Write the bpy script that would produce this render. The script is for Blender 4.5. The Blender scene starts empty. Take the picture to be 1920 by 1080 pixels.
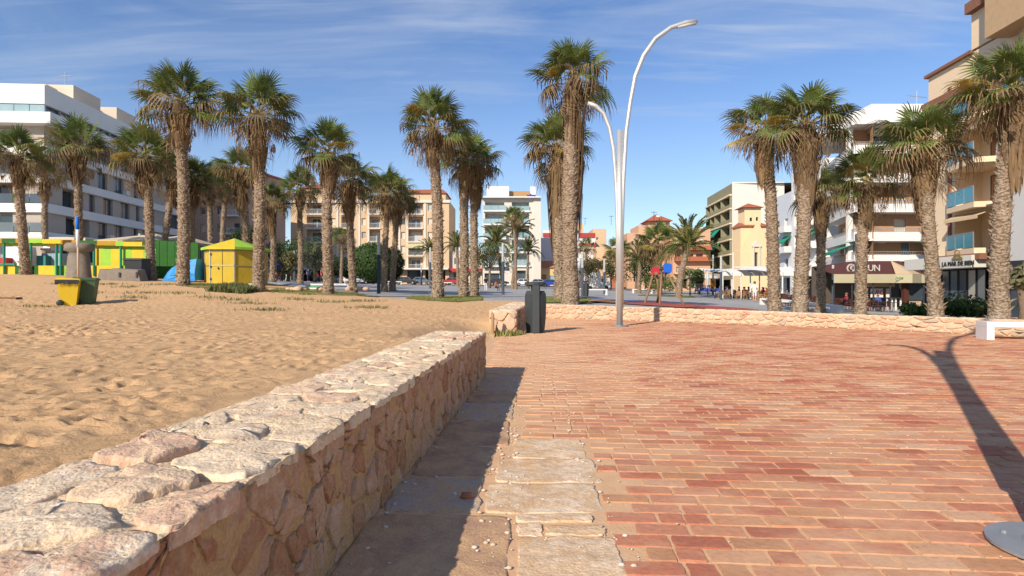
import bpy, bmesh, math, random
import numpy as np
from mathutils import Vector, Matrix, noise
R = math.radians
random.seed(7); np.random.seed(7)
SC = bpy.context.scene
COL = SC.collection
# ---------------------------------------------------------------- camera, sky, sun, exposure
F, CH = 1100.0, 1.3                       # focal length in pixels of the 1920 px photo, eye height
cam = bpy.data.cameras.new('camera'); camo = bpy.data.objects.new('camera', cam); COL.objects.link(camo)
cam.sensor_width = 36; cam.lens = F/1920*36; cam.clip_end = 3000; cam.clip_start = .05
camo.location = (0, 0, CH); camo.rotation_euler = (R(90), 0, 0); SC.camera = camo
SUN_EL = R(31); SHX, SHY = .550, .835   # shadows fall towards (SHX, SHY)
sl = bpy.data.lights.new('sun', 'SUN'); sl.energy = 5.0; sl.angle = R(.5); sl.color = (1, .9, .76)
so = bpy.data.objects.new('sun', sl); COL.objects.link(so)
dv = Vector((SHX*math.cos(SUN_EL), SHY*math.cos(SUN_EL), -math.sin(SUN_EL)))
so.rotation_euler = dv.to_track_quat('-Z', 'Y').to_euler()
W = bpy.data.worlds.new('World'); SC.world = W; W.use_nodes = True
def world_nodes():
    nt = W.node_tree; nt.nodes.clear(); N = nt.nodes.new; L = nt.links.new
    out = N('ShaderNodeOutputWorld'); bg = N('ShaderNodeBackground'); bg.inputs[1].default_value = .10
    sky = N('ShaderNodeTexSky'); sky.sky_type = 'NISHITA'; sky.sun_disc = False
    sky.sun_elevation = SUN_EL; sky.sun_rotation = math.atan2(-SHX, -SHY)
    sky.air_density = 1.0; sky.dust_density = .1; sky.ozone_density = 3.0
    hs = N('ShaderNodeHueSaturation'); hs.inputs['Saturation'].default_value = 1.13; hs.inputs['Value'].default_value = 1.34; hs.inputs['Hue'].default_value = .508
    L(sky.outputs[0], hs.inputs['Color'])
    tc = N('ShaderNodeTexCoord'); sep = N('ShaderNodeSeparateXYZ'); L(tc.outputs['Generated'], sep.inputs[0])
    ad = N('ShaderNodeMath'); ad.operation = 'ADD'; ad.inputs[1].default_value = .12; L(sep.outputs[2], ad.inputs[0])
    mx = N('ShaderNodeMath'); mx.operation = 'MAXIMUM'; mx.inputs[1].default_value = .03; L(ad.outputs[0], mx.inputs[0])
    dx = N('ShaderNodeMath'); dx.operation = 'DIVIDE'; L(sep.outputs[0], dx.inputs[0]); L(mx.outputs[0], dx.inputs[1])
    dy = N('ShaderNodeMath'); dy.operation = 'DIVIDE'; L(sep.outputs[1], dy.inputs[0]); L(mx.outputs[0], dy.inputs[1])
    cb = N('ShaderNodeCombineXYZ'); L(dx.outputs[0], cb.inputs[0]); L(dy.outputs[0], cb.inputs[1])
    mp = N('ShaderNodeMapping'); mp.inputs['Scale'].default_value = (.55, 1.5, 1); mp.inputs['Rotation'].default_value = (0, 0, R(-14)); mp.inputs['Location'].default_value = (3.1, .7, 0)
    L(cb.outputs[0], mp.inputs[0])
    n1 = N('ShaderNodeTexNoise'); n1.inputs['Scale'].default_value = 1.6; n1.inputs['Detail'].default_value = 9; n1.inputs['Roughness'].default_value = .62; n1.inputs['Distortion'].default_value = .7
    L(mp.outputs[0], n1.inputs['Vector'])
    n2 = N('ShaderNodeTexNoise'); n2.inputs['Scale'].default_value = .55; n2.inputs['Detail'].default_value = 3
    L(mp.outputs[0], n2.inputs['Vector'])
    r1 = N('ShaderNodeMapRange'); r1.inputs['From Min'].default_value = .40; r1.inputs['From Max'].default_value = .76; L(n1.outputs[0], r1.inputs['Value'])
    r2 = N('ShaderNodeMapRange'); r2.inputs['From Min'].default_value = .34; r2.inputs['From Max'].default_value = .64; L(n2.outputs[0], r2.inputs['Value'])
    ml = N('ShaderNodeMath'); ml.operation = 'MULTIPLY'; L(r1.outputs[0], ml.inputs[0]); L(r2.outputs[0], ml.inputs[1])
    # thin wave-like rows of high cloud
    wv = N('ShaderNodeTexNoise'); wv.inputs['Scale'].default_value = 6.5; wv.inputs['Detail'].default_value = 5; wv.inputs['Distortion'].default_value = .35
    mp2 = N('ShaderNodeMapping'); mp2.inputs['Scale'].default_value = (.35, 2.6, 1); mp2.inputs['Rotation'].default_value = (0, 0, R(8)); L(cb.outputs[0], mp2.inputs[0]); L(mp2.outputs[0], wv.inputs['Vector'])
    r3 = N('ShaderNodeMapRange'); r3.inputs['From Min'].default_value = .5; r3.inputs['From Max'].default_value = .8; L(wv.outputs[0], r3.inputs['Value'])
    m3 = N('ShaderNodeMath'); m3.operation = 'MULTIPLY'; L(r3.outputs[0], m3.inputs[0]); L(r2.outputs[0], m3.inputs[1])
    a3 = N('ShaderNodeMath'); a3.operation = 'MULTIPLY_ADD'; a3.inputs[1].default_value = .55; L(m3.outputs[0], a3.inputs[0]); L(ml.outputs[0], a3.inputs[2])
    sc = N('ShaderNodeMath'); sc.operation = 'MULTIPLY'; sc.inputs[1].default_value = .62; sc.use_clamp = True; L(a3.outputs[0], sc.inputs[0])
    mix = N('ShaderNodeMixRGB'); mix.inputs[2].default_value = (5.0, 5.7, 7.0, 1)
    # a thin veil of high haze thickens towards the horizon
    ve = N('ShaderNodeMapRange'); ve.inputs['From Min'].default_value = .42; ve.inputs['From Max'].default_value = -.02; ve.inputs['To Max'].default_value = .62; L(sep.outputs[2], ve.inputs['Value'])
    vp = N('ShaderNodeMath'); vp.operation = 'POWER'; vp.inputs[1].default_value = 1.5; L(ve.outputs[0], vp.inputs[0])
    va = N('ShaderNodeMath'); va.operation = 'MAXIMUM'; L(vp.outputs[0], va.inputs[0]); L(sc.outputs[0], va.inputs[1]); sc = va
    L(sc.outputs[0], mix.inputs[0]); L(hs.outputs[0], mix.inputs[1]); L(mix.outputs[0], bg.inputs[0]); L(bg.outputs[0], out.inputs[0])
world_nodes()
SC.view_settings.view_transform = 'Standard'; SC.view_settings.look = 'None'
SC.view_settings.exposure = 0.22; SC.view_settings.gamma = 1; SC.view_settings.use_curve_mapping = False
SC.cycles.max_bounces = 5; SC.cycles.diffuse_bounces = 3
# ---------------------------------------------------------------- materials
_M = {}
def mat(name, c, c2=None, rough=.85, scale=3, bump=0, bscale=40, metal=0, amt=1.0, spec=.3, vec='Object', stretch=None, detail=6, fn=None):
    """noise-mixed colour plus bump"""
    if name in _M: return _M[name]
    m = bpy.data.materials.new(name); m.use_nodes = True; nt = m.node_tree; N = nt.nodes.new; L = nt.links.new
    b = nt.nodes['Principled BSDF']; b.inputs['Roughness'].default_value = rough; b.inputs['Metallic'].default_value = metal
    b.inputs['Specular IOR Level'].default_value = spec
    tc = N('ShaderNodeTexCoord'); src = tc.outputs[vec]
    if vec == 'World':
        pass
    if stretch:
        mp = N('ShaderNodeMapping'); mp.inputs['Scale'].default_value = stretch; L(src, mp.inputs[0]); src = mp.outputs[0]
    if c2 is None: c2 = tuple(x*.82 for x in c)
    n = N('ShaderNodeTexNoise'); n.inputs['Scale'].default_value = scale; n.inputs['Detail'].default_value = detail; n.inputs['Roughness'].default_value = .65; L(src, n.inputs['Vector'])
    r = N('ShaderNodeMapRange'); r.inputs['From Min'].default_value = .5-.22/amt; r.inputs['From Max'].default_value = .5+.22/amt; L(n.outputs[0], r.inputs['Value'])
    mx = N('ShaderNodeMixRGB'); mx.inputs[1].default_value = (*c, 1); mx.inputs[2].default_value = (*c2, 1); L(r.outputs[0], mx.inputs[0])
    L(mx.outputs[0], b.inputs['Base Color'])
    if bump:
        n2 = N('ShaderNodeTexNoise'); n2.inputs['Scale'].default_value = bscale; n2.inputs['Detail'].default_value = 5; L(src, n2.inputs['Vector'])
        bp = N('ShaderNodeBump'); bp.inputs['Strength'].default_value = 1; bp.inputs['Distance'].default_value = bump; L(n2.outputs[0], bp.inputs['Height']); L(bp.outputs[0], b.inputs['Normal'])
    if fn: fn(nt, b, mx, src)
    _M[name] = m; return m
def world_pos(nt):
    g = nt.nodes.new('ShaderNodeNewGeometry'); return g.outputs['Position']
def ramp(nt, stops, interp='LINEAR'):
    r = nt.nodes.new('ShaderNodeValToRGB'); cr = r.color_ramp; cr.interpolation = interp
    while len(cr.elements) > 1: cr.elements.remove(cr.elements[-1])
    cr.elements[0].position = stops[0][0]; cr.elements[0].color = (*stops[0][1], 1)
    for p, c in stops[1:]:
        e = cr.elements.new(p); e.color = (*c, 1)
    return r
def stone_mat(name, stops, dirt=(.5, .36, .2), dirtamt=.35, pit=.006, cover=0):
    m = bpy.data.materials.new(name); m.use_nodes = True; nt = m.node_tree; N = nt.nodes.new; L = nt.links.new
    b = nt.nodes['Principled BSDF']; b.inputs['Roughness'].default_value = .92; b.inputs['Specular IOR Level'].default_value = .2
    pos = world_pos(nt); oi = N('ShaderNodeObjectInfo')
    at = N('ShaderNodeAttribute'); at.attribute_name = 'tint'
    fr = N('ShaderNodeMath'); fr.operation = 'ADD'; L(oi.outputs['Random'], fr.inputs[0]); L(at.outputs['Fac'], fr.inputs[1])
    f2 = N('ShaderNodeMath'); f2.operation = 'FRACT'; L(fr.outputs[0], f2.inputs[0])
    n0 = N('ShaderNodeTexNoise'); n0.inputs['Scale'].default_value = 9; n0.inputs['Detail'].default_value = 9; n0.inputs['Roughness'].default_value = .7; L(pos, n0.inputs['Vector'])
    sm = N('ShaderNodeMath'); sm.operation = 'MULTIPLY'; sm.inputs[1].default_value = .9; L(f2.outputs[0], sm.inputs[0])
    a = N('ShaderNodeMath'); a.operation = 'MULTIPLY_ADD'; a.inputs[1].default_value = .9; L(n0.outputs[0], a.inputs[0]); L(sm.outputs[0], a.inputs[2])
    s = N('ShaderNodeMath'); s.operation = 'SUBTRACT'; s.inputs[1].default_value = .42; L(a.outputs[0], s.inputs[0])
    rp = ramp(nt, stops); L(s.outputs[0], rp.inputs[0])
    n1 = N('ShaderNodeTexNoise'); n1.inputs['Scale'].default_value = 20; n1.inputs['Detail'].default_value = 9; n1.inputs['Roughness'].default_value = .62; L(pos, n1.inputs['Vector'])
    r1 = N('ShaderNodeMapRange'); r1.inputs['From Min'].default_value = .42; r1.inputs['From Max'].default_value = .72; L(n1.outputs[0], r1.inputs['Value']); r1.inputs['To Max'].default_value = dirtamt*1.6
    mx = N('ShaderNodeMixRGB'); mx.inputs[2].default_value = (*dirt, 1); L(r1.outputs[0], mx.inputs[0]); L(rp.outputs[0], mx.inputs[1])
    if cover:
        nc = N('ShaderNodeTexNoise'); nc.inputs['Scale'].default_value = 3.6; nc.inputs['Detail'].default_value = 10; nc.inputs['Roughness'].default_value = .72; L(pos, nc.inputs['Vector'])
        rc = N('ShaderNodeMapRange'); rc.inputs['From Min'].default_value = .5-.12*cover; rc.inputs['From Max'].default_value = .62-.05*cover; L(nc.outputs[0], rc.inputs['Value']); rc.inputs['To Max'].default_value = .9
        m5 = N('ShaderNodeMixRGB'); m5.inputs[2].default_value = (.58,.37,.20,1); L(rc.outputs[0], m5.inputs[0]); L(mx.outputs[0], m5.inputs[1]); mx = m5
    n3 = N('ShaderNodeTexNoise'); n3.inputs['Scale'].default_value = 70; n3.inputs['Detail'].default_value = 6; L(pos, n3.inputs['Vector'])
    r3 = N('ShaderNodeMapRange'); r3.inputs['From Min'].default_value = .3; r3.inputs['From Max'].default_value = .7; r3.inputs['To Min'].default_value = .86; r3.inputs['To Max'].default_value = 1.1; L(n3.outputs[0], r3.inputs['Value'])
    vm = N('ShaderNodeVectorMath'); vm.operation = 'SCALE'; L(mx.outputs[0], vm.inputs[0]); L(r3.outputs[0], vm.inputs['Scale'])
    L(vm.outputs[0], b.inputs['Base Color'])
    v = N('ShaderNodeTexVoronoi'); v.inputs['Scale'].default_value = 38; L(pos, v.inputs['Vector'])
    hv = N('ShaderNodeMapRange'); hv.inputs['From Max'].default_value = .35; L(v.outputs['Distance'], hv.inputs['Value'])
    hs = N('ShaderNodeMath'); hs.operation = 'MULTIPLY_ADD'; hs.inputs[1].default_value = .35; L(hv.outputs[0], hs.inputs[0])
    n4 = N('ShaderNodeMath'); n4.operation = 'MULTIPLY_ADD'; n4.inputs[1].default_value = 1.6; L(n1.outputs[0], n4.inputs[0]); L(n3.outputs[0], n4.inputs[2]); L(n4.outputs[0], hs.inputs[2])
    bp = N('ShaderNodeBump'); bp.inputs['Distance'].default_value = pit*1.5; bp.inputs['Strength'].default_value = 1; L(hs.outputs[0], bp.inputs['Height']); L(bp.outputs[0], b.inputs['Normal'])
    return m
# ---------------------------------------------------------------- mesh helpers
class MB:
    def __init__(s, M=None): s.v = []; s.f = []; s.mi = []; s.M = M or Matrix(); s.cur = 0; s.tint = []
    def add(s, vs, fs, M=None, tint=0.0):
        o = len(s.v); T = s.M @ M if M is not None else s.M
        s.v += [tuple(T @ Vector(p)) for p in vs]
        for f in fs: s.f.append([i+o for i in f]); s.mi.append(s.cur); s.tint.append(tint)
    def box(s, x0, x1, y0, y1, z0, z1, M=None):
        s.add([(x0,y0,z0),(x1,y0,z0),(x1,y1,z0),(x0,y1,z0),(x0,y0,z1),(x1,y0,z1),(x1,y1,z1),(x0,y1,z1)],
              [(3,2,1,0),(4,5,6,7),(0,1,5,4),(1,2,6,5),(2,3,7,6),(3,0,4,7)], M)
    def quad(s, a, b, c, d, M=None): s.add([a,b,c,d], [(0,1,2,3)], M)
    def prism(s, poly, z0, z1, M=None):
        n = len(poly); vs = [(x,y,z0) for x,y in poly]+[(x,y,z1) for x,y in poly]
        s.add(vs, [tuple(range(n-1,-1,-1)), tuple(range(n,2*n))]+[(i,(i+1)%n,n+(i+1)%n,n+i) for i in range(n)], M)
    def tube(s, pts, rad, n=10, cap=True, M=None):
        pts = [Vector(p) for p in pts]; rad = rad if isinstance(rad, (list, tuple)) else [rad]*len(pts)
        vs = []; fs = []; px = None
        for i, p in enumerate(pts):
            t = (pts[min(i+1,len(pts)-1)]-pts[max(i-1,0)]).normalized()
            if px is None: px = t.orthogonal().normalized()
            px = (px - t*px.dot(t)).normalized(); py = t.cross(px)
            for k in range(n):
                a = 2*math.pi*k/n; vs.append(tuple(p+px*(math.cos(a)*rad[i])+py*(math.sin(a)*rad[i])))
        for i in range(len(pts)-1):
            for k in range(n):
                fs.append((i*n+k, i*n+(k+1)%n, (i+1)*n+(k+1)%n, (i+1)*n+k))
        if cap: fs += [tuple(range(n-1,-1,-1)), tuple(range((len(pts)-1)*n, len(pts)*n))]
        s.add(vs, fs, M)
    def lathe(s, prof, n=16, M=None):
        vs = []; fs = []
        for r, z in prof:
            for k in range(n): vs.append((r*math.cos(2*math.pi*k/n), r*math.sin(2*math.pi*k/n), z))
        for i in range(len(prof)-1):
            for k in range(n): fs.append((i*n+k, i*n+(k+1)%n, (i+1)*n+(k+1)%n, (i+1)*n+k))
        fs += [tuple(range(n-1,-1,-1)), tuple(range((len(prof)-1)*n, len(prof)*n))]
        s.add(vs, fs, M)
    def mesh(s, name, mats, smooth=False, tint=False):
        me = bpy.data.meshes.new(name); me.from_pydata(s.v, [], s.f)
        for m in (mats if isinstance(mats, (list, tuple)) else [mats]): me.materials.append(m)
        me.polygons.foreach_set('material_index', s.mi)
        if smooth: me.polygons.foreach_set('use_smooth', [True]*len(s.f))
        if tint:
            a = me.attributes.new('tint', 'FLOAT', 'FACE'); a.data.foreach_set('value', s.tint)
        me.update(); return me
    def build(s, name, mats, parent=None, smooth=False, tint=False):
        return link(name, s.mesh(name, mats, smooth, tint), parent)
def link(name, me, parent=None, M=None):
    o = bpy.data.objects.new(name, me); COL.objects.link(o)
    if parent: o.parent = parent
    if M is not None: o.matrix_local = M
    return o
def tag(o, label=None, cat=None, group=None, kind=None):
    if label: o['label'] = label
    if cat: o['category'] = cat
    if group: o['group'] = group
    if kind: o['kind'] = kind
    return o
def thing(name, label, cat, loc=(0,0,0), rz=0, group=None):
    o = bpy.data.objects.new(name, None); COL.objects.link(o); o.location = loc; o.rotation_euler = (0,0,rz)
    return tag(o, label, cat, group, 'thing')
def copy_tree(o, parent=None):
    c = o.copy(); COL.objects.link(c); c.parent = parent
    for ch in o.children: copy_tree(ch, c)
    return c
def grid_mesh(name, P, mats, smooth=True, keep=None):
    """P: rows x cols x 3 array"""
    r, c, _ = P.shape
    idx = np.arange(r*c).reshape(r, c)
    q = np.stack([idx[:-1,:-1], idx[:-1,1:], idx[1:,1:], idx[1:,:-1]], -1).reshape(-1, 4)
    if keep is not None: q = q[keep.reshape(-1)]
    me = bpy.data.meshes.new(name); me.vertices.add(r*c); me.vertices.foreach_set('co', P.reshape(-1).astype(np.float32))
    me.loops.add(len(q)*4); me.loops.foreach_set('vertex_index', q.reshape(-1).astype(np.int32))
    me.polygons.add(len(q)); me.polygons.foreach_set('loop_start', (np.arange(len(q))*4).astype(np.int32)); me.polygons.foreach_set('loop_total', np.full(len(q), 4, np.int32))
    me.update(calc_edges=True)
    if smooth: me.polygons.foreach_set('use_smooth', [True]*len(q))
    for m in (mats if isinstance(mats, (list, tuple)) else [mats]): me.materials.append(m)
    me.validate(); return me
# ---------------------------------------------------------------- where the ground lies
def X_at(px, d): return (px-960)/F*d
def Z_at(py, d): return CH+(540-py)/F*d
ctl = []
for px, py, d in [(640,556,32),(710,552,39),(943,552,46),(912,546,72),(808,541,58),(1030,535,132),(700,533,125),(450,531,120),
    (1067,567,27),(1090,558,33),(1240,572,31),(1300,576,30),(1352,562,54),(1415,566,49),(1550,588,38),(1650,584,47),(1300,548,100),
    (1340,548,118),(1150,545,90),(1870,602,30),(1740,592,40),(820,560,30),(490,548,30),(612,549,31),(343,533,30),(45,514,36),(200,521,38),
    (420,527,40),(100,508,60),(350,515,60),(560,528,60),(1500,586,27),(140,577,22.3)]:
    ctl.append((X_at(px,d), d, Z_at(py,d)))
ctl += [(-2,1,.6),(-2.5,5,.57),(-2,9,.54),(-8,5,.58),(-15,10,.55),(-6,16,.5),(-1.6,13,.42),(-1,20,.5),(-1,25,.56),(-40,10,.8),(-30,22,.95),(-100,60,2.2),
        (-120,150,3),(0,300,4),(150,200,1),(90,60,-.7),(60,20,-.6),(20,16,-.1),(0,600,8),(-400,400,6),(400,400,4),(-9,26,.62),(-60,-20,.5),(60,-30,-.3),(300,0,-.5),(-300,0,1)]
ctl = np.array(ctl)
_d = np.sqrt(((ctl[:,None,:2]-ctl[None,:,:2])**2).sum(-1)); _n = len(ctl)
_A = np.zeros((_n+1,_n+1)); _A[:_n,:_n] = _d - np.eye(_n)*.8; _A[:_n,_n] = 1; _A[_n,:_n] = 1
_w = np.linalg.solve(_A, np.append(ctl[:,2], 0))
def Tn(X, Y):
    X = np.asarray(X, float); Y = np.asarray(Y, float); z = np.full(X.shape, _w[_n])
    for i in range(_n): z = z + _w[i]*np.sqrt((X-ctl[i,0])**2+(Y-ctl[i,1])**2+.3)
    return z
def T(x, y): return float(Tn(x, y))
def G(px, d, dz=0): x = X_at(px, d); return (x, d, T(x, d)+dz)
# ---------------------------------------------------------------- ground
def wallX(Y): return -1.04+.0745*Y             # right face of the near wall
LW = [(.75,25.4),(1.9,25.0),(3.6,24.2),(5.5,23.0),(7.2,21.9),(8.4,21.0),(9.8,19.8),(11,18.7),(12.1,17.5),(13.1,16.3),(14.3,14.8),(15.6,13.0),(17.6,10.0)]  # face line of the low wall
def lwY(X): return np.interp(X, [p[0] for p in LW], [p[1] for p in LW])
def fft_noise(n, beta, seed):
    rs = np.random.RandomState(seed); k = np.fft.fftfreq(n)*n; kx, ky = np.meshgrid(k, k); kk = np.sqrt(kx**2+ky**2); kk[0,0] = 1
    s = (rs.randn(n,n)+1j*rs.randn(n,n))/kk**beta; s[0,0] = 0; h = np.real(np.fft.ifft2(s)); return h/h.std()
def bil(H, x, y, cell):
    n = H.shape[0]; u = (x/cell) % n; v = (y/cell) % n; i = np.floor(u).astype(int) % n; j = np.floor(v).astype(int) % n
    fu = u-np.floor(u); fv = v-np.floor(v); i2 = (i+1) % n; j2 = (j+1) % n
    return (H[j,i]*(1-fu)+H[j,i2]*fu)*(1-fv)+(H[j2,i]*(1-fu)+H[j2,i2]*fu)*fv
NF = 640; CELL = .028
FP = np.zeros((NF, NF)); _rs = np.random.RandomState(3)
yy, xx = np.mgrid[-12:13, -12:13]
for _ in range(5200):
    a = _rs.rand()*math.pi; la = _rs.uniform(1.7, 3.9); lb = _rs.uniform(1.0, 2.1)
    u = xx*math.cos(a)+yy*math.sin(a); v = -xx*math.sin(a)+yy*math.cos(a); q = (u/la)**2+(v/lb)**2
    k = -np.exp(-q*.8)+.42*np.exp(-((np.sqrt(q)-1.9)**2)*2.2)
    j, i = _rs.randint(NF), _rs.randint(NF)
    FP[np.ix_((np.arange(-12,13)+j) % NF, (np.arange(-12,13)+i) % NF)] += k*_rs.uniform(.3, 1)
FP = np.clip(FP/(2.4*FP.std()), -1.3, .9)
NZ = fft_noise(512, 1.35, 5); NZ2 = fft_noise(512, 1.8, 8)
def sand_fn(nt, b, mx, src):
    N = nt.nodes.new; L = nt.links.new; pos = world_pos(nt)
    n = N('ShaderNodeTexNoise'); n.inputs['Scale'].default_value = 45; n.inputs['Detail'].default_value = 8; n.inputs['Roughness'].default_value = .7; L(pos, n.inputs['Vector'])
    n2 = N('ShaderNodeTexNoise'); n2.inputs['Scale'].default_value = 420; L(pos, n2.inputs['Vector'])
    a = N('ShaderNodeMath'); a.operation = 'MULTIPLY_ADD'; a.inputs[1].default_value = .14; L(n2.outputs[0], a.inputs[0]); L(n.outputs[0], a.inputs[2])
    bp = N('ShaderNodeBump'); bp.inputs['Distance'].default_value = .02; L(a.outputs[0], bp.inputs['Height']); L(bp.outputs[0], b.inputs['Normal'])
m_sand = mat('sand', (.69,.44,.235), (.58,.355,.18), rough=1, scale=1.3, amt=.8, spec=.1, fn=sand_fn)
# sand sheet, fine near the camera
rows = np.geomspace(.8, 47, 800); w = np.linspace(0, 1, 480)**1.12*1.42
Yg, Wg = np.meshgrid(rows, w, indexing='ij')
Xe = np.where(Yg < 8.66, wallX(Yg)-.35, np.where(Yg < 16.25, wallX(8.66)-.35+.3*np.clip((Yg-8.66)/7.5, 0, 1), np.where(Yg < 25.4, .1+.073*(Yg-16.2)-.35, .5+(Yg-25.4)*.0)))
Xg = Xe-Wg*(Yg+1.1)
Zg = Tn(Xg, Yg)
near = np.clip(1-(Yg-12)/22, .25, 1)
dist_wall = np.clip((Xe-Xg-.55)/.6, 0, 1)
patchy = np.clip(.75+.4*bil(NZ2, Xg+5, Yg, .05), .3, 1.25)*np.clip((10-Yg)/7+.8, .75, 1)
Zg += ((.075*bil(FP, Xg, Yg, CELL)+.035*bil(FP, Xg*1.7+3, Yg*1.7+1, CELL)+.022*bil(FP, Xg*.47+3, Yg*.47+1, CELL))*patchy+.014*bil(NZ, Xg, Yg, .035)+.05*bil(NZ2, Xg, Yg, .16)*np.clip((Yg-9)/15, 0, 1))*near*(.25+.75*dist_wall)
rg = np.clip((Xe-.0-Xg)/1.5, 0, 1); rg = rg*rg*(3-2*rg); gap = np.clip(np.minimum((Yg-8.6)/1.2, (16.9-Yg)/1.6), 0, 1); gap = gap*gap*(3-2*gap)
sd = gap*(1-rg); Zg = Zg*(1-sd)-.04*sd*(1-rg)
Yb = np.interp(Xg, [-60,-22,-13,-8,-4,2], [47,46,38,30.5,28.5,27.5])
Zg += .03-.25*np.clip((Yg-Yb)/2+.12*bil(NZ2, Xg, Yg, .09), 0, 1)
sand = link('sand', grid_mesh('sand', np.stack([Xg, Yg, Zg], -1)[:, ::-1], m_sand)); tag(sand, kind='structure')
def sand_z(x, y): return T(x, y)+.03
# plaza terrain to the horizon
xs = np.concatenate([-np.geomspace(500, 62, 14), np.arange(-60, 60.1, .75), np.geomspace(62, 500, 14)])
ys = np.concatenate([np.linspace(-60, 11, 12), np.arange(12, 60, .6), np.geomspace(60, 900, 44)])
Xp, Yp = np.meshgrid(xs, ys); Zp = Tn(Xp, Yp)
Zp = np.where((Yp < 46) & (Xp < np.interp(Yp, [0, 27, 31, 46], [2, 0, -7, -18])), Zp-.16, Zp)
xc = (Xp[:-1,:-1]+Xp[1:,1:])/2; yc = (Yp[:-1,:-1]+Yp[1:,1:])/2
inside = (xc > .9) & (yc < lwY(xc)+.35) & (yc > -50) & (xc < 60) | (xc > -2.2) & (xc <= .9) & (yc < 25.2) & (yc > -50)
m_plaza = mat('plaza_paving', (.30,.29,.275), (.235,.23,.22), rough=.8, scale=.25, bump=.002, bscale=30)
def plaza_fn(nt, b, mx, src):
    N = nt.nodes.new; L = nt.links.new; pos = world_pos(nt)
    br = N('ShaderNodeTexBrick'); br.inputs['Scale'].default_value = 1.0; br.inputs['Mortar Size'].default_value = .012; br.inputs['Brick Width'].default_value = .9; br.inputs['Row Height'].default_value = .6
    br.inputs['Color1'].default_value = (1,1,1,1); br.inputs['Color2'].default_value = (.86,.86,.86,1); br.inputs['Mortar'].default_value = (.55,.53,.5,1); L(pos, br.inputs['Vector'])
    m = N('ShaderNodeMixRGB'); m.blend_type = 'MULTIPLY'; m.inputs[0].default_value = 1; L(mx.outputs[0], m.inputs[1]); L(br.outputs[0], m.inputs[2]); L(m.outputs[0], b.inputs['Base Color'])
m_plaza = mat('plaza_slabs', (.42,.41,.39), (.35,.34,.33), rough=.8, scale=.25, fn=plaza_fn)
plaza = link('plaza_ground', grid_mesh('plaza_ground', np.stack([Xp, Yp, Zp], -1), m_plaza, keep=~inside)); tag(plaza, kind='structure')
def patch(name, poly, m, dz=.03, step=.5, kind='structure', label=None, cat=None, smooth=0):
    """sheet following the ground inside a polygon of (px, distance) corners"""
    P = [(X_at(px, d), d) for px, d in poly]; mb = bmesh.new()
    vs = [mb.verts.new((x, y, 0)) for x, y in P]; mb.faces.new(vs)
    x0, x1 = min(p[0] for p in P), max(p[0] for p in P); y0, y1 = min(p[1] for p in P), max(p[1] for p in P)
    for k in range(1, int((x1-x0)/step)+1):
        bmesh.ops.bisect_plane(mb, geom=mb.verts[:]+mb.edges[:]+mb.faces[:], plane_co=(x0+k*step, 0, 0), plane_no=(1, 0, 0))
    for k in range(1, int((y1-y0)/step)+1):
        bmesh.ops.bisect_plane(mb, geom=mb.verts[:]+mb.edges[:]+mb.faces[:], plane_co=(0, y0+k*step, 0), plane_no=(0, 1, 0))
    for v in mb.verts: v.co.z = T(v.co.x, v.co.y)+dz
    for f in mb.faces:
        if f.normal.z < 0: f.normal_flip()
    me = bpy.data.meshes.new(name); mb.to_mesh(me); mb.free(); me.materials.append(m)
    o = link(name, me); tag(o, label, cat, kind=kind); return o
m_grass = mat('lawn_grass', (.085,.115,.028), (.20,.17,.06), rough=1, scale=1.2, amt=1.2, spec=.1)
m_red = mat('rubber_red', (.42,.10,.07), (.36,.085,.06), scale=3, rough=.9); m_blue = mat('rubber_blue', (.10,.16,.36), scale=3, rough=.9)
m_ora = mat('rubber_orange', (.55,.26,.10), scale=3, rough=.9); m_lpave = mat('pale_path', (.42,.40,.37), (.36,.34,.31), scale=1.5)
patch('playground_surface', [(1125,36.5),(1180,38),(1290,36),(1400,32.5),(1430,27),(1390,25),(1300,26),(1140,28)], m_red, .04)
patch('playground_surface', [(1105,31),(1130,35),(1180,35.5),(1215,33.5),(1190,30.2),(1130,29.4)], m_blue, .055)
patch('playground_surface', [(1110,30.5),(1150,31),(1180,29.4),(1150,27.6),(1100,27.8)], m_ora, .07)
patch('footpath', [(590,33.6),(660,35.5),(760,41),(900,41),(905,35),(870,34),(800,34),(690,31.2)], m_lpave, .03)
patch('road', [(560,112),(1200,112),(1200,124),(560,124)], mat('asphalt', (.10,.10,.10), rough=.9), .04, step=6)
lawns = [('near the centre palm', [(1012,26.6),(1016,33),(1070,34.5),(1110,32),(1100,28.5),(1112,26.4)]),
         ('left of the path', [(760,29.4),(770,33),(850,35),(905,34),(905,28.5),(860,26.8),(800,27.6)]),
         ('under the middle palms', [(500,30),(520,34),(600,36),(655,35.5),(700,32.5),(650,30.2),(560,29.2)]),
         ('by the kiosk', [(330,29.5),(350,33),(440,35),(500,34),(505,30.5),(430,29)]),
         ('right plaza', [(1565,33),(1600,36),(1740,36),(1860,31),(1860,28),(1600,29)]),
         ('by the date palms', [(1196,64),(1200,70),(1300,70),(1305,62)])]
def blades(name, pts_fn, n, h, m, label=None, cat=None):
    V = []; Fc = []
    for _ in range(n):
        x, y, z = pts_fn(); a = random.random()*6.28; w_ = h*random.uniform(.10,.2); hh = h*random.uniform(.4, 1.1); dx, dy = math.cos(a), math.sin(a)
        lx, ly = random.gauss(0, .3)*hh, random.gauss(0, .3)*hh; o = len(V)
        V += [(x-dx*w_, y-dy*w_, z-.02), (x+dx*w_, y+dy*w_, z-.02), (x+lx, y+ly, z+hh)]; Fc.append((o, o+1, o+2))
    me = bpy.data.meshes.new(name); me.from_pydata(V, [], Fc); me.materials.append(m); return tag(link(name, me), label, cat, kind='stuff')
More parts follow.
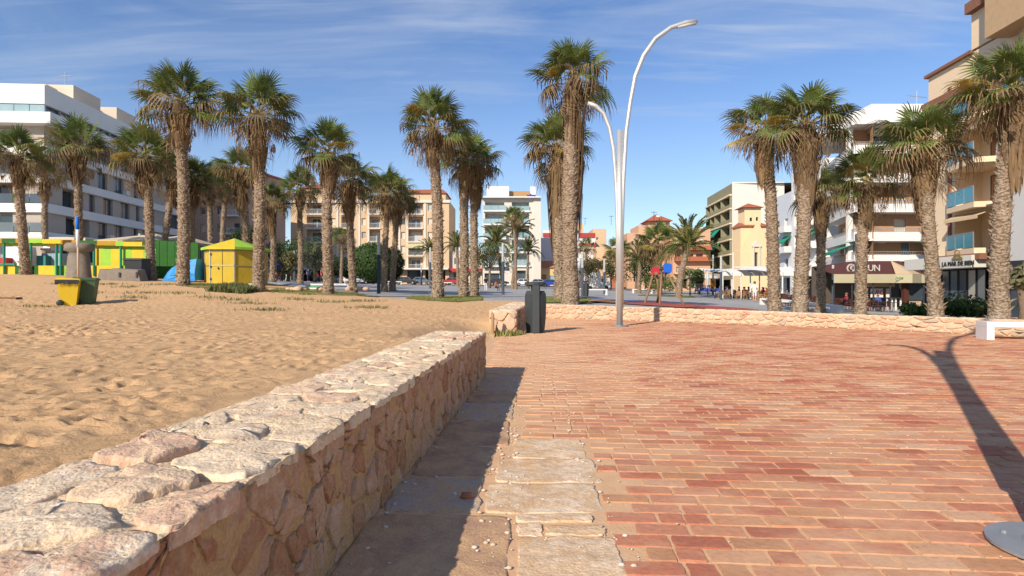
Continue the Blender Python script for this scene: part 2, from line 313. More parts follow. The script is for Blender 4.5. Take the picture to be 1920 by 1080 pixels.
def inpoly(P, x, y):
    c = False; j = len(P)-1
    for i in range(len(P)):
        if (P[i][1] > y) != (P[j][1] > y) and x < (P[j][0]-P[i][0])*(y-P[i][1])/(P[j][1]-P[i][1])+P[i][0]: c = not c
        j = i
    return c
m_blade = mat('grass_blades', (.13,.19,.045), (.26,.21,.08), rough=.9, scale=2)
for k, (w_, poly) in enumerate(lawns):
    patch('lawn', poly, m_grass, .035, step=.4)
    P = [(X_at(px, d), d) for px, d in poly]; x0, x1 = min(p[0] for p in P), max(p[0] for p in P); y0, y1 = min(p[1] for p in P), max(p[1] for p in P)
    def pf():
        while True:
            x, y = random.uniform(x0, x1)+random.gauss(0,.25), random.uniform(y0, y1)+random.gauss(0,.25)
            if inpoly(P, x, y): return x, y, T(x, y)+.03
    blades('grass', pf, int(min(9000, (x1-x0)*(y1-y0)*330)), .075, m_blade, 'short green grass growing on the lawn '+w_, 'grass')
tuf = [(X_at(px, d), d) for px, d in [(250,25),(268,26.5),(330,27),(395,26),(440,25.5),(470,24),(500,20),(240,28.5),(620,26),(560,27),(75,21),(130,30),(200,30),(300,30),(165,26),(690,22),(680,27)]]
def pt():
    x, y = random.choice(tuf); x += random.gauss(0, .45); y += random.gauss(0, .3); return x, y, sand_z(x, y)
blades('beach_weeds', pt, 2600, .12, mat('weeds', (.10,.12,.04), (.2,.17,.07), rough=.9), 'thin dry weeds sprouting in tufts from the beach sand', 'weeds')
def pb():
    x, y = X_at(random.uniform(405, 470), 29), random.uniform(28.2, 30.6); return x, y, T(x, y)
blades('dune_grass', pb, 5000, .38, mat('dune_grass', (.09,.115,.035), (.16,.16,.06), rough=.9), 'dense low green shrubbery on the sand before the yellow kiosk', 'bush')
def ps():
    s = random.random(); x, y = random.choice([(-.72,16.0),(-.45,15.95),(-.1,16.0),(.05,16.3),(-.75,16.5)]); return x+random.gauss(0,.12), y+random.gauss(0,.14), .0
blades('grass', ps, 900, .17, mat('wall_grass', (.2,.22,.05), (.3,.26,.1), rough=.9), 'yellowish grass growing round the foot of the wall stub', 'grass')
# ---------------------------------------------------------------- promenade
def brick_fn(nt, b, mx, src):
    N = nt.nodes.new; L = nt.links.new; pos = world_pos(nt)
    oi = N('ShaderNodeObjectInfo'); at = N('ShaderNodeAttribute'); at.attribute_name = 'tint'
    f = N('ShaderNodeMath'); f.operation = 'ADD'; L(oi.outputs['Random'], f.inputs[0]); L(at.outputs['Fac'], f.inputs[1])
    fr = N('ShaderNodeMath'); fr.operation = 'FRACT'; L(f.outputs[0], fr.inputs[0])
    rp = ramp(nt, [(0,(.34,.085,.05)),(.2,(.44,.12,.07)),(.38,(.48,.165,.095)),(.52,(.53,.23,.14)),(.64,(.52,.235,.10)),(.76,(.44,.20,.10)),(.9,(.56,.30,.17)),(1,(.62,.38,.24))]); L(fr.outputs[0], rp.inputs[0])
    n = N('ShaderNodeTexNoise'); n.inputs['Scale'].default_value = 26; n.inputs['Detail'].default_value = 8; n.inputs['Roughness'].default_value = .7; L(pos, n.inputs['Vector'])
    r = N('ShaderNodeMapRange'); r.inputs['From Min'].default_value = .35; r.inputs['From Max'].default_value = .68; r.inputs['To Min'].default_value = .78; r.inputs['To Max'].default_value = 1.2; L(n.outputs[0], r.inputs['Value'])
    vm = N('ShaderNodeVectorMath'); vm.operation = 'SCALE'; L(rp.outputs[0], vm.inputs[0]); L(r.outputs[0], vm.inputs['Scale'])
    # wind-blown sand lying in patches
    sp = N('ShaderNodeSeparateXYZ'); L(pos, sp.inputs[0])
    mp = N('ShaderNodeMapping'); mp.inputs['Scale'].default_value = (.55, .8, 1); L(pos, mp.inputs[0])
    d1 = N('ShaderNodeTexNoise'); d1.inputs['Scale'].default_value = 1.5; d1.inputs['Detail'].default_value = 9; d1.inputs['Roughness'].default_value = .68; L(mp.outputs[0], d1.inputs['Vector'])
    # sand lies thickest where people come off the beach (a trail from the gap in the wall)
    lx = N('ShaderNodeMath'); lx.operation = 'MULTIPLY_ADD'; lx.inputs[1].default_value = -.095; L(sp.outputs[1], lx.inputs[0]); L(sp.outputs[0], lx.inputs[2])
    ab = N('ShaderNodeMapRange'); ab.inputs['From Min'].default_value = 2.2; ab.inputs['From Max'].default_value = -.4; ab.inputs['To Max'].default_value = .16; L(lx.outputs[0], ab.inputs['Value'])
    yr = N('ShaderNodeMapRange'); yr.inputs['From Min'].default_value = 4.2; yr.inputs['From Max'].default_value = 9; L(sp.outputs[1], yr.inputs['Value'])
    am = N('ShaderNodeMath'); am.operation = 'MULTIPLY'; L(ab.outputs[0], am.inputs[0]); L(yr.outputs[0], am.inputs[1])
    ad = N('ShaderNodeMath'); ad.operation = 'ADD'; L(am.outputs[0], ad.inputs[0]); L(d1.outputs[0], ad.inputs[1])
    dr = N('ShaderNodeMapRange'); dr.inputs['From Min'].default_value = .455; dr.inputs['From Max'].default_value = .655; dr.inputs['To Min'].default_value = .18; dr.inputs['To Max'].default_value = .85; dr.inputs['To Max'].default_value = .95; L(ad.outputs[0], dr.inputs['Value'])
    m2 = N('ShaderNodeMixRGB'); m2.inputs[2].default_value = (.63,.375,.215,1); L(dr.outputs[0], m2.inputs[0]); L(vm.outputs[0], m2.inputs[1])
    L(m2.outputs[0], b.inputs['Base Color'])
    bp = N('ShaderNodeBump'); bp.inputs['Distance'].default_value = .006; L(n.outputs[0], bp.inputs['Height']); L(bp.outputs[0], b.inputs['Normal'])
m_brick = mat('clay_brick', (.4,.15,.1), rough=.85, fn=brick_fn, spec=.25)
m_mortar = mat('sandy_joint', (.68,.44,.26), (.58,.35,.195), rough=1, scale=7, bump=.004, bscale=60, spec=.1)
prom = MB(); prom.add([(-1.2,-6,-.004),(40,-6,-.004),(40,26,-.004),(-1.2,26,-.004)], [(0,1,2,3)])
prom = prom.build('promenade', m_mortar); tag(prom, kind='structure')
BL, BW = .295, .1515; ang = -math.atan(.0727); bu = Vector((math.cos(ang), math.sin(ang), 0)); bv = Vector((-math.sin(ang), math.cos(ang), 0))
# flagstones beside the wall: corners in photo-independent metres (from the paving line)
flags = [  # x0, x1, y0, y1, pale?
    (.02,.53,2.62,3.07,1),(.03,.17,3.08,3.24,1),(.175,.50,3.08,3.22,1),(.02,.46,3.25,3.36,1),(-.17,.55,3.385,3.90,1),(-.12,.62,3.915,4.46,1),(0,.58,4.475,5.06,1),
    (-.04,.50,2.0,2.6,1),(-.84,-.06,1.65,2.42,0),(-.82,-.01,2.45,3.36,0),(-.76,-.19,3.40,4.02,2),(-.70,-.14,4.05,4.80,0),(-.64,-.02,4.83,5.74,0),(-.58,.02,5.77,6.62,2),(-.52,.06,6.65,7.38,0),(-.46,.08,7.41,8.5,2)]
m_flagp = stone_mat('flagstone_pale', [(0,(.72,.54,.37)),(.5,(.78,.62,.45)),(1,(.70,.54,.40))], dirt=(.52,.32,.15), dirtamt=.5, pit=.003, cover=.55)
m_flagd = stone_mat('flagstone_red', [(0,(.36,.19,.13)),(.5,(.42,.25,.17)),(1,(.36,.22,.16))], dirt=(.46,.28,.14), dirtamt=.5, pit=.003, cover=1.0)
m_flagg = stone_mat('flagstone_grey', [(0,(.44,.38,.33)),(.5,(.52,.45,.38)),(1,(.46,.40,.35))], dirt=(.46,.28,.14), dirtamt=.5, pit=.003, cover=.8)
def rough_outline(x0, x1, y0, y1, j=.02, n=13):
    pts = []
    for (ax, ay), (bx, by) in [((x0,y0),(x1,y0)),((x1,y0),(x1,y1)),((x1,y1),(x0,y1)),((x0,y1),(x0,y0))]:
        for k in range(n):
            t = k/n; cx, cy = ax+(bx-ax)*t, ay+(by-ay)*t
            pts.append((cx+random.uniform(-j, j)*.6, cy+random.uniform(-j, j)*.6))
    for _ in range(1):
        pts = [((pts[i][0]*2+pts[i-1][0]+pts[(i+1) % len(pts)][0])/4, (pts[i][1]*2+pts[i-1][1]+pts[(i+1) % len(pts)][1])/4) for i in range(len(pts))]
    return pts
def slab_mesh(name, pts, m, z=.006, th=.03, bulge=.003, amp=.002, M=None, rings=(1,.985,.94,.75,.45), tint=None, seed=0, drop=.006, smooth=True):
    """rounded stone: outline pts (u, v), top grows inward in rings"""
    n = len(pts); cx = sum(p[0] for p in pts)/n; cy = sum(p[1] for p in pts)/n; V = [(x, y, -th) for x, y in pts]
    for k, s in enumerate(rings):
        for x, y in pts:
            u, v = cx+(x-cx)*s, cy+(y-cy)*s
            h = z-drop*(k == 0)*1.0+bulge*(1-s*s)+amp*2*(noise.fractal(Vector((u*7+seed, v*7, seed*.37)), .9, 2.1, 5))*(0 if k == 0 else 1)
            V.append((u, v, h))
    V.append((cx, cy, z+bulge+amp*noise.fractal(Vector((cx*7+seed, cy*7, seed*.37)), .9, 2.1, 5)))
    Fc = []
    for k in range(len(rings)):
        for i in range(n): Fc.append((k*n+i, k*n+(i+1) % n, (k+1)*n+(i+1) % n, (k+1)*n+i))
    o = len(rings)*n
    for i in range(n): Fc.append((o+i, o+(i+1) % n, len(V)-1))
    if M is not None: V = [tuple(M @ Vector(p)) for p in V]
    me = bpy.data.meshes.new(name); me.from_pydata(V, [], Fc); me.materials.append(m); me.polygons.foreach_set('use_smooth', [smooth]*len(Fc)); me.update()
    return me
for k, (x0, x1, y0, y1, c) in enumerate(flags):
    pts = rough_outline(x0+.006, x1-.006, y0+.006, y1-.006, .030)
    link('flagstone', slab_mesh('flagstone', pts, [m_flagd, m_flagp, m_flagg][c], z=.002+random.random()*.004, amp=.006, bulge=.001, seed=k*3.1, rings=(1,.99,.96,.85,.6,.3), drop=.012), prom)
def in_flags(x, y): return any(a-.05 < x < b+.09 and c-.04 < y < d+.04 for a, b, c, d, _ in flags)
def brick_outline(l, w_, j=.006):
    pts = []
    c = [(-l/2,-w_/2),(l/2,-w_/2),(l/2,w_/2),(-l/2,w_/2)]
    for i in range(4):
        a, b = c[i], c[(i+1) % 4]
        for t in (.03, .22, .5, .78, .97): pts.append((a[0]+(b[0]-a[0])*t+random.uniform(-j, j)*.5, a[1]+(b[1]-a[1])*t+random.uniform(-j, j)*.5))
    return pts
bricks = []
for r in range(-3, 172):
    y = 2.3+r*BW; xoff = (r % 2)*BL/2+random.uniform(-.02,.02)
    for c in range(-6, 72):
        half = random.random() < (.22 if (c*BL < 1.75 and y < 6) else .03)
        p = bu*(c*BL+xoff)+bv*y; x, yy_ = p.x, p.y
        if yy_ < 1.2 or x < wallX(yy_)+.08 and yy_ < 8.8 or yy_ > lwY(x)-.12 or x > yy_*1.1+3: continue
        if x < (-.35 if yy_ > 8.8 else .63 if yy_ < 3.35 else .66 if yy_ < 3.9 else .72 if yy_ < 4.5 else .68 if yy_ < 5.1 else .17 if yy_ < 8.6 else -.1): continue
        if yy_ > 15.9 and x < .1+.073*(yy_-16.2)+.15: continue
        if in_flags(x, yy_): continue
        if abs(x-2.68) < .1 and abs(yy_-2.9) < .1: continue
        if half:
            for s in (-1, 1): bricks.append((x+s*BL/4*.98, yy_-s*.002, 1))
        else: bricks.append((x, yy_, 0))
bricks.sort(key=lambda b: b[1]+.0*abs(b[0]))
vis = [b for b in bricks if -.2 < b[0] < b[1]*.93+.2 and b[1] > 2.2]; rest = [b for b in bricks if b not in set(vis)]
VAR = [[slab_mesh('brick', brick_outline((BL-.020) if h == 0 else BL/2-.018, BW-.019), m_brick, z=.004, th=.045, bulge=.0006, amp=.0008, rings=(1,.985,.8), drop=.003, seed=i*5+h, smooth=False) for i in range(9)] for h in (0, 1)]
for x, y, h in vis[:298]:
    o = link('brick', random.choice(VAR[h]), prom)
    o.location = (x, y, random.uniform(-.004, .003)); o.rotation_euler = (random.gauss(0,.006), random.gauss(0,.004), ang+random.gauss(0,.012)+(math.pi if random.random() < .5 else 0))
V = []; Fc = []; Ti = []
for x, y, h in vis[298:]+rest:
    l, w_ = ((BL-.024) if h == 0 else BL/2-.02)/2, BW/2-.0095; z = .0035+random.uniform(-.0035,.003); o = len(V); a = ang+random.gauss(0,.01); ca, sa = math.cos(a), math.sin(a)
    t = random.random(); b_ = .004
    tl, tw = random.gauss(0,.004), random.gauss(0,.005)
    for (u, v, zz) in [(-l,-w_,-.012),(l,-w_,-.012),(l,w_,-.012),(-l,w_,-.012),(-l+b_,-w_+b_,0),(l-b_,-w_+b_,0),(l-b_,w_-b_,0),(-l+b_,w_-b_,0)]:
        u += random.uniform(-.003,.003); v += random.uniform(-.003,.003)
        V.append((x+u*ca-v*sa, y+u*sa+v*ca, z+zz+u*tl+v*tw))
    for f in [(4,5,6,7),(0,1,5,4),(1,2,6,5),(2,3,7,6),(3,0,4,7)]: Fc.append([i+o for i in f]); Ti.append(t)
me = bpy.data.meshes.new('brick_field'); me.from_pydata(V, [], Fc); me.materials.append(m_brick); a = me.attributes.new('tint', 'FLOAT', 'FACE'); a.data.foreach_set('value', Ti)
tag(link('brick_field', me, prom), kind='stuff')
# pebbles and crumbs on the flagstones
m_peb = stone_mat('pebble', [(0,(.55,.42,.3)),(1,(.65,.6,.52))], pit=.001)
def pebble(mb, x, y, z, r):
    o = len(mb.v); rs = [(1, random.uniform(.7, 1.25)) for _ in range(8)]
    vs = []; fs = []
    for k, (s, h) in enumerate([(.75,-.3),(1,.15),(.7,.6)]):
        for i in range(7):
            a = i*.8976; q = random.uniform(.8, 1.15)*s*r; vs.append((x+q*math.cos(a), y+q*math.sin(a)*.75, z+h*r*.8))
    vs.append((x, y, z+r*.62))
    for k in range(2):
        for i in range(7): fs.append((k*7+i, k*7+(i+1) % 7, (k+1)*7+(i+1) % 7, (k+1)*7+i))
    for i in range(7): fs.append((14+i, 14+(i+1) % 7, 21))
    mb.add(vs, fs, tint=random.random())
mb = MB()
for _ in range(360):
    y = random.uniform(2.2, 8.6); x = random.choice([wallX(y)+abs(random.gauss(0,.08))+.02, random.uniform(-.2, .05), random.gauss(.02,.08), random.gauss(.55,.05)])
    pebble(mb, x, y, .004, random.choice([.005,.007,.010,.016]))
for _ in range(260):
    x, y = random.uniform(0, 8), random.uniform(2.5, 12); pebble(mb, x, y, .008, random.choice([.004,.006,.008]))
tag(mb.build('pebbles', m_peb, None, True, True), 'loose pebbles and mortar crumbs scattered over the paving', 'pebbles', kind='stuff')
mb = MB(); pebble(mb, -.275, 3.63, .008, .05); tag(mb.build('brick_fragment', mat('fragment', (.42,.17,.08), (.35,.12,.06), scale=30, bump=.003), None, True), 'rounded reddish brown brick fragment lying in the wall shadow', 'rubble')
mb = MB(); pebble(mb, -.36, 3.68, .008, .016); tag(mb.build('white_pebble', mat('white_chip', (.7,.68,.64)), None, True), 'tiny white chip beside the reddish brick fragment', 'pebble')
# ---------------------------------------------------------------- stone walls
def voronoi(pts, x0, x1, y0, y1):
    out = []
    P = np.array(pts)
    for i, (px, py) in enumerate(pts):
        poly = [(x0,y0),(x1,y0),(x1,y1),(x0,y1)]; dd = ((P-P[i])**2).sum(1); nb = np.argsort(dd)[1:19]
        for j in nb:
            qx, qy = P[j]; mx_, my = (px+qx)/2, (py+qy)/2; nx, ny = qx-px, qy-py; new = []
            for k in range(len(poly)):
                a, b = poly[k], poly[(k+1) % len(poly)]; da = (a[0]-mx_)*nx+(a[1]-my)*ny; db = (b[0]-mx_)*nx+(b[1]-my)*ny
                if da <= 0: new.append(a)
                if (da < 0) != (db < 0):
                    t = da/(da-db) if da != db else 0; new.append((a[0]+(b[0]-a[0])*t, a[1]+(b[1]-a[1])*t))
            poly = new
            if len(poly) < 3: break
        out.append(poly)
    return out
def roundpoly(poly, gap, it=2, jit=.0, cut=.22):
    n = len(poly); cx = sum(p[0] for p in poly)/n; cy = sum(p[1] for p in poly)/n; q = []
    for x, y in poly:
        r = math.hypot(x-cx, y-cy); s = max(.3, 1-gap/max(r, .01)); q.append((cx+(x-cx)*s, cy+(y-cy)*s))
    # subdivide long edges and chamfer the corners
    for _ in range(it):
        r_ = []; c_ = 1-cut
        for i in range(len(q)):
            a, b = q[i], q[(i+1) % len(q)]; r_ += [(a[0]*c_+b[0]*cut, a[1]*c_+b[1]*cut)]
            if _ == 0:
                L_ = math.hypot(b[0]-a[0], b[1]-a[1]); m_ = max(0, int(L_/.05))
                r_ += [(a[0]+(b[0]-a[0])*t_+random.uniform(-.09,.09)*L_*.5/(m_+1), a[1]+(b[1]-a[1])*t_+random.uniform(-.09,.09)*L_*.5/(m_+1)) for t_ in [cut+(1-2*cut)*(j_+1)/(m_+1) for j_ in range(m_)]]
            r_ += [(a[0]*cut+b[0]*c_, a[1]*cut+b[1]*c_)]
        q = r_
    if jit: q = [(x+random.uniform(-jit, jit), y+random.uniform(-jit, jit)) for x, y in q]
    return q
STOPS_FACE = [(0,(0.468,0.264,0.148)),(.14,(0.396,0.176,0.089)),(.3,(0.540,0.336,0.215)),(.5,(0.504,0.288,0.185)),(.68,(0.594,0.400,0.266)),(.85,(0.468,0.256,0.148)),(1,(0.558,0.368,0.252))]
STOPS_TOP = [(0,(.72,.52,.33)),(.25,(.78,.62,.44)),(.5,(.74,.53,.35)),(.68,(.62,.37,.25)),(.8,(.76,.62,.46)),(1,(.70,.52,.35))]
STOPS_LOW = [(0,(.66,.44,.30)),(.25,(.68,.42,.29)),(.45,(.54,.28,.18)),(.62,(.66,.48,.31)),(.72,(.58,.34,.21)),(.8,(.36,.31,.27)),(.9,(.46,.33,.22)),(1,(.64,.46,.31))]
m_face = stone_mat('wall_stone', STOPS_FACE, dirt=(.50,.33,.18), dirtamt=.4, pit=.006)
m_top = stone_mat('cap_stone', STOPS_TOP, dirt=(.62,.45,.27), dirtamt=.5, pit=.0045)
m_low = stone_mat('low_wall_stone', STOPS_LOW, dirt=(.62,.43,.25), dirtamt=.45, pit=.004)
def mort(name, c):
    return stone_mat(name, [(0,tuple(x*.86 for x in c)),(.5,c),(1,tuple(x*1.08 for x in c))], dirt=tuple(x*.75 for x in c), dirtamt=.5, pit=.006)
m_mort = mort('wall_mortar', (.55,.35,.17)); m_mortt = mort('top_mortar', (.78,.58,.37)); m_mortl = mort('low_wall_mortar', (.66,.48,.32))
def frame(O, U, V_, N_):
    M = Matrix.Identity(4)
    for i, a in enumerate((U, V_, N_)):
        for k in range(3): M[k][i] = a[k]
    for k in range(3): M[k][3] = O[k]
    return M
def jpoints(u0, u1, v0, v1, su, sv, j=.42):
    pts = []; r = 0; v = v0+sv/2
    nv = max(1, round((v1-v0)/sv)); sv = (v1-v0)/nv
    for r in range(nv):
        nu = max(1, round((u1-u0)/su)); s = (u1-u0)/nu
        for c in range(nu+1):
            pts.append((u0+(c+(.5 if r % 2 else 0))*s+random.uniform(-j, j)*s, v0+(r+.5)*sv+random.uniform(-j, j)*sv))
    return pts
def noisy_sheet(name, M, u0, u1, v0, v1, step, amp, m, parent, edge=None):
    nu, nv = int((u1-u0)/step)+2, int((v1-v0)/step)+2; us = np.linspace(u0, u1, nu); vs = np.linspace(v0, v1, nv); P = np.zeros((nv, nu, 3))
    for j, v in enumerate(vs):
        for i, u in enumerate(us):
            h = amp*noise.fractal(Vector((u*5+M[0][3], v*5, 1.3+M[1][3])), .9, 2.1, 5); p = M @ Vector((u, v, h)); P[j, i] = p
    return link(name, grid_mesh(name, P, m), parent)
wd = Vector((.0743, .9972, 0)); wn = Vector((.9972, -.0743, 0)); UP = Vector((0,0,1))
wt = thing('stone_wall', 'long rubble stone wall with pale capstones between beach sand and promenade', 'wall', (0,0,0))
H0 = .655; TH = .70
O = Vector((wallX(-.5), -.5, 0)); LEN = 9.2
core = MB(frame(O-wn*TH, wd, wn, UP)); core.box(0, LEN, .03, TH-.03, -.3, H0-.045); core.build('core', m_mort, wt)
def bevel_band(name, pts, h):  # nothing
    pass
Mface = frame(O, wd, UP, wn)      # u along the wall, v up, normal to the promenade
noisy_sheet('mortar', Mface @ Matrix.Translation((0,0,-.001)), 0, LEN, -.05, H0-.02, .02, .012, m_mort, wt)
Mtop = frame(O+Vector((0,0,H0)), wd, -wn, UP)
noisy_sheet('mortar', Mtop @ Matrix.Translation((0,0,-.004)), 0, LEN, -.02, TH+.05, .02, .022, m_mortt, wt)
Mend = frame(O+wd*LEN, -wn, UP, wd)
noisy_sheet('mortar', Mend @ Matrix.Translation((0,0,-.02)), 0, TH, -.05, H0-.02, .04, .006, m_mort, wt)
random.seed(21)
def ring_stone(poly, M, m, z, bulge, amp, drop, seed, parent, name='stone', th=.06, nm=None):
    link(name, slab_mesh(name, poly, m, z=z, th=th, bulge=bulge, amp=amp, M=M, rings=(1,.975,.90,.76,.58,.36), seed=seed, drop=drop), parent)
pts = jpoints(0, LEN, 0, H0-.02, .215, .17, .44)
for k, poly in enumerate(voronoi(pts, 0, LEN, -.02, H0-.015)):
    if len(poly) < 3: continue
    # lean the joints a little
    q = roundpoly(poly, random.uniform(.004,.022), 2, .005, cut=.12)
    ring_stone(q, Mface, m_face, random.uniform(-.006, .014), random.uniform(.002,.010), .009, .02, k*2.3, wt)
pts = jpoints(0, LEN, -.03, TH, .46, .25, .42)
for k, poly in enumerate(voronoi(pts, 0, LEN, -.03, TH+.03)):
    if len(poly) < 3: continue
    cx = sum(p[0] for p in poly)/len(poly); cy = sum(p[1] for p in poly)/len(poly)
    far = min(1, max(0, (cx-2.8)/2))
    q = roundpoly(poly, random.uniform(.006,.03) if (far > .3 or cy < .2) else random.uniform(.015,.065), 2, .006, cut=.14)
    if cy < .2:   # the edge stones break off raggedly over the face
        q = [(u, v if v > .05 else v+noise.noise(Vector((u*9, 3.3, 0)))*.02) for u, v in q]
    zz = random.uniform(-.012, .012+.016*(1-far)) if cy > .2 else random.uniform(-.004, .010)
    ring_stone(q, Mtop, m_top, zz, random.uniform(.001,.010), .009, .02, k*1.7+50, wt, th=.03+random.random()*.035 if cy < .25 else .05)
pts = jpoints(0, TH, 0, H0, .24, .19, .35)
for k, poly in enumerate(voronoi(pts, 0, TH, -.02, H0)):
    if len(poly) > 2: ring_stone(roundpoly(poly, .02, 2, .003), Mend, m_face, .0, .01, .006, .02, k+.5, wt)
# stub wall behind the litter bin
st = thing('stone_wall', 'short stub of rubble wall beside the dark litter bin', 'wall')
O2 = Vector((.10, 16.2, 0)); L2 = 9.0; H2 = .67; TH2 = .74
c2 = MB(frame(O2-wn*TH2, wd, wn, UP)); c2.box(.04, L2, .03, TH2-.03, -.3, H2-.04); c2.build('core', m_mortl, st)
Mf = frame(O2, wd, UP, wn); Mn = frame(O2-wn*TH2, wn, UP, -wd); Mt = frame(O2+Vector((0,0,H2)), wd, -wn, UP)
for M_, a, b, su, sv, m_, off in ((Mf, L2, H2-.02, .34, .2, m_face, 0), (Mn, TH2, H2, .30, .2, m_low, 20), (Mt, L2, TH2, .5, .3, m_top, 60)):
    for k, poly in enumerate(voronoi(jpoints(0, a, 0, b, su, sv, .36), 0, a, -.02, b+.01)):
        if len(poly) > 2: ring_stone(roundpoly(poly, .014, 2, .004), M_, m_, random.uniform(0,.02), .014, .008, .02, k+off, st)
# wooden stake
mb = MB(); mb.tube([(-.52,15.75,-.1),(-.515,15.75,.55),(-.51,15.76,.62)], [.045,.04,.03], 8)
tag(mb.build('wooden_stake', mat('old_wood', (.42,.27,.15), (.3,.17,.09), stretch=(6,6,.6), scale=6, bump=.004)), 'weathered wooden stake standing before the wall stub', 'post')
# low curved wall
lw = thing('stone_wall', 'low curved pale rubble wall closing the far side of the brick promenade', 'wall')
def lwH(s): return np.interp(s, [0, 6, 12, 30], [.61,.52,.45,.44])
segs = []; s0 = 0
for i in range(len(LW)-1):
    a, b = Vector((*LW[i], 0)), Vector((*LW[i+1], 0)); l = (b-a).length; segs.append((s0, l, a, (b-a).normalized())); s0 += l
def on_lw(s):
    for k, (q, l, a, d) in enumerate(segs):
        if s <= q+l or k == len(segs)-1: return a+d*(s-q), d
def lw_pt(s, v, n):     # n > 0 towards the promenade
    p, d = on_lw(s); nn = Vector((d.y, -d.x, 0)); nn = nn if nn.y < 0 else -nn; return p+nn*n+UP*v
def warp(me, fn):
    for v in me.vertices: v.co = fn(*v.co)
    me.update(); return me
TL = s0; n_ = 160; TW = .45; P = []
for s in np.linspace(0, TL, n_):
    h = float(lwH(s)); P.append([lw_pt(s, -.1, -.01), lw_pt(s, h-.03, -.012), lw_pt(s, h-.01, -.04), lw_pt(s, h-.01, -TW+.03), lw_pt(s, h-.04, -TW), lw_pt(s, -1.5, -TW)])
link('core', grid_mesh('core', np.array(P)[::-1], m_mortl), lw)
random.seed(5); cnt = 0; rest_mb = None
ps_ = voronoi(jpoints(0, TL, 0, 1, .30, .34, .42), 0, TL, 0, 1)
for k, poly in enumerate(ps_):
    if len(poly) < 3: continue
    poly = [(u, v*float(lwH(u))) for u, v in poly]
    me = slab_mesh('stone', roundpoly(poly, .018, 2, .004), m_low, z=random.uniform(-.002,.022), th=.03, bulge=.014, amp=.006, rings=(1,.95,.75,.4), seed=k*1.1, drop=.02)
    warp(me, lambda u, v, n: lw_pt(u, v, n)); link('stone', me, lw)
ps_ = voronoi(jpoints(0, TL, 0, TW, .40, .225, .38), 0, TL, 0, TW)
for k, poly in enumerate(ps_):
    if len(poly) < 3: continue
    me = slab_mesh('cap_stone', roundpoly(poly, .012, 2, .004), m_top, z=random.uniform(0,.012), th=.03, bulge=.006, amp=.004, rings=(1,.95,.75,.4), seed=k*1.3+9, drop=.012)
    warp(me, lambda u, v, n: lw_pt(u, float(lwH(u))-.01+n, -v)); link('cap_stone', me, lw)
# ---------------------------------------------------------------- palms
def leaf_fn(nt, b, mx, src):
    N = nt.nodes.new; L = nt.links.new; oi = N('ShaderNodeObjectInfo')
    r = N('ShaderNodeMapRange'); r.inputs['To Min'].default_value = .7; r.inputs['To Max'].default_value = 1.35; L(oi.outputs['Random'], r.inputs['Value'])
    v = N('ShaderNodeVectorMath'); v.operation = 'SCALE'; L(mx.outputs[0], v.inputs[0]); L(r.outputs[0], v.inputs['Scale']); L(v.outputs[0], b.inputs['Base Color'])
    tr = N('ShaderNodeBsdfTranslucent'); L(v.outputs[0], tr.inputs[0]); ms = N('ShaderNodeMixShader'); ms.inputs[0].default_value = .28
    L(b.outputs[0], ms.inputs[1]); L(tr.outputs[0], ms.inputs[2]); L(ms.outputs[0], nt.nodes['Material Output'].inputs[0])
m_green = mat('palm_green', (.095,.14,.028), (.16,.19,.046), scale=2.5, rough=.55, fn=leaf_fn, spec=.35)
m_yell = mat('palm_yellow', (.36,.33,.05), (.42,.24,.06), scale=2, rough=.6, fn=leaf_fn)
m_olive = mat('palm_olive', (.16,.14,.05), (.24,.17,.08), scale=3, rough=.7, fn=leaf_fn)
m_dead = mat('palm_dead', (.33,.225,.125), (.17,.105,.055), scale=4, rough=.85, fn=leaf_fn)
m_dead2 = mat('palm_dead_dark', (.20,.125,.065), (.28,.18,.09), scale=4, rough=.9, fn=leaf_fn)
m_pet = mat('palm_stalk', (.42,.28,.10), (.25,.22,.07), scale=4, rough=.6)
def fan_mesh(name, m, nseg=26, R_=.98, pet=1.3, fold=.02, droop=.25, tipdroop=.3, spread=2.15, arch=.12, mtip=None, seed=0, cup=.25, ragged=0):
    """fan leaf along +X: stalk then pleated blade, tips hanging to -Z"""
    rs = random.Random(seed); mb = MB()
    n = 5; pp = [(pet*t, 0, arch*math.sin(t*math.pi*.5)-arch*1.1*t*t) for t in [k/n for k in range(n+1)]]
    mb.cur = 1; mb.tube(pp, [.028, .024, .02, .018, .015, .012], 4); mb.cur = 0
    ex, ez = pp[-1][0], pp[-1][2]
    def pt(a, r, dz=0, drop=0):
        x, y = r*math.cos(a), r*math.sin(a)
        return (ex+x-.08*abs(a), y, ez-droop*max(x, 0)**2/R_-cup*y*y/R_+dz-drop)
    for i in range(nseg):
        a = (i/(nseg-1)-.5)*2*spread; w_ = spread/(nseg-1); L_ = R_*rs.uniform(.86, 1.06)*(1-.22*abs(a)/spread); rj = L_*.52
        td = tipdroop*rs.uniform(.5, 1.5)
        a2 = a+rs.uniform(-.05,.05)
        if rs.random() < ragged: continue
        if ragged: L_ *= rs.uniform(.55, 1.1); w_ *= rs.uniform(.3,.9)
        v = [pt(a, .03), pt(a-w_, rj, -fold), pt(a, rj, fold), pt(a+w_, rj, -fold),
             pt(a2-w_*.42, L_*.78, 0, td*.12), pt(a2+w_*.42, L_*.78, 0, td*.12), pt(a2-w_*.2, L_*.92, 0, td*.45), pt(a2+w_*.2, L_*.92, 0, td*.45), pt(a2, L_, 0, td)]
        o = len(mb.v)
        mb.cur = 0; mb.add(v[:6], [(0,1,2),(0,2,3),(1,4,5,3)])
        mb.cur = 2; mb.add([v[4],v[5],v[6],v[7],v[8]], [(0,2,3,1),(2,4,3)])
    return mb.mesh(name, [m, m_pet, mtip or m])
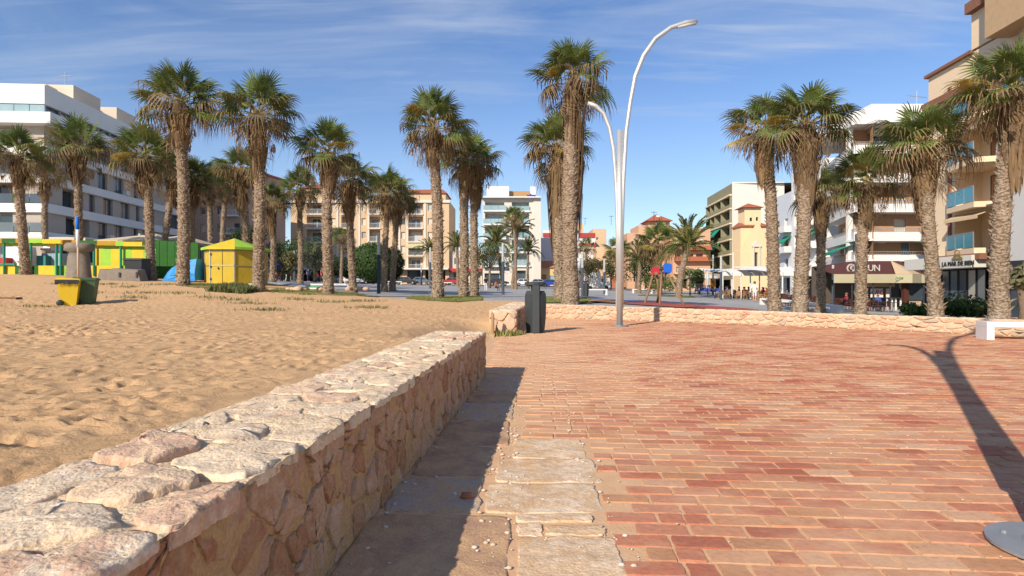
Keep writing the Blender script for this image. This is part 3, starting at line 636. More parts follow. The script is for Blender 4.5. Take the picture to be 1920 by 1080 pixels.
FR_G = [fan_mesh('frond', m_green, droop=.10, tipdroop=.10, arch=.05, cup=.42, seed=1), fan_mesh('frond', m_green, droop=.22, tipdroop=.28, cup=.5, mtip=m_olive, seed=2),
        fan_mesh('frond', m_green, droop=.35, tipdroop=.45, cup=.35, arch=.2, mtip=m_olive, seed=3), fan_mesh('frond', m_green, droop=.08, tipdroop=.12, cup=.75, pet=1.15, spread=1.7, seed=4)]
FR_Y = [fan_mesh('frond', m_yell, droop=.3, tipdroop=.2, cup=.3, mtip=m_olive, seed=6)]
FR_O = [fan_mesh('frond', m_olive, droop=.6, tipdroop=.7, cup=.3, arch=.25, mtip=m_dead, seed=7), fan_mesh('frond', m_green, droop=.5, tipdroop=.75, cup=.3, arch=.25, mtip=m_dead, seed=8)]
FR_D = [fan_mesh('frond', m_dead if i % 2 else m_dead2, nseg=22, droop=.9+.2*(i % 3), tipdroop=.9, cup=.5+.3*i, spread=1.5-.2*i, arch=.25, seed=9+i, ragged=.38) for i in range(4)]
def frond_M(az, el, s, roll, off):
    x = Vector((math.cos(az)*math.cos(el), math.sin(az)*math.cos(el), math.sin(el))); y = Vector((-math.sin(az), math.cos(az), 0)); z = x.cross(y)
    M = Matrix.Identity(4)
    M3 = Matrix((x, y, z)).transposed(); M3 = M3 @ Matrix.Rotation(roll, 3, 'X')
    for i in range(3):
        for j in range(3): M[i][j] = M3[i][j]*s
        M[i][3] = off[i]
    return M
def skirt_mesh(seed, length=2.3, r=.42, n=170):
    rs = random.Random(seed); mb = MB()
    for k in range(n):            # dead leaves folded down against the trunk
        t = rs.random(); az = rs.random()*6.283; z0 = -t*length*.8+.1; rr = r*(1.2-.6*t)*rs.uniform(.6, 1.2); l = rs.uniform(.55, 1.15); w_ = rs.uniform(.025,.09)
        mb.cur = 0 if rs.random() < .45 else 1
        ca, sa = math.cos(az), math.sin(az); tx, ty = -sa*w_, ca*w_; bow = rs.uniform(.05,.2)
        p = [(ca*rr*.5, sa*rr*.5, z0+.15), (ca*(rr+bow), sa*(rr+bow), z0-l*.4), (ca*(rr+bow*.4), sa*(rr+bow*.4), z0-l)]
        v = [(p[0][0]-tx*.4, p[0][1]-ty*.4, p[0][2]), (p[0][0]+tx*.4, p[0][1]+ty*.4, p[0][2]), (p[1][0]+tx, p[1][1]+ty, p[1][2]), (p[1][0]-tx, p[1][1]-ty, p[1][2]), (p[2][0]+tx*.3, p[2][1]+ty*.3, p[2][2]-rs.random()*.2), (p[2][0]-tx*.5, p[2][1]-ty*.5, p[2][2])]
        mb.add(v, [(0,1,2,3),(3,2,4,5)])
    mb.cur = 0
    return mb.mesh('dead_leaf_skirt', [m_dead, m_dead2])
def fibre_mesh(seed, n=260, R_=1.7):
    rs = random.Random(seed); mb = MB()
    for k in range(n):            # limp brown threads hanging off the leaves
        az = rs.random()*6.283; el = rs.uniform(-.9, .75); rr = R_*rs.uniform(.45, 1.12); c = (rr*math.cos(el)*math.cos(az), rr*math.cos(el)*math.sin(az), rr*math.sin(el)*.85)
        l = rs.uniform(.15,.6); w_ = rs.uniform(.012,.04); a = rs.random()*3.14; dx, dy = math.cos(a)*w_, math.sin(a)*w_; sx = rs.gauss(0,.05); mb.cur = k % 2
        mb.add([(c[0]-dx, c[1]-dy, c[2]), (c[0]+dx, c[1]+dy, c[2]), (c[0]+dx*.7+sx, c[1]+dy*.7, c[2]-l*.6), (c[0]+sx, c[1], c[2]-l)], [(0,1,2),(0,2,3)])
    return mb.mesh('hanging_fibres', [m_dead, m_dead2])
SK = [skirt_mesh(i, n=330) for i in range(3)]; FB = [fibre_mesh(i+30) for i in range(3)]
def bark_fn(nt, b, mx, src):
    N = nt.nodes.new; L = nt.links.new; tc = N('ShaderNodeTexCoord'); mp = N('ShaderNodeMapping'); mp.inputs['Scale'].default_value = (5, 5, 9); L(tc.outputs['Object'], mp.inputs[0])
    v = N('ShaderNodeTexVoronoi'); v.inputs['Scale'].default_value = 1.5; v.inputs['Randomness'].default_value = 1; dn = N('ShaderNodeTexNoise'); dn.inputs['Scale'].default_value = 1.3; dn.inputs['Detail'].default_value = 4; L(mp.outputs[0], dn.inputs['Vector']); ds = N('ShaderNodeVectorMath'); ds.operation = 'MULTIPLY_ADD'; ds.inputs[1].default_value = (1.1, 1.1, 1.1); L(dn.outputs['Color'], ds.inputs[0]); L(mp.outputs[0], ds.inputs[2]); L(ds.outputs[0], v.inputs['Vector'])
    r = ramp(nt, [(0,(1.2,1.15,1.1)),(.4,(.95,.9,.85)),(.75,(.5,.44,.38)),(1,(.36,.3,.25))]); L(v.outputs['Distance'], r.inputs[0])
    m = N('ShaderNodeMixRGB'); m.blend_type = 'MULTIPLY'; m.inputs[0].default_value = 1; L(mx.outputs[0], m.inputs[1]); L(r.outputs[0], m.inputs[2]); L(m.outputs[0], b.inputs['Base Color'])
    bp = N('ShaderNodeBump'); bp.invert = True; bp.inputs['Distance'].default_value = .06; L(v.outputs['Distance'], bp.inputs['Height']); L(bp.outputs[0], b.inputs['Normal'])
m_bark = mat('palm_bark', (.42,.34,.26), (.27,.205,.145), scale=2.2, rough=.95, fn=bark_fn, spec=.1)
m_stub = mat('leaf_stub', (.37,.27,.18), (.24,.16,.10), scale=5, rough=.95)
def trunk_mesh(h, r0, lean, seed, nsides=16, flare=1.25):
    rs = random.Random(seed); rings = int(h/.11)+2; V = []; Fc = []; mi = []
    cx = [lean[0]*(t**1.4) + .05*math.sin(t*5+seed) for t in np.linspace(0,1,rings)]; cy = [lean[1]*(t**1.4)+.04*math.sin(t*4+seed*2) for t in np.linspace(0,1,rings)]
    for k in range(rings):
        t = k/(rings-1); z = -.25+t*(h+.25); r = r0*(flare+(1-flare)*min(1, t*6))*(1-.16*t) if t < .17 else r0*(1-.16*t)
        for i in range(nsides):
            a = 6.2832*i/nsides; q = r*(1+.10*noise.noise(Vector((math.cos(a)*3, math.sin(a)*3, z*7+seed*7)))+.06*((k+i) % 2)*rs.random()); V.append((cx[k]+q*math.cos(a), cy[k]+q*math.sin(a), z))
    for k in range(rings-1):
        for i in range(nsides): Fc.append((k*nsides+i, k*nsides+(i+1) % nsides, (k+1)*nsides+(i+1) % nsides, (k+1)*nsides+i)); mi.append(0)
    for _ in range(int(h*42)):        # broken leaf bases
        t = rs.random()**.85; k = min(rings-1, int(t*rings)); a = rs.random()*6.283; z = V[k*nsides][2]; r = r0*(1-.16*t)*1.0; l = rs.uniform(.04,.12)*(1+.8*(t < .15)); w_ = rs.uniform(.03,.07)
        ca, sa = math.cos(a), math.sin(a); o = len(V); x, y = cx[k]+r*ca, cy[k]+r*sa
        V += [(x+sa*w_, y-ca*w_, z), (x-sa*w_, y+ca*w_, z), (x+ca*l+sa*w_*.5, y+sa*l-ca*w_*.5, z+l*rs.uniform(.2,1.1)), (x-ca*.02, y-sa*.02, z-.12)]
        Fc += [(o, o+1, o+2), (o+1, o+3, o+2), (o+3, o, o+2)]; mi += [1, 1, 1]
    me = bpy.data.meshes.new('trunk'); me.from_pydata(V, [], Fc); me.materials.append(m_bark); me.materials.append(m_stub); me.polygons.foreach_set('material_index', mi)
    me.polygons.foreach_set('use_smooth', [m == 0 for m in mi]); me.update(); return me, (cx[-1], cy[-1], h)
def fan_palm(px, d, top, r0, label, cw=4.2, lean=0, skirt=2.2, green=21, sk=None, seed=None, basepy=None, group='fan palms of the seafront', basex=None):
    """px: crown centre in the photo; top: photo row of the crown's top"""
    global _ps; seed = _ps = _ps+1
    rs = random.Random(seed*7+1); r0 *= .86 if px > 1400 else .95
    bx = X_at(basex if basex is not None else px, d); g = T(bx, d); s = cw*(.86 if px > 1400 else 1)/4.15
    skirt *= .8*rs.uniform(.75, 1.15); green += rs.choice([1, 3, 5, 7])
    h = Z_at(top, d)-g-1.75*s
    t = thing('fan_palm', label, 'palm tree', (bx, d, g), group=group)
    me, tp = trunk_mesh(h, r0, (X_at(px, d)-bx, lean+rs.uniform(-.5,.5)), seed); link('trunk', me, t)
    tp = Vector(tp)
    for k in range(green):
        u = k/(green-1); el = R(84-95*u**.85+rs.uniform(-9, 9)); az = k*2.39996+rs.uniform(-.3,.3)
        pool = FR_G[:1]+FR_G[3:] if u < .3 else (FR_G if u < .75 else FR_G[1:3]+FR_O)
        me = rs.choice(pool)
        if u > .55 and rs.random() < .13: me = FR_Y[0]
        link('frond', me, t, frond_M(az, el, s*rs.uniform(.82, 1.12), rs.gauss(0,.3), tp+Vector((0,0,rs.uniform(-.12,.12)*s))))
    nd = int(green*.5)
    for k in range(nd):
        u = k/nd; el = R(-5-62*u+rs.uniform(-10, 10)); az = k*2.39996+1.1
        link('dead_frond' if u > .2 else 'frond', rs.choice(FR_O if u < .25 else FR_D), t, frond_M(az, el, s*rs.uniform(.8, 1.05), rs.gauss(0,.5), tp+Vector((0,0,-.1-.55*u*s))))
    o = link('dead_leaf_skirt', SK[seed % 3], t); o.location = tp+Vector((0,0,-.1)); q_ = s*rs.uniform(.78, 1.05)*(r0/.3)**.4; o.scale = (q_, q_, skirt/2.3); o.rotation_euler.z = seed; o['kind'] = 'stuff'
    o = link('hanging_fibres', FB[seed % 3], t); o.location = tp+Vector((0,0,-.1)); o.scale = (s, s, s); o.rotation_euler.z = seed*2; o['kind'] = 'stuff'
    return t
_ps = 0
A = 'tall fan palm '
fan_palm(45, 36, 250, .27, 'short fan palm standing before the striped fair fence at the far left', 3.7, skirt=2.2)
fan_palm(82, 50, 295, .24, 'small fan palm behind the far left palm, its crown half hidden', 3.6, basex=87)
fan_palm(148, 42, 228, .27, 'fan palm rising behind the yellow and grey wheeled bins', 4.7, skirt=2.4, basex=150)
fan_palm(270, 36, 240, .27, 'fan palm with bushy crown left of the tallest left-hand palm', 4.3, skirt=2.6, basex=285)
fan_palm(318, 42, 285, .23, 'slightly leaning thin fan palm just left of the tallest left-hand palm', 3.8, skirt=2.8, basex=303)
fan_palm(330, 30, 115, .30, 'tallest fan palm on the left with full crown and pale thick trunk', 4.6, skirt=3.6, green=25, basex=343)
fan_palm(368, 44, 300, .22, 'thin fan palm close behind the tallest left-hand palm', 3.8, basex=357)
fan_palm(397, 52, 318, .25, 'fan palm behind the left edge of the yellow kiosk', 3.8)
fan_palm(422, 56, 312, .25, 'fan palm behind the middle of the yellow kiosk roof', 3.8, basex=416)
fan_palm(455, 40, 278, .26, 'fan palm beside the right edge of the yellow kiosk', 3.9, skirt=3.4, basex=466)
fan_palm(487, 30, 150, .29, 'tall fan palm right of the yellow kiosk with pale trunk', 4.3, skirt=3.2, green=25)
fan_palm(512, 47, 345, .25, 'shaggy dark fan palm behind the tall palm right of the kiosk', 3.6, skirt=3.4)
fan_palm(562, 48, 316, .23, 'slim fan palm with green crown between two taller palms', 3.9, skirt=2, basex=562)
fan_palm(614, 31, 228, .28, 'fan palm standing in grass in front of the beige apartments', 3.8, skirt=2.6, basex=614)
fan_palm(657, 37, 298, .24, 'narrow crowned fan palm left of the round clipped tree', 3.6, skirt=2.6, basex=662)
fan_palm(728, 42, 322, .23, 'left one of two fan palms standing together by the round tree', 3.9, skirt=2.4, basex=721)
fan_palm(742, 43.5, 326, .23, 'right one of two fan palms standing together by the round tree', 4.0, skirt=2.4, basex=737)
fan_palm(815, 30, 185, .30, 'tall fan palm with golden skirt at the edge of the sand', 3.9, skirt=2.7, green=24, basex=822)
fan_palm(872, 33, 245, .27, 'fan palm just right of the golden skirted palm', 3.6, skirt=3.0, basex=868)
fan_palm(892, 35, 262, .25, 'thinner fan palm right beside the twin trunks left of the white modern block', 3.6, skirt=3.0, basex=888)
fan_palm(1076, 26, 72, .36, 'tallest fan palm of all, with long brown skirt behind the steel lamp', 4.0, skirt=8.5, green=24, basex=1068)
fan_palm(1045, 29.5, 215, .30, 'fan palm mostly hidden behind the tallest palm, skirt reaching low', 3.9, skirt=6.0, green=22, basex=1052)
fan_palm(1432, 28.5, 185, .33, 'leftmost fan palm of the right-hand group with drooping left side', 4.4, skirt=3.8, basex=1455)
fan_palm(1515, 25, 160, .34, 'highest fan palm of the right-hand group before the white flats', 4.5, skirt=4.2, green=24, basex=1500)
fan_palm(1545, 33, 315, .28, 'smaller fan palm between the two taller right-hand palms', 3.9, skirt=4, basex=1538)
fan_palm(1620, 27, 285, .27, 'short fan palm behind the lamp post in front of the burgundy awning', 4.0, skirt=3.0, basex=1612)
fan_palm(1745, 23, 195, .29, 'fan palm standing left of the cream building shop sign', 4.4, skirt=3.6, green=24, basex=1752)
fan_palm(1882, 20, 92, .33, 'fan palm at the right edge of view with an orange dead leaf', 4.2, skirt=3.6, green=25, basex=1873)
G2 = 'distant palms of the square'
fan_palm(640, 80, 425, .22, 'young distant fan palm in front of the beige apartments', 3.6, skirt=1, green=16, group=G2)
fan_palm(963, 85, 388, .2, 'distant slim fan palm in front of the white modern block', 3.8, skirt=1.5, green=16, group=G2, basex=968)
fan_palm(1235, 75, 420, .45, 'bushy distant fan palm directly behind the playground frame', 6.3, skirt=3, green=22, group=G2)
fan_palm(1158, 95, 445, .25, 'distant fan palm half hidden by the steel lamp column', 5.2, skirt=2.5, green=16, group=G2)
fan_palm(1100, 95, 447, .22, 'small distant fan palm right of the tallest palm trunk', 3.6, skirt=1, green=12, group=G2)
# feather palms
m_date = mat('date_green', (.12,.15,.04), (.19,.19,.06), scale=2, rough=.6, fn=leaf_fn)
def feather_mesh(L_=3.2, droop=1.2, seed=0, m=None):
    rs = random.Random(seed); mb = MB(); n = 26; sp = []
    for k in range(n+1):
        t = k/n; sp.append(Vector((L_*t*(1-.12*t*t), 0, L_*(.22*t-droop/L_*t**2.3))))
    mb.cur = 1; mb.tube(sp[::3]+[sp[-1]], [.05,.045,.04,.035,.03,.025,.02,.015,.01,.008][:len(sp[::3])+1], 4); mb.cur = 0
    for k in range(2, n):
        t = k/n; p = sp[k]; l = .52*math.sin(min(1, t*1.25+.15)*math.pi*.62+.4)*(1 if t < .8 else 1.1-.5*(t-.8)*5*.6)
        for s in (-1, 1):
            for q in (0, .5):
                pp = p+(sp[min(k+1, n)]-p)*q; a = rs.uniform(.55,.85); e = Vector((math.cos(a)*l, s*math.sin(a)*l, -l*rs.uniform(.05,.45))); w_ = .028
                mb.add([pp+Vector((-w_,0,0)), pp+Vector((w_,0,0)), pp+e*.6+Vector((w_*.8,0,.05)), pp+e], [(0,1,2),(0,2,3)])
    return mb.mesh('feather_frond', [m or m_date, m_pet])
FE = [feather_mesh(3.2, 1.0, 1), feather_mesh(3.2, 1.9, 2), feather_mesh(2.9, 2.6, 3)]
def date_palm(px, d, crown_py, r0, label, s=1.0, basex=None, n=30):
    global _ps; _ps += 1; seed = _ps; rs = random.Random(seed*3); bx = X_at(basex if basex is not None else px, d); g = T(bx, d); h = Z_at(crown_py, d)-g
    t = thing('date_palm', label, 'palm tree', (bx, d, g), group=G2)
    me, tp = trunk_mesh(h, r0, (X_at(px, d)-bx, 0), seed, 12, 1.1); link('trunk', me, t); tp = Vector(tp)
    for k in range(n):
        u = k/(n-1); el = R(86-92*u**.9+rs.uniform(-7, 7))
        link('frond', FE[0] if u < .45 else rs.choice(FE[1:] if u > .7 else FE[:2]), t, frond_M(k*2.39996, el, s*rs.uniform(.85, 1.1), rs.gauss(0,.25), tp))
    return t
date_palm(1289, 60, 462, .33, 'curved date palm with long arching feather leaves beside the terracotta flats', 1.15, basex=1272, n=34)
date_palm(1199, 78, 488, .28, 'smaller date palm left of the playground frame', 1.0)
date_palm(970, 88, 432, .26, 'date palm leaning beside the slim palm before the white block', 1.1, basex=962)
date_palm(930, 92, 455, .25, 'low date palm left of the leaning one before the white block', 1.1, basex=942)
date_palm(858, 95, 462, .24, 'distant date palm between the paired trunks and the golden skirted palm', .9)
date_palm(806, 95, 470, .2, 'thin distant date palm left of the golden skirted palm', .8)
date_palm(990, 300/3.2, 470, .2, 'faint date palm low in front of the modern block', .8)
# ---------------------------------------------------------------- leafy trees and bushes
def tree_fn(nt, b, mx, src): leaf_fn(nt, b, mx, src)
TM = {'dark': mat('foliage_dark', (.030,.062,.016), (.055,.095,.022), scale=1.2, rough=.7, fn=leaf_fn), 'mid': mat('foliage_mid', (.075,.10,.03), (.12,.14,.04), scale=1.2, rough=.7, fn=leaf_fn),
      'grey': mat('foliage_grey', (.14,.15,.08), (.2,.19,.1), scale=1.2, rough=.7, fn=leaf_fn), 'brown': mat('foliage_brown', (.10,.095,.035), (.15,.12,.05), scale=1.2, rough=.7, fn=leaf_fn)}
m_wood = mat('tree_bark', (.22,.16,.11), (.14,.10,.07), scale=5, rough=.95, bump=.01, bscale=12)
def crown(mb, c, r, n, leaf, rs, clip=False):
    lobes = [(Vector((0,0,0)), 1.0)] if clip else [(Vector((rs.gauss(0,.42), rs.gauss(0,.42), rs.gauss(0,.3))), rs.uniform(.35,.6)) for _ in range(11)]
    for _ in range(n):
        lo, lr = rs.choice(lobes); v = Vector((rs.gauss(0,1), rs.gauss(0,1), rs.gauss(0,1))).normalized()
        q = lo+v*lr*(rs.uniform(.88, 1.02) if clip else rs.uniform(.55, 1.05)); p = Vector((c[0]+q.x*r[0], c[1]+q.y*r[1], c[2]+q.z*r[2]))
        a = Vector((rs.gauss(0,1), rs.gauss(0,1), rs.gauss(0,1))).normalized(); b = a.cross(v).normalized() if a.cross(v).length > .01 else a.orthogonal(); a = (v.cross(b)+v*rs.gauss(0,.5)).normalized()
        s = leaf*rs.uniform(.6, 1.3); mb.add([p-a*s, p+b*s*.5, p+a*s, p-b*s*.5], [(0,1,2,3)])
def tree(name, label, cat, px, d, cpy, w_, h_, kind='mid', n=1800, leaf=.16, clip=False, trunk=True, group=None, basex=None):
    rs = random.Random(int(px*3+d)); bx = X_at(basex or px, d); g = T(bx, d); cz = Z_at(cpy, d)-g
    t = thing(name, label, cat, (bx, d, g), group=group); mb = MB(); cx = X_at(px, d)-bx
    if trunk:
        tb = MB(); tb.tube([(0,0,-.3),(.05,0,cz*.3),(cx*.6,.1,cz*.65),(cx,0,cz)], [.24,.18,.15,.08], 8)
        for k in range(6):
            a = k*1.05+rs.random(); tb.tube([(cx*.6,.1,cz*.6),(cx+math.cos(a)*w_*.2, math.sin(a)*w_*.2, cz*.9),(cx+math.cos(a)*w_*.36, math.sin(a)*w_*.36, cz+h_*.15)], [.09,.06,.02], 6)
        tb.build('trunk', m_wood, t, True)
    crown(mb, (cx,0,cz), (w_/2, w_/2, h_/2), n, leaf, rs, clip)
    if clip: crown(mb, (cx,0,cz), (w_*.44, w_*.44, h_*.44), n//2, leaf*1.3, rs, True)
    mb.build('crown', TM[kind], t)
tree('clipped_tree', 'round clipped dark green tree in front of the beige apartments', 'tree', 700, 95, 492, 7.6, 6.6, 'dark', 5200, .2, True)
tree('clipped_tree', 'second round clipped tree half behind the twin palms', 'tree', 738, 100, 495, 3.6, 6.0, 'dark', 1600, .2, True)
tree('leafy_tree', 'loose green tree in front of the modern white block', 'tree', 918, 88, 480, 6.2, 5.6, 'mid', 2600)
tree('leafy_tree', 'brownish bushy tree left of the steel lamp column', 'tree', 1102, 90, 497, 6.2, 4.8, 'brown', 2600)
tree('leafy_tree', 'dark tree just left of the lamp column by the low houses', 'tree', 1145, 105, 505, 3.6, 4.2, 'dark', 1200)
tree('leafy_tree', 'broad low tree right of the steel lamp column', 'tree', 1192, 95, 500, 6.4, 4.6, 'dark', 2600)
tree('leafy_tree', 'dark tree with the red flower patch left of the beige apartments', 'tree', 560, 85, 478, 6.4, 5.6, 'dark', 2600)
tree('leafy_tree', 'grey green small tree right of the slim green palm', 'tree', 590, 62, 483, 3.2, 3.8, 'grey', 1500)
tree('leafy_tree', 'dark tree behind the tall palm right of the kiosk', 'tree', 530, 95, 480, 7, 6.5, 'dark', 2600)
tree('leafy_tree', 'dark bushy tree behind the narrow crowned palm', 'tree', 625, 95, 500, 6, 5, 'dark', 2200)
tree('leafy_tree', 'dark tree rising behind the kiosk roof', 'tree', 462, 80, 448, 6, 4.5, 'dark', 1800)
tree('dry_palm_shrub', 'drooping brown and green shrub by the lamp post right of the kiosk', 'shrub', 540, 55, 492, 2.2, 3.0, 'brown', 900)
tree('leafy_tree', 'dark green tree low beside the terracotta flats', 'tree', 1300, 70, 516, 3.4, 1.9, 'mid', 900, trunk=False)
tree('bush', 'bright green bush right of the playground frame legs', 'bush', 1260, 66, 534, 4.2, 2.2, 'mid', 1400, .13, trunk=False)
tree('bush', 'green bush behind the left playground leg', 'bush', 1221, 68, 522, 2.2, 2.6, 'mid', 900, .13, trunk=False)
for k, (px, w_, lb) in enumerate([(1717, 1.6, 'clipped green hedge block beside the burgundy terrace'), (1800, 3.4, 'dark green hedge below the dark glass shop front'), (1765, 1.8, 'low hedge block behind the palm by the cream shop sign'), (1840, 2.2, 'light leafed shrub at the right end of the hedge')]):
    tree('hedge', lb, 'hedge', px, 31+k*.15, 577, w_, 1.5, 'dark' if k < 3 else 'mid', 1500, .09, trunk=False)
tree('young_palm_shrub', 'yellowish leafy shrub at the right edge behind the last palm', 'shrub', 1920, 22, 510, 1.3, 2.0, 'grey', 500, .12)
# ---------------------------------------------------------------- buildings
def glass_fn(nt, b, mx, src):
    N = nt.nodes.new; L = nt.links.new; oi = N('ShaderNodeObjectInfo'); r = ramp(nt, [(0,(.03,.04,.05)),(.45,(.06,.08,.10)),(.6,(.12,.13,.13)),(.72,(.34,.31,.26)),(.82,(.05,.06,.07)),(.93,(.42,.40,.36))], 'CONSTANT'); L(oi.outputs['Random'], r.inputs[0])
    m = N('ShaderNodeMixRGB'); m.blend_type = 'ADD'; m.inputs[0].default_value = .5; L(r.outputs[0], m.inputs[1]); L(mx.outputs[0], m.inputs[2]); L(m.outputs[0], b.inputs['Base Color'])
m_glass = mat('window_glass', (.02,.03,.04), (.06,.08,.10), scale=.6, rough=.12, spec=.6, detail=2, fn=glass_fn)
m_glassl = mat('window_glass_pale', (.22,.34,.36), (.34,.44,.45), scale=.4, rough=.12, spec=.6, detail=2)
m_dark = mat('dark_frame', (.04,.04,.045), rough=.5); m_whitef = mat('white_frame', (.75,.74,.72), rough=.5)
m_white = mat('white_render', (.76,.74,.71), (.68,.66,.62), scale=.4, rough=.9); m_cream = mat('cream_trim', (.70,.60,.42), (.64,.53,.36), scale=.6)
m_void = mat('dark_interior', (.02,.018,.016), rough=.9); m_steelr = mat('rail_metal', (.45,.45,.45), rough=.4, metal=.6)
m_shut = mat('beige_shutter', (.62,.55,.43), (.56,.49,.38), scale=1, rough=.7); m_shutbr = mat('brown_shutter', (.40,.22,.11), (.33,.17,.08), scale=2, stretch=(1,1,14), rough=.7)
m_tile = mat('roof_tile', (.42,.14,.07), (.32,.10,.05), scale=4, stretch=(3,3,3), bump=.03, bscale=6)
m_green_cloth = mat('green_canvas', (.02,.30,.18), (.015,.24,.14), scale=2, rough=.8); m_stripe = mat('striped_canvas', (.62,.52,.30), (.36,.34,.18), scale=7, stretch=(4,0,0), amt=3)
_wm = {}
def win_meshes(w, h, kind):
    k = (round(w, 2), round(h, 2), kind)
    if k in _wm: return _wm[k]
    f = MB(); b = .06 if w > .5 else .03; n = max(1, int(round(w/1.1)))
    f.box(0, w, -.04, 0, 0, b); f.box(0, w, -.04, 0, h-b, h); f.box(0, b, -.04, 0, b, h-b); f.box(w-b, w, -.04, 0, b, h-b)
    for i in range(1, n): f.box(w*i/n-b/2, w*i/n+b/2, -.038, 0, b, h-b)
    p = MB(); p.box(b, w-b, -.02, -.01, b, h-b)
    fm = {'win': m_whitef, 'dark': m_dark, 'pale': m_whitef, 'shut': m_whitef, 'shutbr': m_dark}[kind]; pm = {'win': m_glass, 'dark': m_glass, 'pale': m_glassl, 'shut': m_shut, 'shutbr': m_shutbr}[kind]
    _wm[k] = (f.mesh('window', fm), p.mesh('pane', pm)); return _wm[k]
def MX(x=0, y=0, z=0, rz=0): return Matrix.Translation((x, y, z)) @ Matrix.Rotation(rz, 4, 'Z')
def facade(t, mb, M, W_, H, ops, z0=0):
    """wall surface in thing space with real openings; ops: (x0, x1, z0, z1, depth, kind)"""
    xs_ = sorted({0, W_}|{min(max(o[0], 0), W_) for o in ops}|{min(max(o[1], 0), W_) for o in ops}); zs = sorted({z0, H}|{o[2] for o in ops}|{o[3] for o in ops}); zs = [z for z in zs if z0 <= z <= H]
    for i in range(len(xs_)-1):
        for j in range(len(zs)-1):
            cx, cz = (xs_[i]+xs_[i+1])/2, (zs[j]+zs[j+1])/2
            if any(o[0] < cx < o[1] and o[2] < cz < o[3] for o in ops): continue
            mb.quad((xs_[i],0,zs[j]), (xs_[i+1],0,zs[j]), (xs_[i+1],0,zs[j+1]), (xs_[i],0,zs[j+1]), M)
    for o in ops:
        a, b, c, d, dp, kd = o
        mb.quad((a,0,c), (a,0,d), (a,dp,d), (a,dp,c), M); mb.quad((b,0,d), (b,0,c), (b,dp,c), (b,dp,d), M)
        mb.quad((a,0,c), (a,dp,c), (b,dp,c), (b,0,c), M); mb.quad((a,0,d), (b,0,d), (b,dp,d), (a,dp,d), M)
        cur = mb.cur
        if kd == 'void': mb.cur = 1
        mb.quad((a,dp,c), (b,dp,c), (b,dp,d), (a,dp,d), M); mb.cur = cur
        if kd in ('win', 'dark', 'shut', 'shutbr', 'pale'):
            fm, pm = win_meshes(b-a-.01, d-c-.01, kd); w_ = link('window', fm, t, M @ Matrix.Translation((a+.005, dp-.01, c+.005))); link('pane', pm, w_)
        elif kd == 'loggia':            # glazed doors at the back of a recessed balcony
            ww = min(2.2, (b-a)*.6); fm, pm = win_meshes(ww, (d-c)*.82, 'win'); w_ = link('window', fm, t, M @ Matrix.Translation((a+(b-a-ww)/2, dp-.01, c+.01))); link('pane', pm, w_)
        elif kd == 'loggiad':
            ww = (b-a)*.8; fm, pm = win_meshes(ww, (d-c)*.9, 'pale'); w_ = link('window', fm, t, M @ Matrix.Translation((a+(b-a-ww)/2, dp-.01, c+.01))); link('pane', pm, w_)
def rail(t, M, x0, x1, z, h, kind='bars', y=0, side=0, mt=None, name='railing'):
    mb = MB(); W_ = x1-x0
    def run(ax, ay, bx, by):
        L_ = math.hypot(bx-ax, by-ay); a = math.atan2(by-ay, bx-ax); m = M @ MX(ax, ay, z, a)
        if kind == 'bars':
            mb.box(0, L_, -.025, .025, h-.05, h, m); mb.box(0, L_, -.02, .02, .05, .09, m); n = max(2, int(L_/.22))
            for i in range(n+1): mb.box(L_*i/n-.015, L_*i/n+.015, -.012, .012, .09, h-.05, m)
        elif kind == 'solid': mb.box(0, L_, -.07, .07, -.15, h, m)
        elif kind == 'glass':
            n = max(1, round(L_/1.6))
            for i in range(n): mb.box(L_*i/n+.03, L_*(i+1)/n-.03, -.012, .012, .04, h, m)
    if side: run(x0, y+side, x0, y)
    run(x0, y, x1, y)
    if side: run(x1, y, x1, y+side)
    return mb.build(name, mt or (m_whitef if kind == 'bars' else m_white), t)
def slab(t, M, x0, x1, y0, y1, z0, z1, m, name='balcony_slab'):
    mb = MB(); mb.box(x0, x1, y0, y1, z0, z1, M); return mb.build(name, m, t)
def awning(t, M, x0, x1, z, out, drop, m, y=0, name='awning'):
    mb = MB(); a, b = (x0, y, z), (x1, y, z); c, d = (x1, y-out, z-drop), (x0, y-out, z-drop)
    mb.add([a,b,c,d,(x0,y,z-.03),(x1,y,z-.03),(x1,y-out,z-drop-.03),(x0,y-out,z-drop-.03),(x1,y-out,z-drop-.22),(x0,y-out,z-drop-.22)], [(0,3,2,1),(4,5,6,7),(3,7,6,2),(7,9,8,6),(0,4,7,3),(1,2,6,5)], M)
    return mb.build(name, m, t)
def shell(t, mb, x0, x1, y0, y1, z0, z1):      # remaining walls and roof behind a facade
    mb.quad((x1,y0,z0), (x1,y1,z0), (x1,y1,z1), (x1,y0,z1)); mb.quad((x0,y0,z0), (x0,y0,z1), (x0,y1,z1), (x0,y1,z0)); mb.quad((x0,y1,z0), (x0,y1,z1), (x1,y1,z1), (x1,y1,z0)); mb.quad((x0,y0,z1), (x1,y0,z1), (x1,y1,z1), (x0,y1,z1))
def zz(py, d, base): return Z_at(py, d)-base
B = 'building'
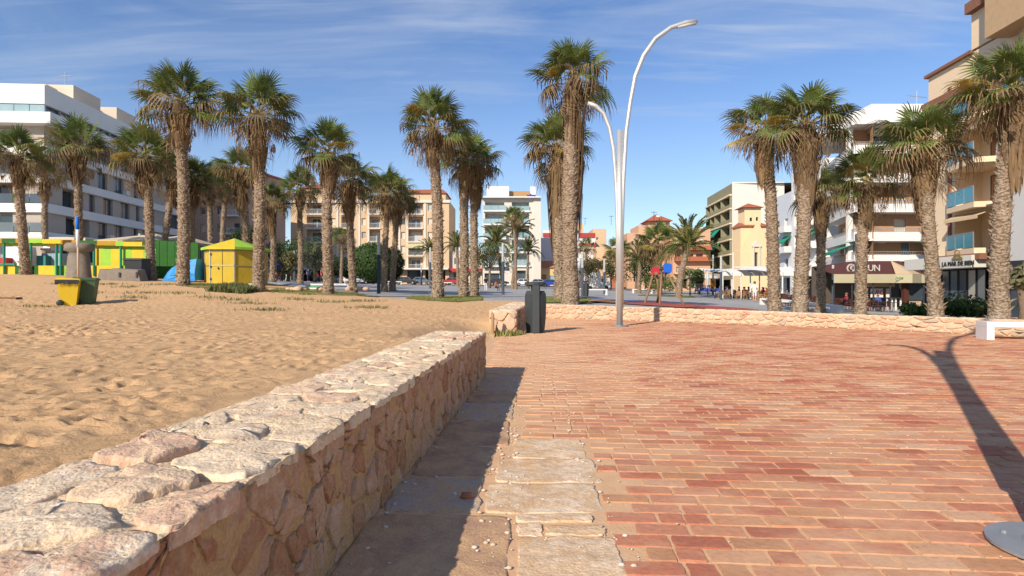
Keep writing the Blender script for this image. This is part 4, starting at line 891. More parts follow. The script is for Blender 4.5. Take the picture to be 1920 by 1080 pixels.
# --- white panelled flats, far left
b0 = 1.0; t = thing('apartment_building', 'white panelled modern flats with dark windows at the far left', B, (X_at(89, 63.5), 63.5, b0), R(4.2))
m_panel = mat('white_panel', (.74,.71,.66), (.69,.66,.61), scale=.5, rough=.7); m_panel2 = mat('taupe_panel', (.46,.39,.32), (.42,.35,.29), scale=.5)
bands = [(160,196),(214,235),(274,290),(327,343),(381,398),(435,450),(487,500)]; zb = [(zz(a,63.5,b0), zz(b,63.5,b0)) for a, b in bands]
mb = MB(); Mf_ = MX(-28, 0, 0); Ms = MX(0, 0, 0, R(90)); WS = 34
for k, (zt, zl) in enumerate(zb):
    over = .9 if k == 1 else (.2 if k == 0 else 0); x1 = over+(.0 if k else -.35)
    mb.box(-28, x1, -over-.02, WS, zl, zt)
mb.build('wall', m_panel, t)
mb = MB(); rs = random.Random(4)
for k in range(len(zb)-1):
    lo, hi = zb[k+1][0], zb[k][1]
    ops = []; x = 3.2 if k else .8
    fo = [(-28+28+2, 9, lo, hi-.02, .5, 'shut')]
    ops_f = [(2, 8, lo+.01, hi-.01, 1.2, 'dark'), (9.5, 13.8, lo+.01, hi-.01, 1.4, 'dark'), (15.2, 19.5, lo+.01, hi-.01, 1.6, 'pale' if k % 2 else 'dark'), (20.6, 24.2, lo+.01, hi-.01, 1.6, 'pale' if k != 3 else 'dark')]
    facade(t, mb, MX(-28, .35, 0), 27.6, hi, ops_f, lo)
    ops_s = []; x = .4
    if k == 0: ops_s = [(.3+i*2.3, .3+i*2.3+2.15, lo+.02, hi-.05, .3, 'dark') for i in range(26)]
    else:
        pat = [(4.5,3.6),(1.0,1.2),(1.6,2.0),(1.7,2.1),(1.5,.9),(1.4,2.4)] if k % 2 else [(5.5,4.2),(1.6,1.9),(1.5,2.0),(2.4,1.0),(1.2,2.2)]
        i = 0
        while x < WS-5:
            w_, g_ = pat[i % len(pat)][1], pat[i % len(pat)][0]*(.55 if i == 0 else 1); x += g_
            if x+w_ < WS: ops_s.append((x, x+w_, lo+.04, hi-.05, .35 if i else 1.5, 'dark'))
            x += w_; i += 1
    facade(t, mb, MX(-.35, 0, 0, R(90)), WS, hi, ops_s, lo)
mb.build('recessed_wall', m_panel2, t)
for k in (1, 3, 4, 5): rail(t, MX(-27, -.1 if k else 0, 0), 0, 26.8, zb[k][0], 1.0, 'glass', mt=m_glassl if k == 1 else m_glass)
zr = zb[0][0]
for ya, yb_, hh in ((7.3, 12.5, 2.5), (16, 20.5, 2.5)):
    mb = MB(); mb.box(-7, -2.0, ya, yb_, zr-.3, zr+hh); mb.box(-11, -4, ya-1.6, ya, zr-.3, zr+hh*.8); mb.build('penthouse', mat('penthouse_render', (.66,.54,.42), (.62,.5,.39), scale=.5), t)
mb = MB(); mb.tube([(-4,9,zr+2.4),(-4,9,zr+4.6)], .06, 6); mb.tube([(-4.7,9,zr+4.1),(-3.3,9,zr+4.2)], .05, 5); mb.build('antenna', m_steelr, t)
mb = MB(); mb.tube([(-1.6,23,zr),(-1.6,23,zr+1.4),(-1.4,23,zr+1.8),(-.9,23,zr+1.8)], .4, 10); mb.build('vent_pipe', m_steelr, t, True)
for k, (y_, z_) in enumerate([(6.2, 1), (14.5, 2), (19, 3), (25, 2), (11, 4)]):
    mb = MB(); mb.box(-.35, .12, y_, y_+.85, zb[z_+1][0]+.05, zb[z_+1][0]+.65); mb.build('air_conditioner', m_whitef, t)
for k, x_ in enumerate((-24.5, -19, -12.2, -6.4, -3.5)):
    mb = MB(); mb.box(x_, x_+.5, -.15, .2, zb[3+k % 3][0], zb[3+k % 3][0]+.9); mb.build('balcony_plant', mat('planter_green', (.05,.09,.03)), t)
# --- shaded pinkish flats behind the palms
d = 105; b0 = T(X_at(440, d), d); t = thing('apartment_building', 'shaded pinkish flats with small square windows behind the kiosk palms', B, (X_at(300, d), d, b0), R(-12))
m_pink = mat('pinkish_render', (.50,.33,.25), (.44,.29,.22), scale=.4); mb = MB(); H = zz(325, d, b0); WW = X_at(480, d)-X_at(300, d); ops = []
for k in range(6):
    z = 2.6+k*3.1
    for i in range(5):
        x = 1.5+i*3.4
        if z+1.4 < H: ops.append((x, x+1.1, z, z+1.35, .25, ['dark','shut','win'][(i+k) % 3]))
facade(t, mb, MX(), WW, H, ops); shell(t, mb, 0, WW, 0, 12, 0, H); mb.build('wall', m_pink, t); slab(t, MX(), -.3, WW+.3, -.4, 12.3, H-.02, H+.35, m_tile, 'roof')
for k in range(5): mb = MB(); mb.box(WW-4.2, WW-1, -1.1, -.002, 2+k*3.1, 2.2+k*3.1); mb.build('balcony_slab', m_white, t); rail(t, MX(), WW-4.2, WW-1, 2.2+k*3.1, .9, 'bars', -1.05, 1.0)
# --- beige apartments, centre left
d = 125; b0 = T(X_at(700, d), d); X0, X1 = X_at(545, d), X_at(842, d); t = thing('apartment_building', 'beige five storey apartments with white balcony rails and red roof tiles', B, (X0, d, b0)); WW = X1-X0
m_beige = mat('beige_render', (.62,.44,.27), (.58,.40,.24), scale=.35); m_trim = mat('pale_trim', (.68,.60,.50), (.64,.56,.46), scale=1)
mb = MB(); H = zz(376, d, b0); ops = []; S = d/F
zf = [zz(p, d, b0) for p in (507, 481, 455, 429.5, 403, 377)]    # slab levels
cols = [(575-545, 606-545), (617-545, 634-545), (640-545, 664-545), (690-545, 713-545), (763-545, 793-545)]
for k in range(5):
    z = zf[k]
    if k < 4 or True:
        for i, (a, b) in enumerate(cols):
            if z+2.4 < H and not (i == 1): ops.append((a*S, b*S, z+.25, z+2.75 if z+2.75 < H else H-.1, 1.5, 'loggia'))
        for a in (12, 76, 133, 207, 257): 
            if z+2.2 < H: ops.append((a*S, (a+8)*S, z+.9, z+2.3, .3, 'shut' if (a+k) % 3 else 'win'))
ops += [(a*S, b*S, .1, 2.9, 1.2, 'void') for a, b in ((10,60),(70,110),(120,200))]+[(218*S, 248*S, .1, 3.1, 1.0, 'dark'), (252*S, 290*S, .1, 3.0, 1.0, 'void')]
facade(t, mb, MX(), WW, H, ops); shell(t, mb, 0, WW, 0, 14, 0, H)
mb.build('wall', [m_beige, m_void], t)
for k in range(5):
    for i, (a, b) in enumerate(cols):
        if i != 1: rail(t, MX(), a*S, b*S, zf[k]+.27, 1.0, 'bars', -.03); slab(t, MX(), a*S-.15, b*S+.15, -.25, -.003, zf[k], zf[k]+.25, m_trim)
        if (i, k) in ((4, 1), (2, 1), (0, 0), (3, 1)): awning(t, MX(), a*S, b*S, zf[k]+2.75, 1.0, .8, m_stripe, -.02)
mb = MB()
for a in (68, 88, 129, 146, 204, 219, 252, 270): mb.box(a*S-.2, a*S+.2, -.16, -.002, 3.4, H-.4)
mb.build('pilasters', m_trim, t)
for a, b, py in ((20, 60, 352), (95, 125, 345), (200, 290, 362)):
    mb = MB(); mb.box(a*S, b*S, .6, 9, H-.01, zz(py, d, b0)); mb.build('roof_room', m_beige, t)
    mb = MB(); z_ = zz(py, d, b0); mb.add([(a*S-.4,.2,z_),(b*S+.4,.2,z_),(b*S+.4,9.4,z_),(a*S-.4,9.4,z_),(a*S+1,4.5,z_+1.5),(b*S-1,4.5,z_+1.5)], [(0,1,5,4),(2,3,4,5),(1,2,5),(3,0,4),(3,2,1,0)]); mb.build('roof', m_tile, t)
slab(t, MX(), -.2, WW+.2, -.35, -.004, H-.5, H+.1, m_trim, 'cornice'); slab(t, MX(), 0, WW, -1.8, -.005, 3.1, 3.4, m_white, 'canopy')
# low shops beside it
d = 126; b0 = T(X_at(870, d), d); t = thing('shop_building', 'low white shop row with a red fascia between the beige and white blocks', B, (X_at(843, d), d, b0)); WW = X_at(904, d)-X_at(843, d)
mb = MB(); facade(t, mb, MX(), WW, 7.2, [(.8, 3.4, .1, 2.6, .6, 'dark'), (4.4, 6.6, .1, 2.6, .6, 'dark'), (1, 2.2, 4.4, 5.8, .2, 'win'), (4.6, 5.8, 4.4, 5.8, .2, 'win')]); shell(t, mb, 0, WW, 0, 10, 0, 7.2); mb.build('wall', mat('offwhite_render', (.62,.54,.43), scale=.4), t)
slab(t, MX(), 0, WW, -1.2, -.003, 2.8, 3.5, mat('red_fascia', (.5,.05,.04)), 'fascia')
# --- modern white block
d = 125; b0 = T(X_at(960, d), d); X0 = X_at(905, d); t = thing('apartment_building', 'modern off-white block with teal glass balconies behind the litter bin', B, (X0, d, b0)); WW = X_at(1000, d)-X0
m_off = mat('offwhite_panel', (.66,.60,.52), (.62,.56,.48), scale=.4); mb = MB(); ops = []; H = zz(372, d, b0); LV = [zz(p, d, b0) for p in (500, 474, 448.5, 422, 397, 376)]
for k in range(5):
    ops += [(.5, 4.6, LV[k]+.25, LV[k+1]-.35, 1.6, 'loggiad'), (6.2, WW-.9, LV[k]+.25, LV[k+1]-.35, 1.4, 'loggiad')]
ops += [(.4, 3.6, .1, 2.6, .5, 'dark'), (6.6, 9.2, .1, 3.2, .9, 'dark')]
facade(t, mb, MX(), WW, H, ops); shell(t, mb, 0, WW+1.6, .4, 13, 0, H); mb.box(WW, WW+1.6, -.25, .395, 0, H-.01); mb.build('wall', m_off, t)
for k in range(5): slab(t, MX(), .2, 5.0, -1.1, -.004, LV[k]-.1, LV[k]+.22, m_white); rail(t, MX(), .2, 5.0, LV[k]+.22, 1.0, 'glass', -1.06, 1.0, mt=m_glassl); slab(t, MX(), 6, WW-.6, -.4, -.005, LV[k]-.1, LV[k]+.22, m_white); rail(t, MX(), 6.1, WW-.8, LV[k]+.22, .95, 'glass', -.3, 0, mt=m_glassl)
mb = MB(); mb.box(.8, 5.6, 1.5, 9, H-.01, zz(347, d, b0)); mb.box(10.3, 11.6, 5, 8, H-.01, zz(342, d, b0)); mb.build('roof_room', m_white, t); mb = MB(); mb.box(5.6, 10.2, 3, 9, H-.01, zz(354, d, b0)); mb.build('roof_room', mat('ochre_render', (.46,.27,.12)), t)
slab(t, MX(), -.3, WW+1.5, -1.2, 2, H+.0, H+.25, m_white, 'canopy'); slab(t, MX(), 9.4, 11.3, -.6, .6, H+.26, H+.7, mat('blue_box', (.03,.08,.4)), 'roof_box')
# --- small houses of the centre, one thing each
def house(label, x0, x1, top, d, m, base=None, ops=(), roof=None, depth=9, rz=0, cat=B, bands=()):
    b0 = T(X_at((x0+x1)/2, d), d)-.3; S = d/F; t = thing('house', label, cat, (X_at(x0, d), d, b0), rz); WW = (x1-x0)*S; H = zz(top, d, b0); mb = MB()
    oo = [((a-x0)*S, (b-x0)*S, zz(z1, d, b0), zz(z0, d, b0), dp, kd) for a, b, z0, z1, dp, kd in ops]
    oo = [o for o in oo if o[2] > 0 and o[3] < H]
    facade(t, mb, MX(), WW, H, oo); shell(t, mb, 0, WW, 0, depth, 0, H); mb.build('wall', [m, m_void], t)
    if roof:
        mb = MB(); h = roof[0]; mb.add([(-.3,-.4,H),(WW+.3,-.4,H),(WW+.3,depth+.3,H),(-.3,depth+.3,H),(-.1,depth*.5,H+h),(WW+.1,depth*.5,H+h)], [(0,1,5,4),(2,3,4,5),(1,2,5),(3,0,4),(3,2,1,0)]); mb.build('roof', roof[1], t)
    for a, b, z0, z1, mm in bands: slab(t, MX(), (a-x0)*S, (b-x0)*S, -.35, -.003, zz(z1, d, b0), zz(z0, d, b0), mm, 'fascia')
    return t, H, WW
m_y = mat('yellow_render', (.66,.47,.23), (.6,.42,.2), scale=.5); m_redb = mat('red_band', (.42,.06,.05), (.36,.05,.045)); m_bluew = mat('bluish_white_render', (.60,.62,.66), (.54,.56,.6), scale=.5); m_peach = mat('peach_render', (.66,.45,.28), (.6,.40,.25), scale=.4); m_terra = mat('terracotta_render', (.60,.36,.23), (.54,.32,.20), scale=.4); m_redbrick = mat('red_brickwork', (.42,.16,.09), (.36,.13,.07), scale=3)
m_roofo = mat('orange_tile', (.50,.20,.09), (.42,.16,.07), scale=3, bump=.03, bscale=5)
house('low yellow house with orange tiled roof and brown door', 1013, 1050, 502, 128, m_y, ops=[(1015,1024,515,526,.2,'shutbr'),(1031,1040,517,528,.2,'pale')], roof=(1.7, m_roofo))
house('plain pale blue-white house wall above the low orange roof', 1013, 1042, 446, 140, m_bluew, ops=[(1040,1041,460,470,.2,'win')])
house('white and red banded flats behind the tallest palm', 1018, 1078, 432, 150, m_white, ops=[(1050,1056,450,457,.2,'dark'),(1062,1068,450,457,.2,'dark'),(1024,1030,456,462,.2,'win')], bands=[(1018,1078,437,444,m_redb),(1018,1078,456,463,m_redb)])
house('tall pale roof block behind the red banded flats', 1048, 1094, 418, 165, m_peach, ops=[(1080,1086,432,438,.2,'win'),(1066,1070,428,434,.2,'dark')])
house('red banded narrow flats right of the tallest palm trunk', 1085, 1116, 437, 146, m_white, ops=[(1094,1102,446,454,.3,'loggia')], bands=[(1085,1116,437,445,m_redb),(1085,1116,456,461,m_redb),(1113,1116,461,500,m_redb)])
house('sandy coloured block with flat roof left of the lamp column', 1112, 1137, 429, 155, m_beige, ops=[(1118,1122,445,450,.2,'win')])
house('stepped peach house left of the lamp column', 1118, 1160, 463, 140, m_peach, ops=[(1130,1136,480,487,.2,'dark')])
house('low peach house with overhanging eaves by the lamp column', 1120, 1178, 486, 130, m_beige, roof=None, ops=[(1142,1150,498,506,.25,'shutbr'),(1128,1134,498,506,.2,'win')], bands=[(1119,1179,485,490,m_peach)])
house('low red brick garden wall house behind the white van', 1110, 1160, 517, 120, m_redbrick, ops=[(1134,1147,520,534,.15,'shut')], cat='outbuilding')
t, H, WW = house('terracotta flats with stepped roof and solar panel', 1176, 1262, 437, 122, m_terra, ops=[(1192,1197,441,448,.3,'dark'),(1201,1212,441,452,.6,'loggia'),(1184,1189,452,460,.2,'win'),(1216,1228,455,466,.5,'loggia'),(1232,1240,441,448,.3,'shut'),(1184,1190,480,488,.2,'win'),(1206,1216,482,490,.4,'loggia'),(1228,1240,470,482,.8,'loggia'),(1230,1254,509,528,1.2,'dark'),(1188,1204,510,528,.8,'void')], depth=12, bands=[(1176,1262,497,500,m_peach)])
Sx = 122/F
for a, b, py in ((1200, 1262, 421), (1222, 1262, 412)):
    mb = MB(); mb.box((a-1176)*Sx, (b-1176)*Sx, 1.5+(a-1200)*.05, 10, H-.01 if a == 1200 else H+1.0, H+(437-py)*Sx); mb.build('roof_room', m_terra, t)
mb = MB(); q = H+(437-412)*Sx; mb.add([(4.4,1.5,q),(10,1.5,q),(10,9,q),(4.4,9,q),(7.2,5,q+1.8)], [(0,1,4),(1,2,4),(2,3,4),(3,0,4),(3,2,1,0)]); mb.build('roof', m_tile, t)
mb = MB(); mb.box(6.2,8.2,1.0,1.1,H+1.6,H+2.3); mb.build('solar_panel', m_glass, t); mb = MB(); mb.tube([(7.0,4,q+.9),(7.8,4,q+.9)], .5, 10); mb.build('water_tank', m_white, t, True)
t, H, WW = house('pink flats with two red tiled canopies beside the olive balconies', 1262, 1332, 428, 118, m_terra, ops=[(1266,1276,474,484,.8,'loggia'),(1284,1300,476,484,.8,'loggia'),(1305,1318,476,484,.8,'loggia'),(1304,1319,501,511,.15,'shut'),(1268,1278,500,511,.3,'dark'),(1270,1290,522,540,1,'void'),(1296,1322,522,540,1.2,'void'),(1296,1304,446,453,.2,'dark'),(1276,1282,446,453,.2,'win'),(1312,1318,446,453,.2,'shut')])
for py in (465, 486):
    mb = MB(); S_ = 118/F; z1 = H-(py-5-428)*S_; z2 = H-(py+4-428)*S_; a, b = .2, WW; mb.add([(a,-.002,z1),(b,-.002,z1),(b,-1.3,z2),(a,-1.3,z2),(a,-.002,z2-.1),(b,-.002,z2-.1)], [(0,3,2,1),(3,4,5,2),(0,4,3),(1,2,5)]); mb.build('tiled_canopy', m_tile, t)
slab(t, MX(), 0, WW, -1.4, -.003, H-(514-428)*S_, H-(511-428)*S_, m_peach, 'canopy')
# --- street on the right: u runs towards the camera along the facades
def street_thing(name, label, X0, Y0, b0, cat=B): # origin at the far end of a facade standing on the line x = X0 + .0727 y
    return thing(name, label, cat, (X0+.0727*Y0, Y0, b0), math.atan2(-1, -.0727))
def Yof(px, X0): return X0*F/(px-1040)
# olive balconies
Y0, Y1 = Yof(1326, 34.7), Yof(1372, 34.7); b0 = .4; t = street_thing('apartment_building', 'olive green and cream flats with green awnings and arched bays', 34.7, Y0, b0); WW = (Y0-Y1)*1.003
m_oliv = mat('olive_render', (.27,.25,.15), (.23,.21,.13), scale=.6); mb = MB(); S1 = Y1/F; LV = [zz(p, Y1, b0) for p in (505, 477, 449, 419, 391, 366)]; H = zz(344, Y1, b0); ops = []
for k in range(5):
    n = 4
    for i, (a, b) in enumerate(((.6, 3.2), (3.8, 6.4), (7.6, 11.6), (12.4, 17.0))):
        b = min(b, WW-.4)
        ops.append((a, b, LV[k]+.9, LV[k]+2.75, 1.1, 'loggia' if i != 3 else 'dark'))
ops += [(1, WW-1, .1, 2.6, 2.0, 'void')]
facade(t, mb, MX(), WW, H, ops); mb.quad((0,0,0),(0,0,H),(0,14,H),(0,14,0)); mb.quad((0,14,0),(0,14,H),(WW,14,H),(WW,14,0)); mb.quad((0,0,H),(WW,0,H),(WW,14,H),(0,14,H)); mb.build('wall', [m_oliv, m_void], t)
for k in range(5):
    slab(t, MX(), -.1, WW+.1, -.5, -.003, LV[k]-.15, LV[k]+.15, m_cream); rail(t, MX(), .4, WW-.2, LV[k]+.15, .75, 'bars', -.3, 0, mt=m_oliv)
    for a in (0, 3.4, 6.9, 11.8, WW-.5): slab(t, MX(), a+.05, a+.45, -.3, -.004, LV[k]+.16, LV[k]+2.85, m_oliv, 'pier')
slab(t, MX(), -.1, WW+.1, -.5, -.005, LV[5]-.1, LV[5]+.2, m_cream, 'cornice')
for k, i in ((3, 0), (2, 1), (1, 1), (2, 0), (1, 0), (1, 2), (2, 2)): a, b = ((.6, 3.2), (7.4, 11.7), (3.8, 6.4))[i]; awning(t, MX(), a, b, LV[k]+2.8, 1.3, 1.5, m_green_cloth, -.32)
# its blank white party wall facing the square
t = thing('apartment_building', 'tall blank white party wall beside the olive flats behind the church', B, (X_at(1372.5, Y1), Y1, .4)); mb = MB(); mb.box(0.02, X_at(1470, Y1)-X_at(1372, Y1), -.02, .5, 0, H+.3); mb.build('wall', mat('blank_white_render', (.68,.63,.56), (.64,.59,.52), scale=.3), t)
# church
d = 103; b0 = .3; S = d/F; t = thing('church', 'yellow church front with a gable and red tiled tower', 'church', (X_at(1388, d), d, b0)); m_ch = mat('church_yellow', (.76,.57,.34), (.71,.53,.31), scale=.4)
def cx_(p): return (p-1388)*S
def cz_(p): return zz(p, d, b0)
mb = MB(); W1 = cx_(1452)
facade(t, mb, MX(), W1, cz_(470), [(cx_(1415), cx_(1421), cz_(501), cz_(472), .5, 'dark'), (cx_(1400), cx_(1406), .1, 2.4, .3, 'shutbr'), (cx_(1388), cx_(1391), cz_(437), cz_(431), .2, 'dark')] and [(cx_(1415), cx_(1421), cz_(501), cz_(473), .5, 'dark')])
z5, zt_ = cz_(470), cz_(415); mb.add([(cx_(1393),0,z5),(cx_(1449),0,z5),(cx_(1421),0,zt_),(cx_(1393),.5,z5),(cx_(1449),.5,z5),(cx_(1421),.5,zt_)], [(0,1,2),(5,4,3),(0,2,5,3),(2,1,4,5)])
mb.quad((0,0,z5),(0,3,z5),(0,3,0),(0,0,0)); mb.quad((0,0,z5),(W1,0,z5),(W1,3,z5),(0,3,z5)); mb.build('wall', m_ch, t)
mb = MB(); mb.box(cx_(1392), cx_(1450), .8, 4.6, z5+.02, cz_(424)); mb.build('side_wall', m_ch, t)
mb = MB(); zr_ = cz_(424); mb.add([(cx_(1389),.4,zr_),(cx_(1452),.4,zr_),(cx_(1452),5.0,zr_),(cx_(1389),5.0,zr_),(cx_(1396),3,zr_+.9),(cx_(1440),3,zr_+.9)], [(0,1,5,4),(1,2,5),(2,3,4,5),(3,0,4),(3,2,1,0)]); mb.build('roof', m_tile, t)
tw = MB(); facade(t, tw, MX(cx_(1403), 1.6, 0), cx_(1434)-cx_(1403), cz_(387), [(.9, 1.35, cz_(413), cz_(406), .2, 'void'), (2.0, 2.4, cz_(412), cz_(405), .2, 'void')], zr_+.3)
tw.quad((cx_(1403),1.6,zr_), (cx_(1403),1.6,cz_(387)), (cx_(1403),4.6,cz_(387)), (cx_(1403),4.6,zr_)); tw.quad((cx_(1434),1.6,zr_), (cx_(1434),4.6,zr_), (cx_(1434),4.6,cz_(387)), (cx_(1434),1.6,cz_(387))); tw.build('bell_tower', [m_ch, m_void], t)
mb = MB(); z_ = cz_(387); mb.add([(cx_(1396),1.0,z_),(cx_(1438),1.0,z_),(cx_(1438),5.2,z_),(cx_(1396),5.2,z_),(cx_(1416),3.1,cz_(376.5))], [(0,1,4),(1,2,4),(2,3,4),(3,0,4),(3,2,1,0)]); mb.build('tower_roof', m_tile, t)
mb = MB(); mb.box(cx_(1411), cx_(1413.5), -.25, -.003, cz_(503), cz_(463)); mb.box(cx_(1422.5), cx_(1425), -.25, -.003, cz_(503), cz_(463)); mb.box(cx_(1409.5), cx_(1426.5), -.3, -.003, cz_(463), cz_(460)); mb.add([(cx_(1409.5),-.25,cz_(460)),(cx_(1426.5),-.25,cz_(460)),(cx_(1418),-.25,cz_(451)),(cx_(1409.5),-.004,cz_(460)),(cx_(1426.5),-.004,cz_(460)),(cx_(1418),-.004,cz_(451))], [(0,1,2),(0,2,5,3),(2,1,4,5)]); mb.box(cx_(1411), cx_(1425), -.25, -.003, cz_(509), cz_(505)); mb.build('window_surround', mat('stone_surround', (.66,.6,.52)), t)
# white-blue facades between church and corner block
for k, (xa, xb, py, lb, mm) in enumerate([(1451, 1484, 372, 'white street house with small green balconies right of the church', m_bluew), (1484, 1545, 345, 'tall white street flats with brown shutters behind the right-hand palms', m_white)]):
    X0 = 34.7 if k == 0 else 34.2; Y0, Y1 = Yof(xa, X0), Yof(xb, X0); b0 = .2; t = street_thing('apartment_building', lb, X0, Y0, b0); WW = Y0-Y1; H = zz(py, Y0, b0)+k*1.5; mb = MB(); ops = []; n = int(WW/3.4)
    for f in range(int((H-3.6)/3)):
        for i in range(n): ops.append((i*3.4+.9, i*3.4+2.3, 3.9+f*3.0, 5.5+f*3.0, .3, ['shut','win','shutbr'][(i+f+k) % 3]))
    ops += [(.5, WW-.5, .1, 2.7, 1.8, 'void')]
    facade(t, mb, MX(), WW, H, ops); shell(t, mb, 0, WW, 0, 10, 0, H); mb.build('wall', [mm, m_void], t)
    for f in range(int((H-3.6)/3)): slab(t, MX(), WW*.55, WW*.55+3.4, -1.1, -.003, 3.3+f*3, 4.2+f*3, m_white, 'balcony'); awning(t, MX(), WW*.55+.2, WW*.55+3.2, 5.8+f*3, 1.0, .9, m_green_cloth, -.02) if f in (1, 3) else None
# corner block with white balconies
d = 58; b0 = -.7; S = d/F; P1 = X_at(1603, d); t = thing('apartment_building', 'white balconied corner block with brown shutters above the burgundy awning', B, (P1, d, b0)); WW = 9.5; mb = MB()
m_brk = mat('brown_brick_cladding', (.46,.27,.15), (.40,.23,.12), scale=1, stretch=(1,1,12), rough=.85)
FL = [zz(p, d, b0) for p in (493, 440, 387.5, 334, 281, 234)]; H = zz(193, d, b0); ops = []; lv = [zz(p, d, b0) for p in (490, 450, 397, 342, 288)]
for k in range(5):
    z = lv[k]+.05; zt = z+2.2
    ops += [(.4, 2.0, z+.1, zt, .15, 'shut'), (4.9 if k else 5.6, 6.1 if k else 6.6, z+.1, zt, .2, 'shut' if k not in (0, 4) else 'win')]
    if k == 4: ops[-2] = (2.6, 4.4, z+.1, zt, .2, 'win'); 
facade(t, mb, MX(0, 1.6, 0), WW, zz(236, d, b0), ops, 2.5); mb.quad((WW,0,0),(WW,12,0),(WW,12,H-.5),(WW,0,H-.5)); mb.build('wall', m_brk, t)
wall2 = MB(); wl = 13.4; M2 = MX(0, 0, 0) @ Matrix.Rotation(math.atan2(13, 3.8)+math.pi, 4, 'Z') @ Matrix.Translation((-wl, 0, 0))
ops = []
for k in range(5):
    z = lv[k]+.05; ops += [(1.0, 3.0, z+.1, z+2.2, .2, 'win'), (5.5, 8.2, z+.1, z+2.2, .2, 'shutbr'), (9.6, 12.4, z+.1, z+2.2, .2, 'shutbr')]
facade(t, wall2, M2 @ Matrix.Translation((0, 1.6, 0)), wl, zz(236, d, b0), ops, 2.5); wall2.build('side_wall', m_brk, t)
for k, (a, b) in enumerate(((452, 435), (398, 382), (342, 325), (288, 272), (490, 478))):
    z0_, z1_ = zz(a, d, b0), zz(b, d, b0)
    mb = MB(); mb.box(0, WW, -.08, .08, z0_, z1_); mb.box(0, WW, .085, 1.59, z0_, z0_+.2); mb.build('balcony', m_white, t)
    mb = MB(); mb.box(0, wl, -.08, .08, z0_, z1_, M2); mb.box(0, wl, .085, 1.59, z0_, z0_+.2, M2); mb.build('side_balcony', m_white, t)
    rail(t, MX(), .1, WW, z1_, .35, 'bars', 0, mt=m_steelr); rail(t, M2, .1, wl-.1, z1_, .35, 'bars', 0, mt=m_steelr)
rb, rt = zz(234, d, b0), zz(209, d, b0)
mb = MB(); mb.box(-.1, WW, -.3, 12, rb, rt); mb.box(1.8, WW, .3, 12, rt+.002, H); mb.box(0, wl+.1, -.3, 9, rb+.003, rt-.3, M2); mb.build('roof_parapet', m_white, t)
slab(t, MX(), .05, .5, 1.2, 1.62, 0, rb, m_white, 'pier'); slab(t, MX(), 0, WW, .4, 12, 0, 2.5, m_void, 'ground_floor')
slab(t, M2, 0, wl, .6, 4, .01, 2.5, m_void, 'ground_floor')
awning(t, M2, 6.0, 12.9, zz(455, d, b0)-.1, 1.8, .75, m_green_cloth, 0); awning(t, MX(), 5.8, WW, zz(452, d, b0)-.05, 1.5, .2, m_green_cloth, -.1)
for z in (lv[0]+1.9, lv[4]+2.1): slab(t, MX(), 2.6, 3.8, 1.2, 1.59, z, z+.6, m_whitef, 'air_conditioner')
mb = MB(); mb.tube([(8.2,3,H),(8.2,3,H+2.2)], .04, 5); mb.tube([(7.2,3,H+1.7),(9.2,3,H+1.5)], .04, 5); mb.tube([(7.6,3,H+1.9),(7.6,3,H+1.4)], .03, 5); mb.build('antenna', m_steelr, t)
# cream building at the right
X0 = 28; Y0 = Yof(1741, X0); YE = 24.0; b0 = -.8; t = street_thing('apartment_building', 'cream clad flats with turquoise glass balconies over a restaurant front', X0, Y0, b0); WW = (Y0-YE)*1.003
def hc(s_): return s_*X0+CH-b0        # height above the base for a measured slope
m_crm = mat('cream_cladding', (.80,.62,.42), (.74,.56,.37), scale=.8, stretch=(.4,.4,9), rough=.75); m_brw = mat('brown_eaves', (.28,.13,.08), (.2,.09,.05), scale=8)
def uof(px): return (Y0-Yof(px, X0))*1.003
HT = hc(.575)-.3; ua, ub = uof(1790), uof(1868); mb = MB(); ops = []
BZ = [hc(v) for v in (.092, .198, .30, .405)]; pitch = BZ[1]-BZ[0]
for k in range(4):
    z = BZ[k]; ops.append((ua, ub, z, min(z+pitch-.45, HT-.8), 1.8, 'open'))
    ops.append((ub+1.2, ub+4.8, z, min(z+pitch-.5, HT-.8), 1.8, 'open'))
facade(t, mb, MX(), WW, HT, ops, hc(.072)-.3); mb.quad((0,0,0),(0,0,HT),(0,10,HT),(0,10,0)); mb.quad((0,10,0),(0,10,HT),(WW,10,HT),(WW,10,0)); mb.quad((0,0,HT),(WW,0,HT),(WW,10,HT),(0,10,HT)); mb.build('wall', m_crm, t)
m_teal = mat('turquoise_glass', (.05,.25,.31), (.07,.30,.36), scale=.5, rough=.12, spec=.6)
for k in range(4):
    z = BZ[k]
    for a, b in ((ua, ub), (ub+1.2, ub+4.8)):
        mb = MB(); mb.add([(a,0,z-.35),(a+.01,-.55,z-.35),(b-.3,-1.15,z-.35),(b,0,z-.35),(a,0,z),(a+.01,-.55,z),(b-.3,-1.15,z),(b,0,z)], [(3,2,1,0),(4,5,6,7),(0,1,5,4),(1,2,6,5),(2,3,7,6)]); mb.build('balcony_slab', m_crm, t)
        n = 3; dx_, dy_ = (b-.35-a-.05), -.6; L_ = math.hypot(dx_, dy_); Mr = MX(a+.03, -.53, z, math.atan2(dy_, dx_))
        for i in range(n):
            g = MB(); g.box(L_*i/n+.04, L_*(i+1)/n-.04, -.012, .012, .06, 1.0, Mr); g.build('glass_panel', m_teal, t)
        g = MB(); g.box(0, L_, -.03, .03, 1.0, 1.05, Mr); [g.box(L_*i/n-.025, L_*i/n+.025, -.03, .03, 0, .998, Mr) for i in range(n+1)]; g.build('railing', m_steelr, t)
        if k == 0 or k == 2: awning(t, MX(), a+.3, b-.3, z+pitch-.5, .9, .35, mat('cream_awning', (.66,.5,.3)), -.02)
        fm, pm = win_meshes(1.5, 2.1, 'shutbr'); w_ = link('window', fm, t, MX(a+.9, 1.78, z+.01)); link('pane', pm, w_)
